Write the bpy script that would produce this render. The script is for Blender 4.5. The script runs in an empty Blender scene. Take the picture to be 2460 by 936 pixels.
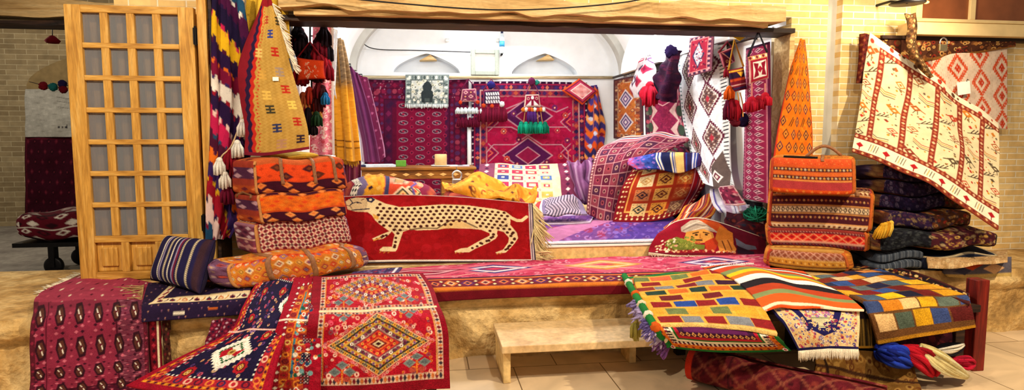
import bpy, math, random
import numpy as np
from mathutils import Vector
random.seed(7); rng = np.random.default_rng(11)
SC = bpy.context.scene; COL = SC.collection
# ------------------------------------------------------------------ camera
F = 1500.0; CX, CY = 1230.0, 468.0
PITCH = math.atan(138 / F); YAW = math.radians(8); CAMZ = 1.6
_cp, _sp, _cy, _sy = math.cos(PITCH), math.sin(PITCH), math.cos(YAW), math.sin(YAW)
cam_d = bpy.data.cameras.new('camera'); cam = bpy.data.objects.new('camera', cam_d); COL.objects.link(cam)
cam_d.sensor_width = 36; cam_d.sensor_fit = 'HORIZONTAL'; cam_d.lens = F * 36 / 2460
cam.location = (0, 0, CAMZ); cam.rotation_euler = (math.pi / 2 - PITCH, 0, -YAW)
cam_d.clip_start = .05; SC.camera = cam

def P(px, py, d):
    """survey a point of the place: d < 3.2 is a height z, d < 50 a depth y, above that a side plane x = d - 100"""
    rx, ru = (px - CX) / F, (CY - py) / F
    fy, fz = _cp + ru * _sp, -_sp + ru * _cp
    v = np.array([rx * _cy + fy * _sy, -rx * _sy + fy * _cy, fz])
    if d < 3.2: t = (d - CAMZ) / v[2]
    elif d < 50: t = d / v[1]
    else: t = (d - 100) / v[0]
    return np.array([0, 0, CAMZ]) + v * t
def proj(p):
    q = np.asarray(p, float) - np.array([0, 0, CAMZ])
    r = q[..., 0] * _cy - q[..., 1] * _sy
    f0 = q[..., 0] * _sy + q[..., 1] * _cy
    f = f0 * _cp - q[..., 2] * _sp; u = f0 * _sp + q[..., 2] * _cp
    return np.stack([CX + F * r / f, CY - F * u / f], -1)

# ------------------------------------------------------------------ colours and materials
def C(h):
    if not isinstance(h, str): return np.array(h, float)
    h = h.lstrip('#'); c = np.array([int(h[i:i + 2], 16) / 255 for i in (0, 2, 4)])
    return np.where(c <= .04045, c / 12.92, ((c + .055) / 1.055) ** 2.4)
def _mat(name):
    m = bpy.data.materials.new(name); m.use_nodes = True; nt = m.node_tree
    b = nt.nodes['Principled BSDF']; b.inputs['Roughness'].default_value = .9
    return m, nt, b
def _n(nt, t, **k):
    n = nt.nodes.new(t)
    for a, v in k.items():
        if a in n.inputs: n.inputs[a].default_value = v
        else: setattr(n, a, v)
    return n
def _coord(nt, kind='Object'): return nt.nodes.new('ShaderNodeTexCoord').outputs[kind]
def _mix(nt, a, b, fac, mode='MIX'):
    m = nt.nodes.new('ShaderNodeMix'); m.data_type = 'RGBA'; m.blend_type = mode
    for sock, v in ((m.inputs[6], a), (m.inputs[7], b), (m.inputs[0], fac)):
        if hasattr(v, 'is_output'): nt.links.new(v, sock)
        elif isinstance(v, (int, float)): sock.default_value = v
        else: sock.default_value = (*C(v), 1)
    return m.outputs[2]
def _bump(nt, b, h, s=.3, dist=.004):
    n = _n(nt, 'ShaderNodeBump'); n.inputs['Strength'].default_value = s; n.inputs['Distance'].default_value = dist
    nt.links.new(h, n.inputs['Height']); nt.links.new(n.outputs[0], b.inputs['Normal'])
def _ramp(nt, v, *stops):
    r = nt.nodes.new('ShaderNodeValToRGB'); e = r.color_ramp.elements
    while len(e) < len(stops): e.new(.5)
    for el, (p, c) in zip(e, stops): el.position = p; el.color = (*C(c), 1)
    nt.links.new(v, r.inputs[0]); return r.outputs[0]

def woven(name, scale=210, var=.26, bump=.5):
    m, nt, b = _mat(name)
    at = _n(nt, 'ShaderNodeVertexColor', layer_name='Col')
    n1 = _n(nt, 'ShaderNodeTexNoise', Scale=scale, Detail=2.0); n2 = _n(nt, 'ShaderNodeTexNoise', Scale=14.0, Detail=3.0)
    co = _coord(nt); nt.links.new(co, n1.inputs['Vector']); nt.links.new(co, n2.inputs['Vector'])
    g1 = _ramp(nt, n1.outputs[0], (.3, (1 - var,) * 3), (.7, (1 + var * .5,) * 3))
    g2 = _ramp(nt, n2.outputs[0], (.3, (1 - var * .7,) * 3), (.7, (1 + var * .4,) * 3))
    c = _mix(nt, _mix(nt, at.outputs[0], g1, 1.0, 'MULTIPLY'), g2, 1.0, 'MULTIPLY')
    nt.links.new(c, b.inputs['Base Color']); b.inputs['Roughness'].default_value = .92
    b.inputs['Specular IOR Level'].default_value = .12
    _bump(nt, b, n1.outputs[0], bump, .006)
    return m
def solid(name, h, rough=.7, var=.12, scale=30, metal=0, bump=.1, spec=.4):
    m, nt, b = _mat(name); c = C(h)
    n = _n(nt, 'ShaderNodeTexNoise', Scale=float(scale), Detail=4.0); nt.links.new(_coord(nt), n.inputs['Vector'])
    nt.links.new(_ramp(nt, n.outputs[0], (.3, c * (1 - var)), (.7, np.minimum(c * (1 + var), 1))), b.inputs['Base Color'])
    b.inputs['Roughness'].default_value = rough; b.inputs['Metallic'].default_value = metal
    b.inputs['Specular IOR Level'].default_value = spec
    if bump: _bump(nt, b, n.outputs[0], bump, .005)
    return m
def wood(name, c1, c2, c3, axis=2, rough=.6, k=9):
    m, nt, b = _mat(name)
    mp = _n(nt, 'ShaderNodeMapping'); s = [k * 1.0] * 3; s[axis] = k * .09; mp.inputs['Scale'].default_value = s
    nt.links.new(_coord(nt), mp.inputs['Vector'])
    n = _n(nt, 'ShaderNodeTexNoise', Scale=2.2, Detail=7.0, Distortion=1.2); nt.links.new(mp.outputs[0], n.inputs['Vector'])
    n2 = _n(nt, 'ShaderNodeTexNoise', Scale=22.0, Detail=3.0); nt.links.new(mp.outputs[0], n2.inputs['Vector'])
    c = _ramp(nt, n.outputs[0], (.3, c1), (.5, c2), (.68, c3))
    c = _mix(nt, c, _ramp(nt, n2.outputs[0], (.3, (.72,) * 3), (.6, (1.05,) * 3)), .8, 'MULTIPLY')
    nt.links.new(c, b.inputs['Base Color']); b.inputs['Roughness'].default_value = rough
    b.inputs['Specular IOR Level'].default_value = .3
    _bump(nt, b, n2.outputs[0], .35, .004); return m
def brick(name, c1, c2, mort, bw=.21, bh=.058):
    m, nt, b = _mat(name)
    mp = _n(nt, 'ShaderNodeMapping'); mp.inputs['Rotation'].default_value = (math.pi / 2, 0, 0)
    co = _coord(nt); nt.links.new(co, mp.inputs['Vector'])
    t = _n(nt, 'ShaderNodeTexBrick'); nt.links.new(mp.outputs[0], t.inputs['Vector'])
    t.inputs['Scale'].default_value = 1; t.inputs['Brick Width'].default_value = bw; t.inputs['Row Height'].default_value = bh
    t.inputs['Mortar Size'].default_value = .007; t.inputs['Mortar Smooth'].default_value = .35; t.inputs['Bias'].default_value = .1
    for i, c in ((1, c1), (2, c2), (3, mort)): t.inputs[i].default_value = (*C(c), 1)
    n = _n(nt, 'ShaderNodeTexNoise', Scale=9.0, Detail=6.0); nt.links.new(co, n.inputs['Vector'])
    c = _mix(nt, t.outputs[0], _ramp(nt, n.outputs[0], (.3, (.8,) * 3), (.62, (1.06,) * 3)), .85, 'MULTIPLY')
    nt.links.new(c, b.inputs['Base Color'])
    inv = _n(nt, 'ShaderNodeMath', operation='SUBTRACT'); inv.inputs[0].default_value = 1; nt.links.new(t.outputs[1], inv.inputs[1])
    ad = _n(nt, 'ShaderNodeMath', operation='ADD'); nt.links.new(inv.outputs[0], ad.inputs[0]); nt.links.new(n.outputs[0], ad.inputs[1])
    _bump(nt, b, ad.outputs[0], .6, .008); return m
def stone(name, stops, scale=2.5, bump=.8, rough=.85, dist=.03, tint=None):
    m, nt, b = _mat(name); co = _coord(nt)
    n = _n(nt, 'ShaderNodeTexNoise', Scale=float(scale), Detail=9.0, Roughness=.62); nt.links.new(co, n.inputs['Vector'])
    n2 = _n(nt, 'ShaderNodeTexNoise', Scale=scale * 9.0, Detail=6.0); nt.links.new(co, n2.inputs['Vector'])
    c = _ramp(nt, n.outputs[0], *stops)
    c = _mix(nt, c, _ramp(nt, n2.outputs[0], (.3, (.7,) * 3), (.65, (1.1,) * 3)), .8, 'MULTIPLY')
    nt.links.new(c, b.inputs['Base Color']); b.inputs['Roughness'].default_value = rough
    b.inputs['Specular IOR Level'].default_value = .3
    ad = _n(nt, 'ShaderNodeMath', operation='ADD'); nt.links.new(n.outputs[0], ad.inputs[0]); nt.links.new(n2.outputs[0], ad.inputs[1])
    _bump(nt, b, ad.outputs[0], bump, dist); return m
def glow(name, h, s):
    m, nt, b = _mat(name); b.inputs['Emission Color'].default_value = (*C(h), 1); b.inputs['Emission Strength'].default_value = s
    b.inputs['Base Color'].default_value = (*C(h), 1); return m
def glass(name, h, alpha, rough=.08):
    m, nt, b = _mat(name); b.inputs['Base Color'].default_value = (*C(h), 1); b.inputs['Roughness'].default_value = rough
    n = _n(nt, 'ShaderNodeTexNoise', Scale=6.0, Detail=3.0); nt.links.new(_coord(nt), n.inputs['Vector'])
    nt.links.new(_ramp(nt, n.outputs[0], (.3, (alpha * .8,) * 3), (.7, (min(1, alpha * 1.2),) * 3)), b.inputs['Alpha'])
    return m

# ------------------------------------------------------------------ objects
WL = {}
def _link(o, parent, loc):
    COL.objects.link(o); WL[o.name] = np.array(loc, float)
    if parent is not None:
        o.parent = parent; o.location = np.array(loc) - WL[parent.name]
    else: o.location = loc
def tag(o, label=None, cat=None, group=None, kind=None):
    for k, v in (('label', label), ('category', cat), ('group', group), ('kind', kind)):
        if v: o[k] = v
    return o
def thing(name, label, cat, loc, group=None):
    o = bpy.data.objects.new(name, None); o.empty_display_size = .05; _link(o, None, loc)
    return tag(o, label, cat, group)
def make(name, V, quads, cols, mat, parent=None, tris=None, smooth=True, origin=None):
    V = np.asarray(V, float)
    if origin is None: origin = np.array([V[:, 0].mean(), V[:, 1].mean(), V[:, 2].min()])
    me = bpy.data.meshes.new(name); V = V - origin
    me.vertices.add(len(V)); me.vertices.foreach_set('co', V.astype(np.float32).ravel())
    quads = np.asarray(quads, np.int32).reshape(-1, 4) if quads is not None and len(quads) else np.zeros((0, 4), np.int32)
    tris = np.asarray(tris, np.int32).reshape(-1, 3) if tris is not None and len(tris) else np.zeros((0, 3), np.int32)
    nl = quads.size + tris.size; me.loops.add(nl); me.polygons.add(len(quads) + len(tris))
    me.loops.foreach_set('vertex_index', np.concatenate([quads.ravel(), tris.ravel()]))
    st = np.concatenate([np.arange(len(quads)) * 4, quads.size + np.arange(len(tris)) * 3]).astype(np.int32)
    me.polygons.foreach_set('loop_start', st)
    me.polygons.foreach_set('use_smooth', np.full(len(st), bool(smooth)))
    if cols is not None:
        a = me.color_attributes.new('Col', 'FLOAT_COLOR', 'POINT')
        c = np.ones((len(V), 4), np.float32); c[:, :3] = cols; a.data.foreach_set('color', c.ravel())
    me.update(calc_edges=True); me.validate()
    me.materials.append(mat)
    o = bpy.data.objects.new(name, me); _link(o, parent, origin); return o

class MB:
    """collects primitives of ONE part"""
    def __init__(s): s.v = []; s.q = []; s.t = []; s.c = []; s.n = 0; s.col = np.ones(3)
    def color(s, h): s.col = C(h); return s
    def add(s, V, q=(), t=(), col=None):
        V = np.asarray(V, float); s.v.append(V); b = s.n
        s.q += [tuple(i + b for i in f) for f in q]; s.t += [tuple(i + b for i in f) for f in t]
        c = np.empty((len(V), 3)); c[:] = s.col if col is None else C(col); s.c.append(c); s.n += len(V); return s
    def box(s, a, b):
        (x0, y0, z0), (x1, y1, z1) = np.minimum(a, b), np.maximum(a, b)
        V = [(x0, y0, z0), (x1, y0, z0), (x1, y1, z0), (x0, y1, z0), (x0, y0, z1), (x1, y0, z1), (x1, y1, z1), (x0, y1, z1)]
        return s.add(V, [(0, 3, 2, 1), (4, 5, 6, 7), (0, 1, 5, 4), (1, 2, 6, 5), (2, 3, 7, 6), (3, 0, 4, 7)])
    def hexa(s, V): return s.add(V, [(0, 3, 2, 1), (4, 5, 6, 7), (0, 1, 5, 4), (1, 2, 6, 5), (2, 3, 7, 6), (3, 0, 4, 7)])
    def tube(s, path, r, sides=6, cap=True, col=None, flat=None):
        p = np.asarray(path, float); n = len(p); r = np.broadcast_to(np.asarray(r, float), (n,))
        T = np.gradient(p, axis=0); T /= np.linalg.norm(T, axis=1)[:, None] + 1e-9
        up = np.array([0, 0, 1.]) if abs(T[0][2]) < .9 else np.array([0, 1., 0])
        A = np.cross(T, up); A /= np.linalg.norm(A, axis=1)[:, None] + 1e-9; B = np.cross(T, A)
        an = np.arange(sides) * 2 * math.pi / sides
        fl = 1 if flat is None else flat
        V = p[:, None] + r[:, None, None] * (np.cos(an)[None, :, None] * A[:, None] + fl * np.sin(an)[None, :, None] * B[:, None])
        q = [(i * sides + j, i * sides + (j + 1) % sides, (i + 1) * sides + (j + 1) % sides, (i + 1) * sides + j) for i in range(n - 1) for j in range(sides)]
        V = V.reshape(-1, 3); t = []
        if cap:
            V = np.vstack([V, p[0], p[-1]]); k = n * sides
            t = [(k, (j + 1) % sides, j) for j in range(sides)] + [(k + 1, (n - 1) * sides + j, (n - 1) * sides + (j + 1) % sides) for j in range(sides)]
        return s.add(V, q, t, col)
    def lathe(s, c, prof, seg=20, col=None, axis=2):
        c = np.asarray(c, float); an = np.arange(seg) * 2 * math.pi / seg; V = []
        for r, z in prof:
            ring = np.stack([r * np.cos(an), r * np.sin(an), np.full(seg, z)], 1)
            if axis == 1: ring = ring[:, [0, 2, 1]]
            if axis == 0: ring = ring[:, [2, 1, 0]]
            V.append(c + ring)
        n = len(prof)
        q = [(i * seg + j, i * seg + (j + 1) % seg, (i + 1) * seg + (j + 1) % seg, (i + 1) * seg + j) for i in range(n - 1) for j in range(seg)]
        return s.add(np.vstack(V), q, (), col)
    def ball(s, c, r, lat=12, lon=16, noise=0, sq=(1, 1, 1), col=None):
        prof = [(max(1e-4, math.sin(math.pi * i / lat)), -math.cos(math.pi * i / lat)) for i in range(lat + 1)]
        an = np.arange(lon) * 2 * math.pi / lon
        V = np.vstack([np.stack([a * np.cos(an), a * np.sin(an), np.full(lon, z)], 1) for a, z in prof])
        if noise: V *= (1 + noise * (rng.random(len(V)) - .5))[:, None]
        q = [(i * lon + j, i * lon + (j + 1) % lon, (i + 1) * lon + (j + 1) % lon, (i + 1) * lon + j) for i in range(lat) for j in range(lon)]
        return s.add(np.asarray(c) + V * r * np.asarray(sq), q, (), col)
    def prism(s, pts, n):
        """closed planar outline (3D points) pushed along n"""
        p = np.asarray(pts, float); k = len(p); V = np.vstack([p, p + np.asarray(n), p.mean(0), p.mean(0) + np.asarray(n)])
        t = [(2 * k, (i + 1) % k, i) for i in range(k)] + [(2 * k + 1, k + i, k + (i + 1) % k) for i in range(k)]
        return s.add(V, [(i, (i + 1) % k, k + (i + 1) % k, k + i) for i in range(k)], t)
    def build(s, name, mat, parent=None, smooth=True, bevel=0, origin=None):
        o = make(name, np.vstack(s.v), s.q, np.vstack(s.c), mat, parent, s.t, smooth, origin)
        if bevel:
            m = o.modifiers.new('bevel', 'BEVEL'); m.width = bevel; m.segments = 2; m.limit_method = 'ANGLE'
        return o

# ------------------------------------------------------------------ pattern canvas
class Cv:
    SS = 2
    def __init__(s, W, H, nu, nv):
        s.W, s.H = float(W), float(H); k = s.SS
        s.x = (np.arange(nu * k) + .5) / (nu * k) * W; s.y = (np.arange(nv * k) + .5) / (nv * k) * H
        s.a = np.zeros((nv * k, nu * k, 3))
        s.X, s.Y = np.meshgrid(s.x, s.y); s.kx = 1.0
    def win(s, x0, y0, x1, y1):
        i0, i1 = np.searchsorted(s.x, (x0, x1)); j0, j1 = np.searchsorted(s.y, (y0, y1))
        return slice(j0, j1), slice(i0, i1)
    def fill(s, c): s.a[:] = C(c); return s
    def rect(s, x0, y0, x1, y1, c): s.a[s.win(x0, y0, x1, y1)] = C(c); return s
    def disc(s, cx, cy, rx, ry, c, h=0):
        w = s.win(cx - rx, cy - ry, cx + rx, cy + ry); d = ((s.X[w] - cx) / rx) ** 2 + ((s.Y[w] - cy) / ry) ** 2
        s.a[w][(d <= 1) & (d >= h)] = C(c); return s
    def dia(s, cx, cy, rx, ry, c, h=0):
        w = s.win(cx - rx, cy - ry, cx + rx, cy + ry); d = abs(s.X[w] - cx) / rx + abs(s.Y[w] - cy) / ry
        s.a[w][(d <= 1) & (d >= h)] = C(c); return s
    def dias(s, cx, cy, rx, ry, *cols):
        n = len(cols)
        for i, c in enumerate(cols): k = 1 - i / n; s.dia(cx, cy, rx * k, ry * k, c)
        return s
    def stepdia(s, cx, cy, rx, ry, c, n=8):
        w = s.win(cx - rx, cy - ry, cx + rx, cy + ry)
        d = np.round(abs(s.X[w] - cx) / rx * n) / n + abs(s.Y[w] - cy) / ry
        s.a[w][d <= 1] = C(c); return s
    def poly(s, pts, c):
        p = np.asarray(pts, float); w = s.win(p[:, 0].min(), p[:, 1].min(), p[:, 0].max(), p[:, 1].max())
        X, Y = s.X[w], s.Y[w]; m = np.zeros(X.shape, bool)
        for (x0, y0), (x1, y1) in zip(p, np.roll(p, -1, 0)):
            if y0 == y1: continue
            m ^= ((Y >= min(y0, y1)) & (Y < max(y0, y1))) & (X < x0 + (Y - y0) * (x1 - x0) / (y1 - y0))
        s.a[w][m] = C(c); return s
    def line(s, pts, wd, c, dash=0):
        h = wd / 2
        for (x0, y0), (x1, y1) in zip(pts[:-1], pts[1:]):
            w = s.win(min(x0, x1) - h, min(y0, y1) - h, max(x0, x1) + h, max(y0, y1) + h)
            X, Y = s.X[w] - x0, s.Y[w] - y0; dx, dy = x1 - x0, y1 - y0; L2 = dx * dx + dy * dy + 1e-9
            t = np.clip((X * dx + Y * dy) / L2, 0, 1); m = (X - t * dx) ** 2 + (Y - t * dy) ** 2 <= h * h
            if dash: m &= (t * math.sqrt(L2) / dash) % 1 < .5
            s.a[w][m] = C(c)
        return s
    def d(s): return np.minimum(np.minimum(s.X, s.W - s.X) * s.kx, np.minimum(s.Y, s.H - s.Y))
    def frame(s, i0, i1, c):
        d = s.d(); s.a[(d >= i0) & (d < i1)] = C(c); return s
    def fband(s, i0, i1, per, cols, fat=.45, shape=1, base=None):
        """motifs running round the border between two insets"""
        if base: s.frame(i0, i1, base)
        d = s.d(); top = np.minimum(s.Y, s.H - s.Y) <= np.minimum(s.X, s.W - s.X) * s.kx
        t = np.where(top, s.X, s.Y) / per; k = np.floor(t).astype(int); l = abs(t % 1 - .5) / fat
        ac = abs(d - (i0 + i1) / 2) / ((i1 - i0) / 2)
        m = (l + ac <= 1) if shape == 1 else (l ** 2 + ac ** 2 <= 1) if shape == 2 else (l < 1) & (ac < .8)
        for j, c in enumerate(cols):
            if c: s.a[m & (k % len(cols) == j) & (d >= i0) & (d < i1)] = C(c)
        return s
    def til(s, x0, y0, x1, y1, dx, dy, brick=0.0):
        w = s.win(x0, y0, x1, y1); Y = (s.Y[w] - y0) / dy; iy = np.floor(Y).astype(int)
        X = (s.X[w] - x0) / dx + brick * (iy % 2); ix = np.floor(X).astype(int)
        return w, (X % 1 - .5) * dx, (Y % 1 - .5) * dy, ix, iy
    def tdia(s, x0, y0, x1, y1, dx, dy, rx, ry, cols, brick=0.0, h=0, mode=1, pick=None):
        w, X, Y, ix, iy = s.til(x0, y0, x1, y1, dx, dy, brick)
        d = abs(X) / rx + abs(Y) / ry if mode == 1 else np.sqrt((X / rx) ** 2 + (Y / ry) ** 2) if mode == 2 else np.maximum(abs(X) / rx, abs(Y) / ry)
        m = (d <= 1) & (d >= h); v = s.a[w]; k = (ix + iy) % len(cols) if pick is None else pick(ix, iy) % len(cols)
        for j, c in enumerate(cols):
            if c: v[m & (k == j)] = C(c)
        return s
    def lattice(s, x0, y0, x1, y1, dx, dy, wd, c):
        w = s.win(x0, y0, x1, y1); a = (s.X[w] - x0) / dx; b = (s.Y[w] - y0) / dy
        m = (abs((a + b) % 1 - .5) < wd) | (abs((a - b) % 1 - .5) < wd); s.a[w][m] = C(c); return s
    def hs(s, stripes, x0=None, x1=None, wave=0, per=60.):
        """horizontal stripes [(y0, y1, colour)]"""
        Y = s.Y + wave * np.sin(s.X / per); m0 = (s.X >= (x0 or 0)) & (s.X < (x1 or 1e9))
        for a, b, c in stripes: s.a[m0 & (Y >= a) & (Y < b)] = C(c)
        return s
    def vs(s, stripes, y0=None, y1=None):
        m0 = (s.Y >= (y0 or 0)) & (s.Y < (y1 or 1e9))
        for a, b, c in stripes: s.a[m0 & (s.X >= a) & (s.X < b)] = C(c)
        return s
    def zig(s, y0, y1, per, c, x0=0, x1=1e9):
        """row of triangles standing on y1, tips at y0"""
        w = s.win(x0, min(y0, y1), x1, max(y0, y1)); t = abs((s.X[w] / per) % 1 - .5) * 2
        s.a[w][abs(s.Y[w] - y1) <= t * abs(y1 - y0)] = C(c); return s
    def speck(s, x0, y0, x1, y1, n, r, cols, ring=None):
        for i in range(n):
            x, y = x0 + random.random() * (x1 - x0), y0 + random.random() * (y1 - y0); q = r * (.6 + .7 * random.random())
            s.disc(x, y, q, q, cols[i % len(cols)])
            if ring: s.disc(x, y, q * .4, q * .4, ring)
        return s
    def star(s, x, y, r, c1, c2, c3=None):
        s.rect(x - r * .7, y - r * .7, x + r * .7, y + r * .7, c1); s.dia(x, y, r, r, c1); s.dia(x, y, r * .65, r * .65, c2)
        if c3: s.disc(x, y, r * .25, r * .25, c3)
        return s
    def floral(s, x0, y0, x1, y1, cell, cols, seed=1):
        """dense all-over blossoms: jittered cells of rings"""
        r_ = random.Random(seed); y = y0
        while y < y1:
            x = x0
            while x < x1:
                cx, cy = x + r_.random() * cell, y + r_.random() * cell; r = cell * (.3 + .3 * r_.random())
                s.disc(cx, cy, r, r * .8, r_.choice(cols)); s.disc(cx, cy, r * .5, r * .4, r_.choice(cols))
                if r_.random() < .5: s.line([(cx, cy), (cx + cell * (r_.random() - .5) * 2, cy + cell * (r_.random() - .5) * 2)], cell * .15, r_.choice(cols))
                x += cell
            y += cell
        return s
    def out(s):
        a = s.a; k = s.SS; h, w = a.shape[0] // k, a.shape[1] // k
        a = a.reshape(h, k, w, k, 3).mean((1, 3))
        row = 1 + .10 * (_smooth(h, 9) - .5); return a * row[:, None, None]
def _smooth(n, k):
    v = rng.random(max(3, k)); return np.interp(np.linspace(0, len(v) - 1, n), np.arange(len(v)), v)

# ------------------------------------------------------------------ cloth
def herm(t, Pn, T):
    """cubic Hermite through Pn (k, ...) at knots t, read at T"""
    t = np.asarray(t, float); n = len(t); M = np.empty_like(Pn)
    M[0] = (Pn[1] - Pn[0]) / (t[1] - t[0]); M[-1] = (Pn[-1] - Pn[-2]) / (t[-1] - t[-2])
    for i in range(1, n - 1): M[i] = (Pn[i + 1] - Pn[i - 1]) / (t[i + 1] - t[i - 1])
    i = np.clip(np.searchsorted(t, T, 'right') - 1, 0, n - 2); h = (t[i + 1] - t[i]); s = (T - t[i]) / h
    sh = (-1,) + (1,) * (Pn.ndim - 1); s = s.reshape(sh); h = h.reshape(sh)
    return ((2 * s ** 3 - 3 * s ** 2 + 1) * Pn[i] + (s ** 3 - 2 * s ** 2 + s) * h * M[i] + (-2 * s ** 3 + 3 * s ** 2) * Pn[i + 1] + (s ** 3 - s ** 2) * h * M[i + 1])
def ktimes(A):
    d = np.linalg.norm(np.diff(A, axis=0), axis=-1).mean(-1); t = np.concatenate([[0], np.cumsum(d)]); return t / t[-1]
def bumps(nv, nu, kv, ku):
    g = rng.standard_normal((max(3, kv), max(3, ku)))
    g = herm(np.linspace(0, 1, g.shape[0]), g, np.linspace(0, 1, nv)); return herm(np.linspace(0, 1, g.shape[1]), g.T.copy(), np.linspace(0, 1, nu)).T
def normals(S):
    n = np.cross(np.gradient(S, axis=1), np.gradient(S, axis=0)); return n / (np.linalg.norm(n, axis=2)[..., None] + 1e-9)
def quads_grid(nv, nu, off=0):
    i = np.arange(nv - 1)[:, None] * nu + np.arange(nu - 1)[None] + off
    return np.stack([i, i + nu, i + nu + 1, i + 1], -1).reshape(-1, 4)
def sheet(S, col, th, back_col=None):
    """thick cloth: dense face, rim, coarser underside"""
    nv, nu = S.shape[:2]; N = normals(S); V = [S.reshape(-1, 3)]; Q = [quads_grid(nv, nu)]; K = [col.reshape(-1, 3)]; n = nv * nu
    idx = np.arange(nv * nu).reshape(nv, nu)
    loop = np.concatenate([idx[0, :-1], idx[:-1, -1], idx[-1, :0:-1], idx[:0:-1, 0]])
    B = S - N * th; rim = B.reshape(-1, 3)[loop]; m = len(loop); V.append(rim); K.append(col.reshape(-1, 3)[loop])
    j = np.arange(m); Q.append(np.stack([loop, loop[(j + 1) % m], n + (j + 1) % m, n + j], -1)); n += m
    iv = np.unique(np.linspace(0, nv - 1, max(2, nv // 4)).astype(int)); iu = np.unique(np.linspace(0, nu - 1, max(2, nu // 4)).astype(int))
    V.append(B[np.ix_(iv, iu)].reshape(-1, 3)); kb = np.empty((len(iv) * len(iu), 3)); kb[:] = C(back_col) if back_col is not None else col.reshape(-1, 3).mean(0)
    K.append(kb); Q.append(quads_grid(len(iv), len(iu), n)[:, ::-1])
    return np.vstack(V), np.vstack(Q), np.vstack(K)
SURF = {}
def cloth(name, rows, paint, W, H, label=None, cat=None, group=None, th=.012, step=1.6, wr=0, wk=(6, 6), parent=None, mat=None, pleat=None, back=None, flip=None, vs=None):
    A = np.array([[P(*p) if not isinstance(p, np.ndarray) else p for p in r] for r in rows])
    px = proj(A); du = np.linalg.norm(np.diff(px, axis=1), axis=2).sum(1).max(); dv = np.linalg.norm(np.diff(px, axis=0), axis=2).sum(0).max()
    nu, nv = int(np.clip(du / step, 14, 420)), int(np.clip(dv / step, 14, 420))
    kt = ktimes(A); S = herm(kt, A, np.linspace(0, 1, nv) if vs is None else np.interp(np.linspace(0, 1, nv), vs, kt)); S = herm(ktimes(A.transpose(1, 0, 2)), S.transpose(1, 0, 2).copy(), np.linspace(0, 1, nu)).transpose(1, 0, 2)
    N = normals(S)
    if flip is None: flip = (N * (S - np.array([0, 0, CAMZ]))).sum(2).mean() > 0
    sg = -1 if flip else 1
    if wr: S = S + N * sg * (bumps(nv, nu, *wk) * wr)[..., None]
    if pleat:
        a, k, tw = pleat; u, v = np.meshgrid(np.linspace(0, 1, nu), np.linspace(0, 1, nv)); S = S + N * sg * (a * np.sin(2 * math.pi * (k * u + tw * v)))[..., None]
    cv = Cv(W, H, nu, nv); paint(cv); col = cv.out()
    if flip: S2, c2 = S[:, ::-1], col[:, ::-1]
    else: S2, c2 = S, col
    V, Q, K = sheet(S2, c2, th, back)
    o = make(name, V, Q, K, mat or WOOL, parent); SURF[o.name] = S
    if parent is None: tag(o, label, cat, group)
    elif label: o['label'] = label
    return o

def softbox(name, c8, faces, n=7, step=1.8, parent=None, sag=0, noise=.008, bulge=0, mat=None):
    """stuffed bag from 8 corners [bottom: front-left, front-right, back-right, back-left; top same]; faces: paint by front/top/left/right/back/bottom"""
    c8 = np.asarray(c8, float)
    def mp(a):
        q = a / (np.abs(a) ** n).sum(-1, keepdims=True) ** (1 / n) * np.maximum(1, np.abs(a).max(-1, keepdims=True))
        if bulge: q = q * (1 + bulge * (1 - np.sort(np.abs(q), -1)[..., :1] ** 2) * (1 - np.sort(np.abs(q), -1)[..., 1:2] ** 2))
        u, v, w = (q[..., 0:1] + 1) / 2, (q[..., 1:2] + 1) / 2, (q[..., 2:3] + 1) / 2
        b = (c8[0] * (1 - u) + c8[1] * u) * (1 - v) + (c8[3] * (1 - u) + c8[2] * u) * v
        t = (c8[4] * (1 - u) + c8[5] * u) * (1 - v) + (c8[7] * (1 - u) + c8[6] * u) * v
        p = b * (1 - w) + t * w
        if noise:
            f = 9.0
            p = p + noise * np.stack([np.sin(f * p[..., 1] + 3 * p[..., 2]), np.sin(f * p[..., 0] + 5 * p[..., 2] + 1), np.sin(f * 1.3 * p[..., 0] + 7 * p[..., 1])], -1)
        return p
    V, Q, K, off = [], [], [], 0
    spec = {'front': (0, -1, 2, 1, 1), 'back': (0, 1, 2, 1, -1), 'left': (1, -1, 2, 0, -1), 'right': (1, 1, 2, 0, 1), 'top': (0, 1, 1, 2, 1), 'bottom': (0, -1, 1, 2, -1)}
    for f, (ua, fixed, va, fa, su) in spec.items():
        W, H, paint = faces.get(f) or faces['else']
        cs = mp(np.array([[-1, -1, -1.], [1, -1, -1], [1, 1, -1], [-1, 1, -1], [-1, -1, 1], [1, -1, 1], [1, 1, 1], [-1, 1, 1]])); pp = proj(cs)
        lu = np.linalg.norm(pp[1] - pp[0]) if ua == 0 else np.linalg.norm(pp[3] - pp[0]); lv = np.linalg.norm(pp[4] - pp[0]) if va == 2 else np.linalg.norm(pp[3] - pp[0])
        vis = f in faces; st = step if vis else step * 4
        nu, nv = int(np.clip(lu / st, 10, 300)), int(np.clip(lv / st, 10, 300))
        s, t = np.meshgrid(np.linspace(-1, 1, nu), np.linspace(1, -1, nv)); a = np.zeros((nv, nu, 3))
        a[..., ua] = s * su; a[..., va] = t; a[..., fa] = fixed
        S = mp(a); cv = Cv(W, H, nu, nv); paint(cv); V.append(S.reshape(-1, 3)); K.append(cv.out().reshape(-1, 3))
        Q.append(quads_grid(nv, nu, off)); off += nu * nv
    o = make(name, np.vstack(V), np.vstack(Q), np.vstack(K), mat or WOOL, parent); o['_'] = 0; del o['_']
    return o, mp
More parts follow.
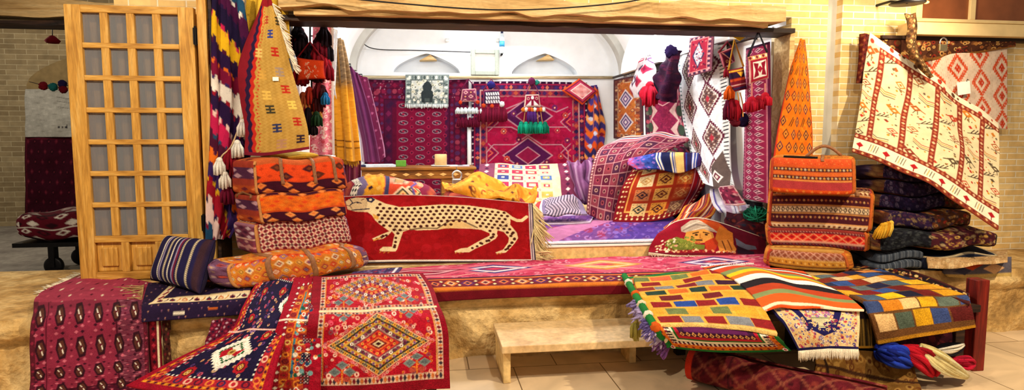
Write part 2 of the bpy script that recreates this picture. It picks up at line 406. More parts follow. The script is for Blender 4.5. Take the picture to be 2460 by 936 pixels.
def ribbon(mb, pts, w, th, col=None):
    """flat band along pts (list of (point, side vector, outward normal))"""
    V = []
    for p, s, nn in pts:
        p, s, nn = map(np.asarray, (p, s, nn)); V += [p - s * w / 2, p + s * w / 2, p + s * w / 2 + nn * th, p - s * w / 2 + nn * th]
    q = []
    for i in range(len(pts) - 1):
        a, b = i * 4, i * 4 + 4
        q += [(a + k, a + (k + 1) % 4, b + (k + 1) % 4, b + k) for k in range(4)]
    e = (len(pts) - 1) * 4; q += [(3, 2, 1, 0), (e, e + 1, e + 2, e + 3)]
    mb.add(V, q, (), col)
def strap(mp, u, parent, mat, w=.03, v0=.6, w1=-.75, name='strap', top=True, tilt=0.0):
    """band over the top and down the front of a bag"""
    a = []
    if top: a += [(u, v, 1) for v in np.linspace(v0, -.98, 9)]
    a += [(u + tilt * (1 - z) / 2, -1, z) for z in np.linspace(.98, w1, 12)]
    p = mp(np.array(a, float)); s = mp(np.array(a, float) + np.array([.02, 0, 0])) - p; s /= np.linalg.norm(s, axis=1)[:, None]
    T = np.gradient(p, axis=0); nn = np.cross(s, T); nn /= np.linalg.norm(nn, axis=1)[:, None] + 1e-9
    ctr = mp(np.array([[x, y, z] for x in (-1, 1) for y in (-1, 1) for z in (-1, 1)], float)).mean(0); sg = np.sign(((p - ctr) * nn).sum(1))[:, None]; nn *= sg
    mb = MB(); ribbon(mb, list(zip(p - nn * .002, s, nn)), w, .008); return mb.build(name, mat, parent)
def fringe(a, b, dirv, n, L, h, parent, w=.005, jit=.25, name='fringe', droop=0, mid=None):
    mb = MB().color(h); dirv = np.asarray(dirv, float); a, b = np.asarray(a, float), np.asarray(b, float)
    pts = np.array([a, mid, b]) if mid is not None else np.array([a, b]); tt = ktimes(pts[:, None])
    for i in range(n):
        t = (i + random.random() * .6) / n; p = np.array([np.interp(t, tt, pts[:, k]) for k in range(3)])
        l = L * (.8 + .4 * random.random()); dv = dirv + jit * rng.standard_normal(3) * .5; k = .85 + .3 * random.random()
        path = [p, p + dv * l * .4 + np.array([0, 0, -droop * l * .15]), p + dv * l * .75 + np.array([0, 0, -droop * l * .5]), p + dv * l + np.array([0, 0, -droop * l])]
        mb.tube(path, [w * .8, w, w * .9, w * .4], 4, col=np.minimum(C(h) * k, 1))
    return mb.build(name, YARN, parent)
def tassel(p, L, r, h, parent=None, name='tassel', neck=None, dirv=(0, 0, -1), n=16):
    mb = MB().color(h); p = np.asarray(p, float); d = np.asarray(dirv, float); d /= np.linalg.norm(d)
    mb.ball(p + d * r * .5, r * .55, 8, 12, .15, col=neck or h)
    for i in range(n):
        an = i * 2.4; rr = r * math.sqrt((i + .5) / n); k = .8 + .4 * random.random()
        s = np.array([math.cos(an), math.sin(an), 0]) if abs(d[2]) > .6 else np.array([math.cos(an) * .3, math.sin(an) * .6, math.cos(an) * .8])
        mb.tube([p + d * r * .6 + s * rr * .4, p + d * L * .5 + s * rr * .9, p + d * L * (.9 + .15 * random.random()) + s * rr], [r * .22, r * .26, r * .16], 5, col=np.minimum(C(h) * k, 1))
    return mb.build(name, YARN, parent)
def pompom(c, r, h, parent=None, name='pompom'):
    return MB().color(h).ball(c, r, 14, 20, .35).build(name, YARN, parent)
def cord(pts, r, mat, parent=None, name='cord', h='#ffffff', seg=10):
    A = np.array([P(*p) if not isinstance(p, np.ndarray) else p for p in pts]); 
    S = herm(np.linspace(0, 1, len(A)), A, np.linspace(0, 1, seg * (len(A) - 1) + 1)) if len(A) > 1 else A
    return MB().color(h).tube(S, r, 6).build(name, mat, parent)
def struct(name, mb, mat, parent=None, smooth=False, bevel=0):
    o = mb.build(name, mat, parent, smooth, bevel)
    if parent is None: o['kind'] = 'structure'
    return o
WOOL = woven('woven_wool'); PILE = woven('thick_pile_wool', 120, .34, .8); YARN = woven('spun_yarn', 260, .3, .6); KILIM = woven('flat_kilim_weave', 300, .18, .35)
def Q(px, y, z):
    """point of the picture column px at depth y and height z"""
    r = (px - CX) / F; zz = z - CAMZ
    x = (y * _sy + r * (y * _cy * _cp - zz * _sp)) / (_cy - r * _sy * _cp)
    return np.array([x, y, z])
def YEd(x): return YE - max(0.0, .1 - x) * .17
def ES(px, dz=.0, out=.03):
    """point on the ledge's front line under picture column px"""
    y = YE
    for _ in range(6): y = YEd(Q(px, y, ZP)[0]) - out
    return Q(px, y, ZP + dz)
def pillow(name, c4, thick, paint, W, H, back='#553322', label=None, cat=None, group=None, parent=None, step=1.6, mat=None, pinch=.06):
    """stuffed cushion; c4 = top-left, top-right, bottom-right, bottom-left points seen from the front"""
    TL, TR, BR, BL = [np.asarray(p, float) for p in c4]; pp = proj(np.array([TL, TR, BR, BL]))
    nu = int(np.clip(max(np.linalg.norm(pp[1] - pp[0]), np.linalg.norm(pp[2] - pp[3])) / step, 12, 300)); nv = int(np.clip(max(np.linalg.norm(pp[3] - pp[0]), np.linalg.norm(pp[2] - pp[1])) / step, 12, 300))
    u, v = np.meshgrid(np.linspace(0, 1, nu), np.linspace(0, 1, nv)); a, b = 2 * u - 1, 2 * v - 1
    k = pinch; u2, v2 = .5 + (u - .5) * (1 - k * (1 - b ** 2)), .5 + (v - .5) * (1 - k * (1 - a ** 2))
    S = (TL * ((1 - u2) * (1 - v2))[..., None] + TR * (u2 * (1 - v2))[..., None] + BR * (u2 * v2)[..., None] + BL * ((1 - u2) * v2)[..., None])
    N = np.cross(BL - TL, TR - TL); N /= np.linalg.norm(N); 
    if N @ (TL - np.array([0, 0, CAMZ])) > 0: N = -N
    h = (np.clip(1 - a ** 4, 0, 1) * np.clip(1 - b ** 4, 0, 1)) ** .5 * thick / 2
    cv = Cv(W, H, nu, nv); paint(cv); col = cv.out().reshape(-1, 3); n = nu * nv; q = quads_grid(nv, nu)
    Sf = (S + N * h[..., None]).reshape(-1, 3); Sb = (S - N * (h + .002)[..., None]).reshape(-1, 3)
    cb = np.empty((n, 3)); cb[:] = C(back)
    o = make(name, np.vstack([Sf, Sb]), np.vstack([q, q[:, ::-1] + n]), np.vstack([col, cb]), mat or WOOL, parent); SURF[o.name] = Sf.reshape(nv, nu, 3)
    if parent is None: tag(o, label, cat, group)
    elif label: o['label'] = label
    return o
# ================================================================== SETTING
M_PLASTER = solid('white_plaster', '#f4f6f8', .9, .04, 5, bump=.25)
M_GREYPL = solid('grey_plaster', '#b9b7b0', .9, .1, 6, bump=.3)
M_BRICK = brick('yellow_brick', '#f7d898', '#e9c27c', '#fbeccb')
M_BRICK2 = brick('pale_lane_brick', '#a89570', '#8d7a58', '#c0b08c', .35, .09)
M_STONE = stone('rough_sandstone', ((.28, '#80623a'), (.45, '#c49c5e'), (.6, '#eccb8f'), (.75, '#bd955a')))
M_YSTONE = stone('yellow_limestone', ((.3, '#c99a55'), (.55, '#eac98a'), (.75, '#d9ad68')), 3, .4, .8, .01)
M_LANE = stone('lane_paving', ((.3, '#77706a'), (.6, '#a09a90'), (.8, '#8a8378')), 2, .3, .6, .01)
M_BEAM = wood('weathered_beam_wood', '#b48e58', '#d5b27a', '#e8cc98', 0, .8, 7)
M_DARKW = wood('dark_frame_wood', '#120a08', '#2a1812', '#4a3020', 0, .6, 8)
M_DOORW = wood('honey_pine', '#a06c26', '#d09a44', '#e6b96a', 2, .5, 8)
M_DOORH = wood('honey_pine_rails', '#a06c26', '#d09a44', '#e6b96a', 0, .5, 8)
M_POLE = wood('pale_rail_wood', '#a08a66', '#cdb88e', '#e4d4ae', 0, .6, 8)
M_RED = wood('red_stained_wood', '#3a0806', '#6d150d', '#8c2416', 2, .5, 8)
M_IRON = solid('dark_iron', '#1b1a1c', .45, .2, 40, .8)
M_CHROME = solid('worn_steel', '#c9c9cc', .28, .08, 60, 1.0)
M_CABLE = solid('black_cable', '#15151a', .6, .1)
M_CREAM = solid('cream_painted_ledge', '#f3d59a', .7, .08, 8)
M_WHITE = solid('white_paper', '#f4f4f0', .8, .03)
M_LEATHER = solid('brown_leather', '#8a5a36', .6, .25, 60, bump=.3)
M_GLASS = glass('grey_door_glass', '#8c8f96', .42)
M_GLASSB = glass('frosted_rear_glass', '#8d8b8c', .85, .4)
def marble():
    m, nt, b = _mat('beige_marble_tiles'); co = _coord(nt)
    t = _n(nt, 'ShaderNodeTexBrick'); nt.links.new(co, t.inputs['Vector']); t.offset = .5
    for k, v in (('Scale', 1), ('Brick Width', .62), ('Row Height', .9), ('Mortar Size', .004), ('Bias', 0)): t.inputs[k].default_value = v
    for i, c in ((1, '#ecd2ae'), (2, '#dfc29c'), (3, '#7d6446')): t.inputs[i].default_value = (*C(c), 1)
    n = _n(nt, 'ShaderNodeTexNoise', Scale=2.2, Detail=8.0, Distortion=1.0); nt.links.new(co, n.inputs['Vector'])
    c = _mix(nt, t.outputs[0], _ramp(nt, n.outputs[0], (.35, (.7,) * 3), (.6, (1.08,) * 3)), .8, 'MULTIPLY')
    nt.links.new(c, b.inputs['Base Color']); b.inputs['Roughness'].default_value = .45; _bump(nt, b, t.outputs[1], -.3, .003); return m
M_MARBLE = marble()
ZP, ZI = .525, .644          # ledge height, shop floor height
XL, XR, YB = -1.07, 3.2, 10.3  # shop side walls and back wall
YF = 5.3                     # street face of the shop front
YE = 4.42                    # front of the stone ledge
struct('floor', MB().box((-14, -2, -.2), (9, 14, 0)), M_MARBLE)
# rough stone ledge with a lumpy front
mb = MB(); xs = np.linspace(-4.2, 8, 240); zs = np.linspace(0, ZP - .005, 14)
X, Z = np.meshgrid(xs, zs); bm = bumps(14, 240, 5, 60) * .018 + bumps(14, 240, 9, 150) * .008
Yv = YE - np.maximum(0, .1 - X) * .17 + .03 + bm - .05 * np.exp(-((Z - .43) / .035) ** 2) + .02 * np.exp(-((Z - .36) / .02) ** 2)
V = np.stack([X, Yv, Z], -1).reshape(-1, 3); mb.add(V, quads_grid(14, 240)[:, ::-1].tolist())
top = np.stack([np.stack([xs, Yv[-1], np.full(240, ZP - .005)], 1), np.stack([xs, np.full(240, 5.5), np.full(240, ZP - .005)], 1)]).reshape(-1, 3)
mb.add(top, quads_grid(2, 240)[:, ::-1].tolist())
struct('stone_ledge', mb, M_STONE, smooth=True)
struct('stone_ledge_back', MB().box((-4.2, 4.75, 0), (8, 5.5, ZP - .02)), M_STONE)
# shop floor one step up: limestone riser with a pale nosing
struct('shop_floor', MB().box((XL - .2, 5.40, 0), (XR + .2, YB + .2, ZI - .02)), M_YSTONE)
struct('trim_1', MB().box((XL, 5.385, ZI - .02), (XR, 5.6, ZI)), M_WHITE, bevel=.004)
# shop front
def wallbox(name, a, b, m): return struct(name, MB().box(a, b), m)
wallbox('wall_front_left', (-2.35, YF, 0), (XL - .02, 5.5, 4.2), M_BRICK)
wallbox('wall_front_right', (3.27, YF, 0), (3.62, 5.5, 4.2), M_BRICK)
wallbox('wall_front_groove', (3.62, YF + .05, 0), (3.74, 5.5, 4.2), M_GREYPL)
wallbox('wall_front_far_right', (3.74, YF - .03, 0), (9, 5.5, 4.2), M_BRICK)
zl0, zl1, zl2 = P(1200, 62, 5.15)[2], P(1200, 40, 5.15)[2], P(1200, 3, 5.1)[2]
wallbox('wall_front_top', (XL - .02, YF, zl2 - .02), (3.27, 5.5, 4.2), M_BRICK)
def beam(name, x0, x1, y0, y1, z0, z1, m, r=.008, n=90):
    mb = MB(); xs = np.linspace(x0, x1, n); w = [bumps(1, n, 3, 24)[0] * r for _ in range(4)]
    V = []
    for i, x in enumerate(xs): V += [(x, y0 + w[0][i], z0 + w[1][i]), (x, y1, z0), (x, y1, z1), (x, y0 + w[2][i], z1 + w[3][i])]
    q = [(i * 4 + k, i * 4 + (k + 1) % 4, i * 4 + 4 + (k + 1) % 4, i * 4 + 4 + k) for i in range(n - 1) for k in range(4)]
    q += [(0, 3, 2, 1), (n * 4 - 4, n * 4 - 3, n * 4 - 2, n * 4 - 1)]; mb.add(V, q); return struct(name, mb, m)
xa, xb = P(668, 30, 5.0)[0], P(1888, 30, 5.0)[0]
beam('lintel_beam', xa, xb, 5.0, 5.32, zl1, zl2, M_BEAM, .012)
beam('lintel_moulding', xa + .1, xb - .12, 5.06, 5.3, zl1 - .035, zl1 + .002, M_BEAM, .004)
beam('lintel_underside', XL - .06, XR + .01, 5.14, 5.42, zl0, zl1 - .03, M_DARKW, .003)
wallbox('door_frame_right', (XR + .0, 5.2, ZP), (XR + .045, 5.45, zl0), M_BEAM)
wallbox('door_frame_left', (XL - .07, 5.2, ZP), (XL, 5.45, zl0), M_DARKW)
# shop room
wallbox('wall_left', (XL - .2, 5.5, ZI - .03), (XL, YB + .2, 2.62), M_PLASTER)
wallbox('wall_right', (XR, 5.5, ZI - .03), (XR + .2, YB + .2, 2.62), M_PLASTER)
wallbox('baseboard_right', (XR - .012, 5.5, ZI - .02), (XR, YB, ZI + .42), M_GREYPL)
ZS, RISE, XC, HW = 2.6, 1.3, (XL + XR) / 2, (XR - XL) / 2
def vault(n=64): 
    a = np.linspace(math.pi, 0, n); return np.stack([XC + (HW + .02) * np.cos(a), ZS + RISE * np.sin(a)], 1)
prof = vault(); mb = MB(); ys = np.linspace(5.3, YB + .1, 24)
V = np.array([(x, y, z) for y in ys for x, z in prof]); mb.add(V, quads_grid(24, 64).tolist())
struct('ceiling', mb, M_PLASTER, smooth=True)
def rib(name, y, w=.09, t=.07, m=M_PLASTER):
    mb = MB(); V = []
    for (x, z) in prof:
        k = np.array([x - XC, (z - ZS) * 1.4]); k = k / (np.linalg.norm(k) + 1e-9) * t
        V += [(x, y - w, z), (x - k[0], y - w, z - k[1]), (x - k[0], y + w, z - k[1]), (x, y + w, z)]
    n = len(prof); q = [(i * 4 + k, i * 4 + k + 1, i * 4 + 5 + k, i * 4 + 4 + k) for i in range(n - 1) for k in range(3)]
    mb.add(V, q); return struct(name, mb, m)
rib('trim_2', 9.75, .10, .10, M_GREYPL); rib('trim_3', 7.6, .08, .08); 
# end wall with two pointed niches
def arch(x, x0, x1, z0, z1):
    t = abs((x - (x0 + x1) / 2) / ((x1 - x0) / 2)); t = np.clip(t, 0, 1); return z0 + (z1 - z0) * (np.sqrt(1 - t ** 2) * .55 + (1 - t) * .45)
NI = []
for pa, pb, pt in ((945, 1106, 128), (1229, 1388, 128)):
    a, b = P(pa, 180, YB), P(pb, 180, YB); NI.append((a[0], b[0], 2.64, P((pa + pb) / 2, pt, YB)[2]))
mb = MB(); xs = np.unique(np.concatenate([np.linspace(XL - .05, XR + .05, 120)] + [np.linspace(a, b, 30) for a, b, _, _ in NI]))
def crown(x): return ZS + RISE * math.sqrt(max(0, 1 - ((x - XC) / (HW + .05)) ** 2)) + .1
for x0, x1 in zip(xs[:-1], xs[1:]):
    xm = (x0 + x1) / 2; nn = [n for n in NI if n[0] <= xm <= n[1]]
    def qd(za, zb, y0=YB, y1=YB): mb.add([(x0, y0, za[0]), (x1, y0, za[1]), (x1, y1, zb[1]), (x0, y1, zb[0])], [(0, 1, 2, 3)])
    if nn:
        a, b, z0, z1 = nn[0]; t0, t1 = arch(x0, a, b, z0, z1), arch(x1, a, b, z0, z1)
        qd((ZI - .03,) * 2, (z0, z0)); qd((t0, t1), (crown(x0), crown(x1)))
        qd((z0, z0), (z0, z0), YB, YB + .3); qd((t0, t1), (t0, t1), YB, YB + .3); qd((z0, z0), (t0, t1), YB + .3, YB + .3)
    else: qd((ZI - .03,) * 2, (crown(x0), crown(x1)))
struct('wall_back', mb, M_PLASTER)
for i, (a, b, z0, z1) in enumerate(NI):       # the bare wooden wedge at each niche tip
    m_, w_ = (a + b) / 2, (b - a)
    struct('trim_%d' % (4 + i), MB().prism([(m_ - .11 * w_, YB + .02, z1 - .11), (m_ + .15 * w_, YB + .02, z1 - .10), (m_ + .05 * w_, YB + .02, z1 - .015)], (0, .2, 0)), M_BEAM)
# pointed wall arches along the right side under the vault
for i, (y0, y1, zt) in enumerate(((6.0, 7.5, 3.3), (7.9, 9.5, 3.25))):
    mb = MB(); ys = np.linspace(y0, y1, 40); top_ = [arch(y, y0, y1, 2.6, zt) for y in ys]
    pts = [(XR - .16, y, z) for y, z in zip(ys, top_)] + [(XR - .16, y1, 2.58), (XR - .16, y0, 2.58)]
    struct('trim_%d' % (6 + i), MB().prism(pts, (.25, 0, 0)), M_PLASTER)
# lane to the left
wallbox('lane_floor', (-14, 5.5, 0), (-2.35, 14, .012), M_LANE)
wallbox('wall_far_left', (-14, 12.3, 0), (XL - .2, 12.6, 5), M_BRICK2)
mb = MB(); ax0, ax1 = P(112, 200, 12.25)[0] - .3, P(190, 200, 12.25)[0] + .6
xs = np.linspace(ax0, ax1, 30); zt = [arch(x, ax0, ax1, P(120, 205, 12.2)[2], P(120, 138, 12.2)[2]) for x in xs]
mb.prism([(x, 12.2, z) for x, z in zip(xs, zt)] + [(ax1, 12.2, P(120, 215, 12.2)[2]), (ax0, 12.2, P(120, 215, 12.2)[2])], (0, .15, 0))
struct('wall_arch_left', mb, solid('brown_arch_stone', '#8a744c', .9, .2, 8, bump=.4))
for i, (p0, p1, m) in enumerate(((2, 40, M_BEAM), (48, 62, M_DARKW))):
    za, zb = P(130, p1, 7.0)[2], P(130, p0, 7.0)[2]; beam('lane_beam_%d' % (i + 1), -9, -2.36, 7.0, 7.25, za, zb, m, .01)
wallbox('wall_lane_side', (-2.36, 5.5, 0), (-2.2, 12.4, 4.5), M_BRICK2)

# ------------------------------------------------------------------ door leaf folded open against the front
def make_leaf(name, y, x0, x1, z0, z1, th, mg, panels=True):
    w = x1 - x0; st, mu, hd = w * .125, w * .062, .09
    d = struct(name, MB().box((x0, y, z0), (x0 + st, y + th, z1)), M_DOORW, bevel=.006)
    zp = z0 + (z1 - z0) * .165; zt = z1 - .055                       # glazing from zp to zt
    MB().box((x1 - st, y, z0), (x1, y + th, z1)).build('stile', M_DOORW, d, False, .006)
    for a, b in ((z0, z0 + .06), (zp - .05, zp), (zt, z1)): MB().box((x0 + st, y + .002, a), (x1 - st, y + th, b)).build('rail', M_DOORH, d, False, .004)
    cw = (x1 - x0 - 2 * st - 3 * mu) / 4
    for k in range(3): 
        a = x0 + st + (k + 1) * cw + k * mu; MB().box((a, y + .004, zp), (a + mu, y + th - .004, zt)).build('mullion', M_DOORW, d, False, .004)
    rh = (zt - zp) / 7
    for k in range(1, 7): MB().box((x0 + st, y + .001, zp + k * rh - .019), (x1 - st, y + th - .004, zp + k * rh + .019)).build('glazing_bar', M_DOORH, d, False, .004)
    for k in range(7):
        for j in range(4):
            a = x0 + st + j * (cw + mu); MB().box((a - .002, y + th * .5, zp + k * rh), (a + cw + .002, y + th * .5 + .004, zp + (k + 1) * rh)).build('glass_pane', mg, d, False)
    pw = (w - 2 * st - 2 * mu) / 3
    for k in range(3):
        a = x0 + st + k * (pw + mu)
        MB().box((a, y + th * .55, z0 + .06), (a + pw, y + th * .8, zp - .05)).box((a + .035, y + th * .3, z0 + .1), (a + pw - .035, y + th * .8, zp - .09)).build('wood_panel', M_DOORW, d, False, .01)
        if k: MB().box((a - mu, y + .003, z0 + .06), (a, y + th - .003, zp - .05)).build('mullion', M_DOORW, d, False, .004)
    return d
dA, dB = P(172, 340, 5.02), P(478, 340, 5.02); zt_ = P(300, 13, 5.02)[2]
leaf = make_leaf('door_1', 5.02, dA[0], dB[0], ZP + .003, zt_, .06, M_GLASS)
make_leaf('door_2', 5.14, dA[0] + .05, dB[0] + .06, ZP + .003, zt_ - .01, .06, M_GLASSB)
for zz in (.95, 2.35): MB().box((dB[0] - .004, 5.005, zz - .06), (dB[0] + .035, 5.05, zz + .06)).tube([(dB[0] + .015, 5.0, zz - .07), (dB[0] + .015, 5.0, zz + .07)], .009, 8).build('hinge', M_IRON, leaf, False)
wallbox('door_frame_far_left', (dB[0] + .03, 5.0, ZP), (dB[0] + .095, 5.3, zt_ + .25), M_DOORW)
wallbox('door_frame_groove', (dB[0] + .1, 5.03, ZP), (dB[0] + .125, 5.3, zt_ + .25), M_DARKW)

# ------------------------------------------------------------------ neighbouring shop at top right
w0, w1 = P(2205, -20, 5.2), P(2380, 48, 5.2)
fr = struct('window_1', MB().box((w0[0], 5.2, w1[2]), (w0[0] + .06, 5.27, w0[2] + .3)).box((P(2332, 20, 5.2)[0], 5.2, w1[2]), (P(2345, 20, 5.2)[0], 5.27, w0[2] + .3)).box((w0[0], 5.2, w1[2] - .03), (7.5, 5.27, w1[2])), M_CREAM, bevel=.004)
MB().box((w0[0] + .05, 5.225, w1[2]), (7.5, 5.235, w0[2] + .3)).build('window_pane', solid('brown_tinted_glass', '#8c4f2c', .15, .3, 3), fr, False)
za, zb = P(2270, 84, 5.1)[2], P(2270, 54, 5.1)[2]
struct('window_sill', MB().box((P(2190, 70, 5.1)[0], 5.1, za), (8, 5.27, zb)), M_CREAM, bevel=.006)
struct('shutter_slot', MB().box((P(2120, 90, 5.18)[0], 5.18, P(2270, 96, 5.18)[2]), (8, 5.27, za)), M_DARKW)
# lamp under the top edge at right
lp = P(2180, 6, 4.9)
t = thing('wall_lamp', 'dark flat wall lamp with a glowing tip above the brick pillar at top right', 'lamp', (lp[0], 4.9, lp[2]))
MB().lathe((lp[0], 4.9, lp[2]), [(.001, .02), (.10, .012), (.14, -.004), (.135, -.012), (.001, -.006)], 24).build('lamp_shade', M_IRON, t)
MB().tube([(lp[0], 4.9, lp[2]), (lp[0], 5.1, lp[2] + .05), (lp[0], 5.27, lp[2] + .05)], .012, 8).build('bracket', M_IRON, t)
lb = P(2224, 5, 4.88); MB().ball(lb, .018, 8, 12, sq=(1.8, 1, .8)).build('lamp_bulb', glow('orange_bulb_glow', '#ff9a4a', 6), t)
# ================================================================== LANE ON THE LEFT
def p_lanecarpet(c):
    c.fill('#3b0a1c').frame(4, 7, '#5d1526'); c.tdia(0, 0, c.W, c.H, 20, 24, 5, 7, ['#5d1428', '#2a0814'], .5).tdia(0, 0, c.W, c.H, 20, 24, 2, 3, ['#7a2a3a'], .5)
cloth('hanging_carpet', [[(60, 328, 12.25), (130, 328, 12.25), (230, 328, 12.25)], [(60, 535, 12.25), (130, 540, 12.25), (230, 540, 12.25)]], p_lanecarpet, 200, 210, 'very dark red carpet hung low on the lane wall behind the glazed door', 'carpet', wr=.02)
def p_banner(c):
    c.fill('#b9b6ac'); c.tdia(0, 0, c.W, c.H, 22, 14, 9, 2, ['#c9c6bc', '#a7a49a'], .5)
    for x in (86, 94, 101): c.rect(x, 92, x + 4, 97, '#26242a')
    c.line([(106, 89), (106, 97)], 2, '#26242a')
    for y in (20, 30, 44): c.line([(80, y), (120, y + 6), (150, y - 4)], 1.2, '#6a675f')
cloth('cloth_banner', [[(60, 214, 12.18), (130, 214, 12.17), (230, 214, 12.18)], [(60, 329, 12.18), (130, 329, 12.17), (230, 329, 12.18)]], p_banner, 180, 120, 'pale grey cloth banner with small black marks on the lane wall', 'banner', wr=.015)
t = thing('pendant_ornament', 'small red tasselled pendant hanging alone high in the lane', 'ornament', P(126, 100, 9))
MB().tube([P(126, 45, 9), P(126, 88, 9)], .006, 5).build('cord', M_CABLE, t)
MB().color('#7c1420').lathe(P(126, 94, 9), [(.001, .05), (.03, .04), (.09, -.02), (.07, -.05), (.001, -.03)], 16).build('bell', YARN, t)
t = thing('pompom_string', 'string of small teal, navy and maroon pompoms slung across the lane', 'garland', P(138, 212, 8))
cord([(70, 196, 8), (120, 208, 8), (150, 208, 8), (190, 196, 8)], .004, M_CABLE, t)
for x, y, h in ((127, 209, '#1f6f72'), (150, 202, '#241a4a'), (152, 214, '#6a1020'), (104, 206, '#7a1422')): pompom(P(x, y, 8), .045, h, t)
# hand cart with a folded rug
pc = P(150, 600, 8.0)
t = thing('hand_cart', 'low black hand cart under a folded rug in the lane', 'cart', (pc[0], 8, 0.012))
za = .34
MB().box((pc[0] - .42, 7.8, za), (pc[0] + .6, 8.5, za + .05)).build('deck', M_IRON, t, False)
for dx in (-.02, .5):
    for y in (7.85, 8.42):
        c0 = (pc[0] + dx, y, .115); MB().lathe(c0, [(.001, -.03), (.08, -.03), (.102, -.02), (.102, .02), (.08, .03), (.001, .03)], 24, axis=1).build('wheel', M_IRON, t)
        MB().box((c0[0] - .03, y - .05, .1), (c0[0] + .03, y - .035, za)).box((c0[0] - .03, y + .035, .1), (c0[0] + .03, y + .05, za)).build('fork', M_IRON, t, False)
def p_cartrug(c): c.fill('#5a0c1e').tdia(0, 0, c.W, c.H, 26, 24, 10, 9, ['#d8cfc4', '#2a0a14'], .5).tdia(0, 0, c.W, c.H, 26, 24, 5, 5, ['#5a0c1e']).hs([(0, 5, '#2a0a14'), (46, 50, '#d8cfc4'), (c.H - 6, c.H, '#2a0a14')])
softbox('folded_rug', [(pc[0] - .42, 7.78, .395), (pc[0] + .6, 7.78, .395), (pc[0] + .6, 8.5, .395), (pc[0] - .42, 8.5, .395), (pc[0] - .45, 7.8, .72), (pc[0] + .6, 7.8, .78), (pc[0] + .6, 8.5, .78), (pc[0] - .42, 8.5, .72)], {'front': (120, 90, p_cartrug), 'left': (80, 90, p_cartrug), 'else': (120, 90, p_cartrug)}, 4, noise=.02)
tag(bpy.data.objects['folded_rug'], 'maroon and white folded rug riding on the cart in the lane', 'rug')
def p_lanecloth(c): c.fill('#b7b5c6').hs([(k * 9, k * 9 + 3, '#6b6a80') for k in range(12)]); c.floral(0, 0, c.W, c.H, 12, ['#d9d6d2', '#7d7a98'], 3)
cloth('floor_cloth', [[(60, 662, .03), (130, 655, .03), (205, 652, .03)], [(60, 692, .03), (130, 690, .03), (215, 686, .03)]], p_lanecloth, 150, 60, 'pale lavender floor cloth lying in the lane by the door foot', 'cloth', wr=.004)

# ================================================================== LEDGE, LEFT END
def p_bokhara(c):
    c.fill('#8c2a46'); c.frame(0, 12, '#5a1a2c').fband(2, 10, 12, ['#8a2440', None], .4)
    c.frame(34, 36, '#4a0c22'); w = c.win(c.W - 76, 90, c.W, c.H)
    c.rect(c.W - 76, 60, c.W - 72, c.H, '#4d1028'); c.rect(c.W - 72, 60, c.W - 10, c.H, '#743048')
    c.tdia(c.W - 72, 60, c.W - 10, c.H, 14, 12, 7, 1.6, ['#b06c80', '#54203a'], .5)
    c.rect(0, c.H - 60, c.W, c.H, '#4a0f26'); c.tdia(0, c.H - 60, c.W, c.H, 16, 13, 7, 2, ['#8b3b54', '#30081a'], .5)
    c.rect(0, 0, c.W, 62, '#a83a56'); c.tdia(0, 0, c.W, 62, 26, 14, 4, 3, ['#f2d9c4', '#c8506a', '#5a0f2a'], .5)
    for r, y in enumerate((92, 168, 236, 304)):
        for k in range(6):
            x = 20 + k * 44 + (4 if r % 2 else 0)
            c.tdia(x - 14, y + 22, x + 14, y + 48, 14, 13, 5, 4, ['#3a0d24', '#c8667e'])
            c.poly([(x - 13, y), (x - 9, y - 22), (x + 5, y - 25), (x + 13, y), (x + 9, y + 22), (x - 5, y + 25)], '#33101f')
            c.poly([(x - 8, y + 2), (x - 4, y - 16), (x + 3, y - 18), (x + 8, y), (x + 4, y + 16), (x - 3, y + 18)], '#5a3028')
            c.line([(x - 4, y - 11), (x + 1, y), (x + 4, y + 11)], 2.4, '#f6ece0'); c.disc(x, y, 2.4, 3, '#5c0f28')
            c.tdia(x + 15, y - 26, x + 29, y + 26, 14, 13, 4, 3, ['#5a0f2a', '#c0566e'])
br = [[(196, 657, ZP + .016), (285, 663, ZP + .016), (366, 676, ZP + .016)], [(96, 704, ZP + .016), (225, 703, ZP + .016), (358, 706, ZP + .016)],
      [ES(78, .015), ES(215, .015), ES(352, .012)], [ES(74, -.03, .06), ES(214, -.03, .06), ES(352, -.03, .06)], [ES(72, -.28, .07), ES(216, -.28, .065), ES(356, -.28, .07)], [ES(70, -.515, .08), ES(220, -.515, .085), ES(362, -.515, .08)]]
o = cloth('draped_carpet', br, p_bokhara, 270, 360, 'crimson carpet with rows of dark lozenges draped over the ledge beside the glazed door', 'carpet', wr=.006, wk=(8, 6), vs=[0, .12, .24, .31, .57, 1])
S = SURF[o.name]; fringe(P(100, 703, ZP + .012), P(196, 656, ZP + .012), (-.8, .3, 0), 60, .07, '#efe2c8', o, .004)
def p_strip(c): c.fill('#6d0c1e').vs([(0, 5, '#efe0c0'), (5, 9, '#3a0a16'), (22, 26, '#e8d9b8')]); c.tdia(9, 0, 22, c.H, 13, 10, 4, 4, ['#b0283c', '#2a0a18'])
o = cloth('carpet_edge', [[ES(348, -.06, .045), ES(385, -.06, .045)], [ES(352, -.3, .045), ES(388, -.3, .05)], [ES(358, -.515, .05), ES(392, -.515, .05)]], p_strip, 30, 130, 'narrow dark red carpet end with white selvedge hanging beside the crimson carpet', 'carpet')
def p_strip2(c): c.fill('#43201c'); c.tdia(0, 0, c.W, c.H, 9, 9, 3, 3, ['#8a6a48', '#1e0e10', '#6d1a24'], .5); c.vs([(0, 3, '#d8c8a0')])
cloth('carpet_edge', [[ES(386, -.05, .03), ES(404, -.05, .03)], [ES(390, -.28, .03), ES(410, -.28, .035)], [ES(394, -.46, .03), ES(424, -.46, .03)]], p_strip2, 22, 120, 'brown worn carpet end hanging nearest the bare stone of the ledge', 'carpet', wr=.008)
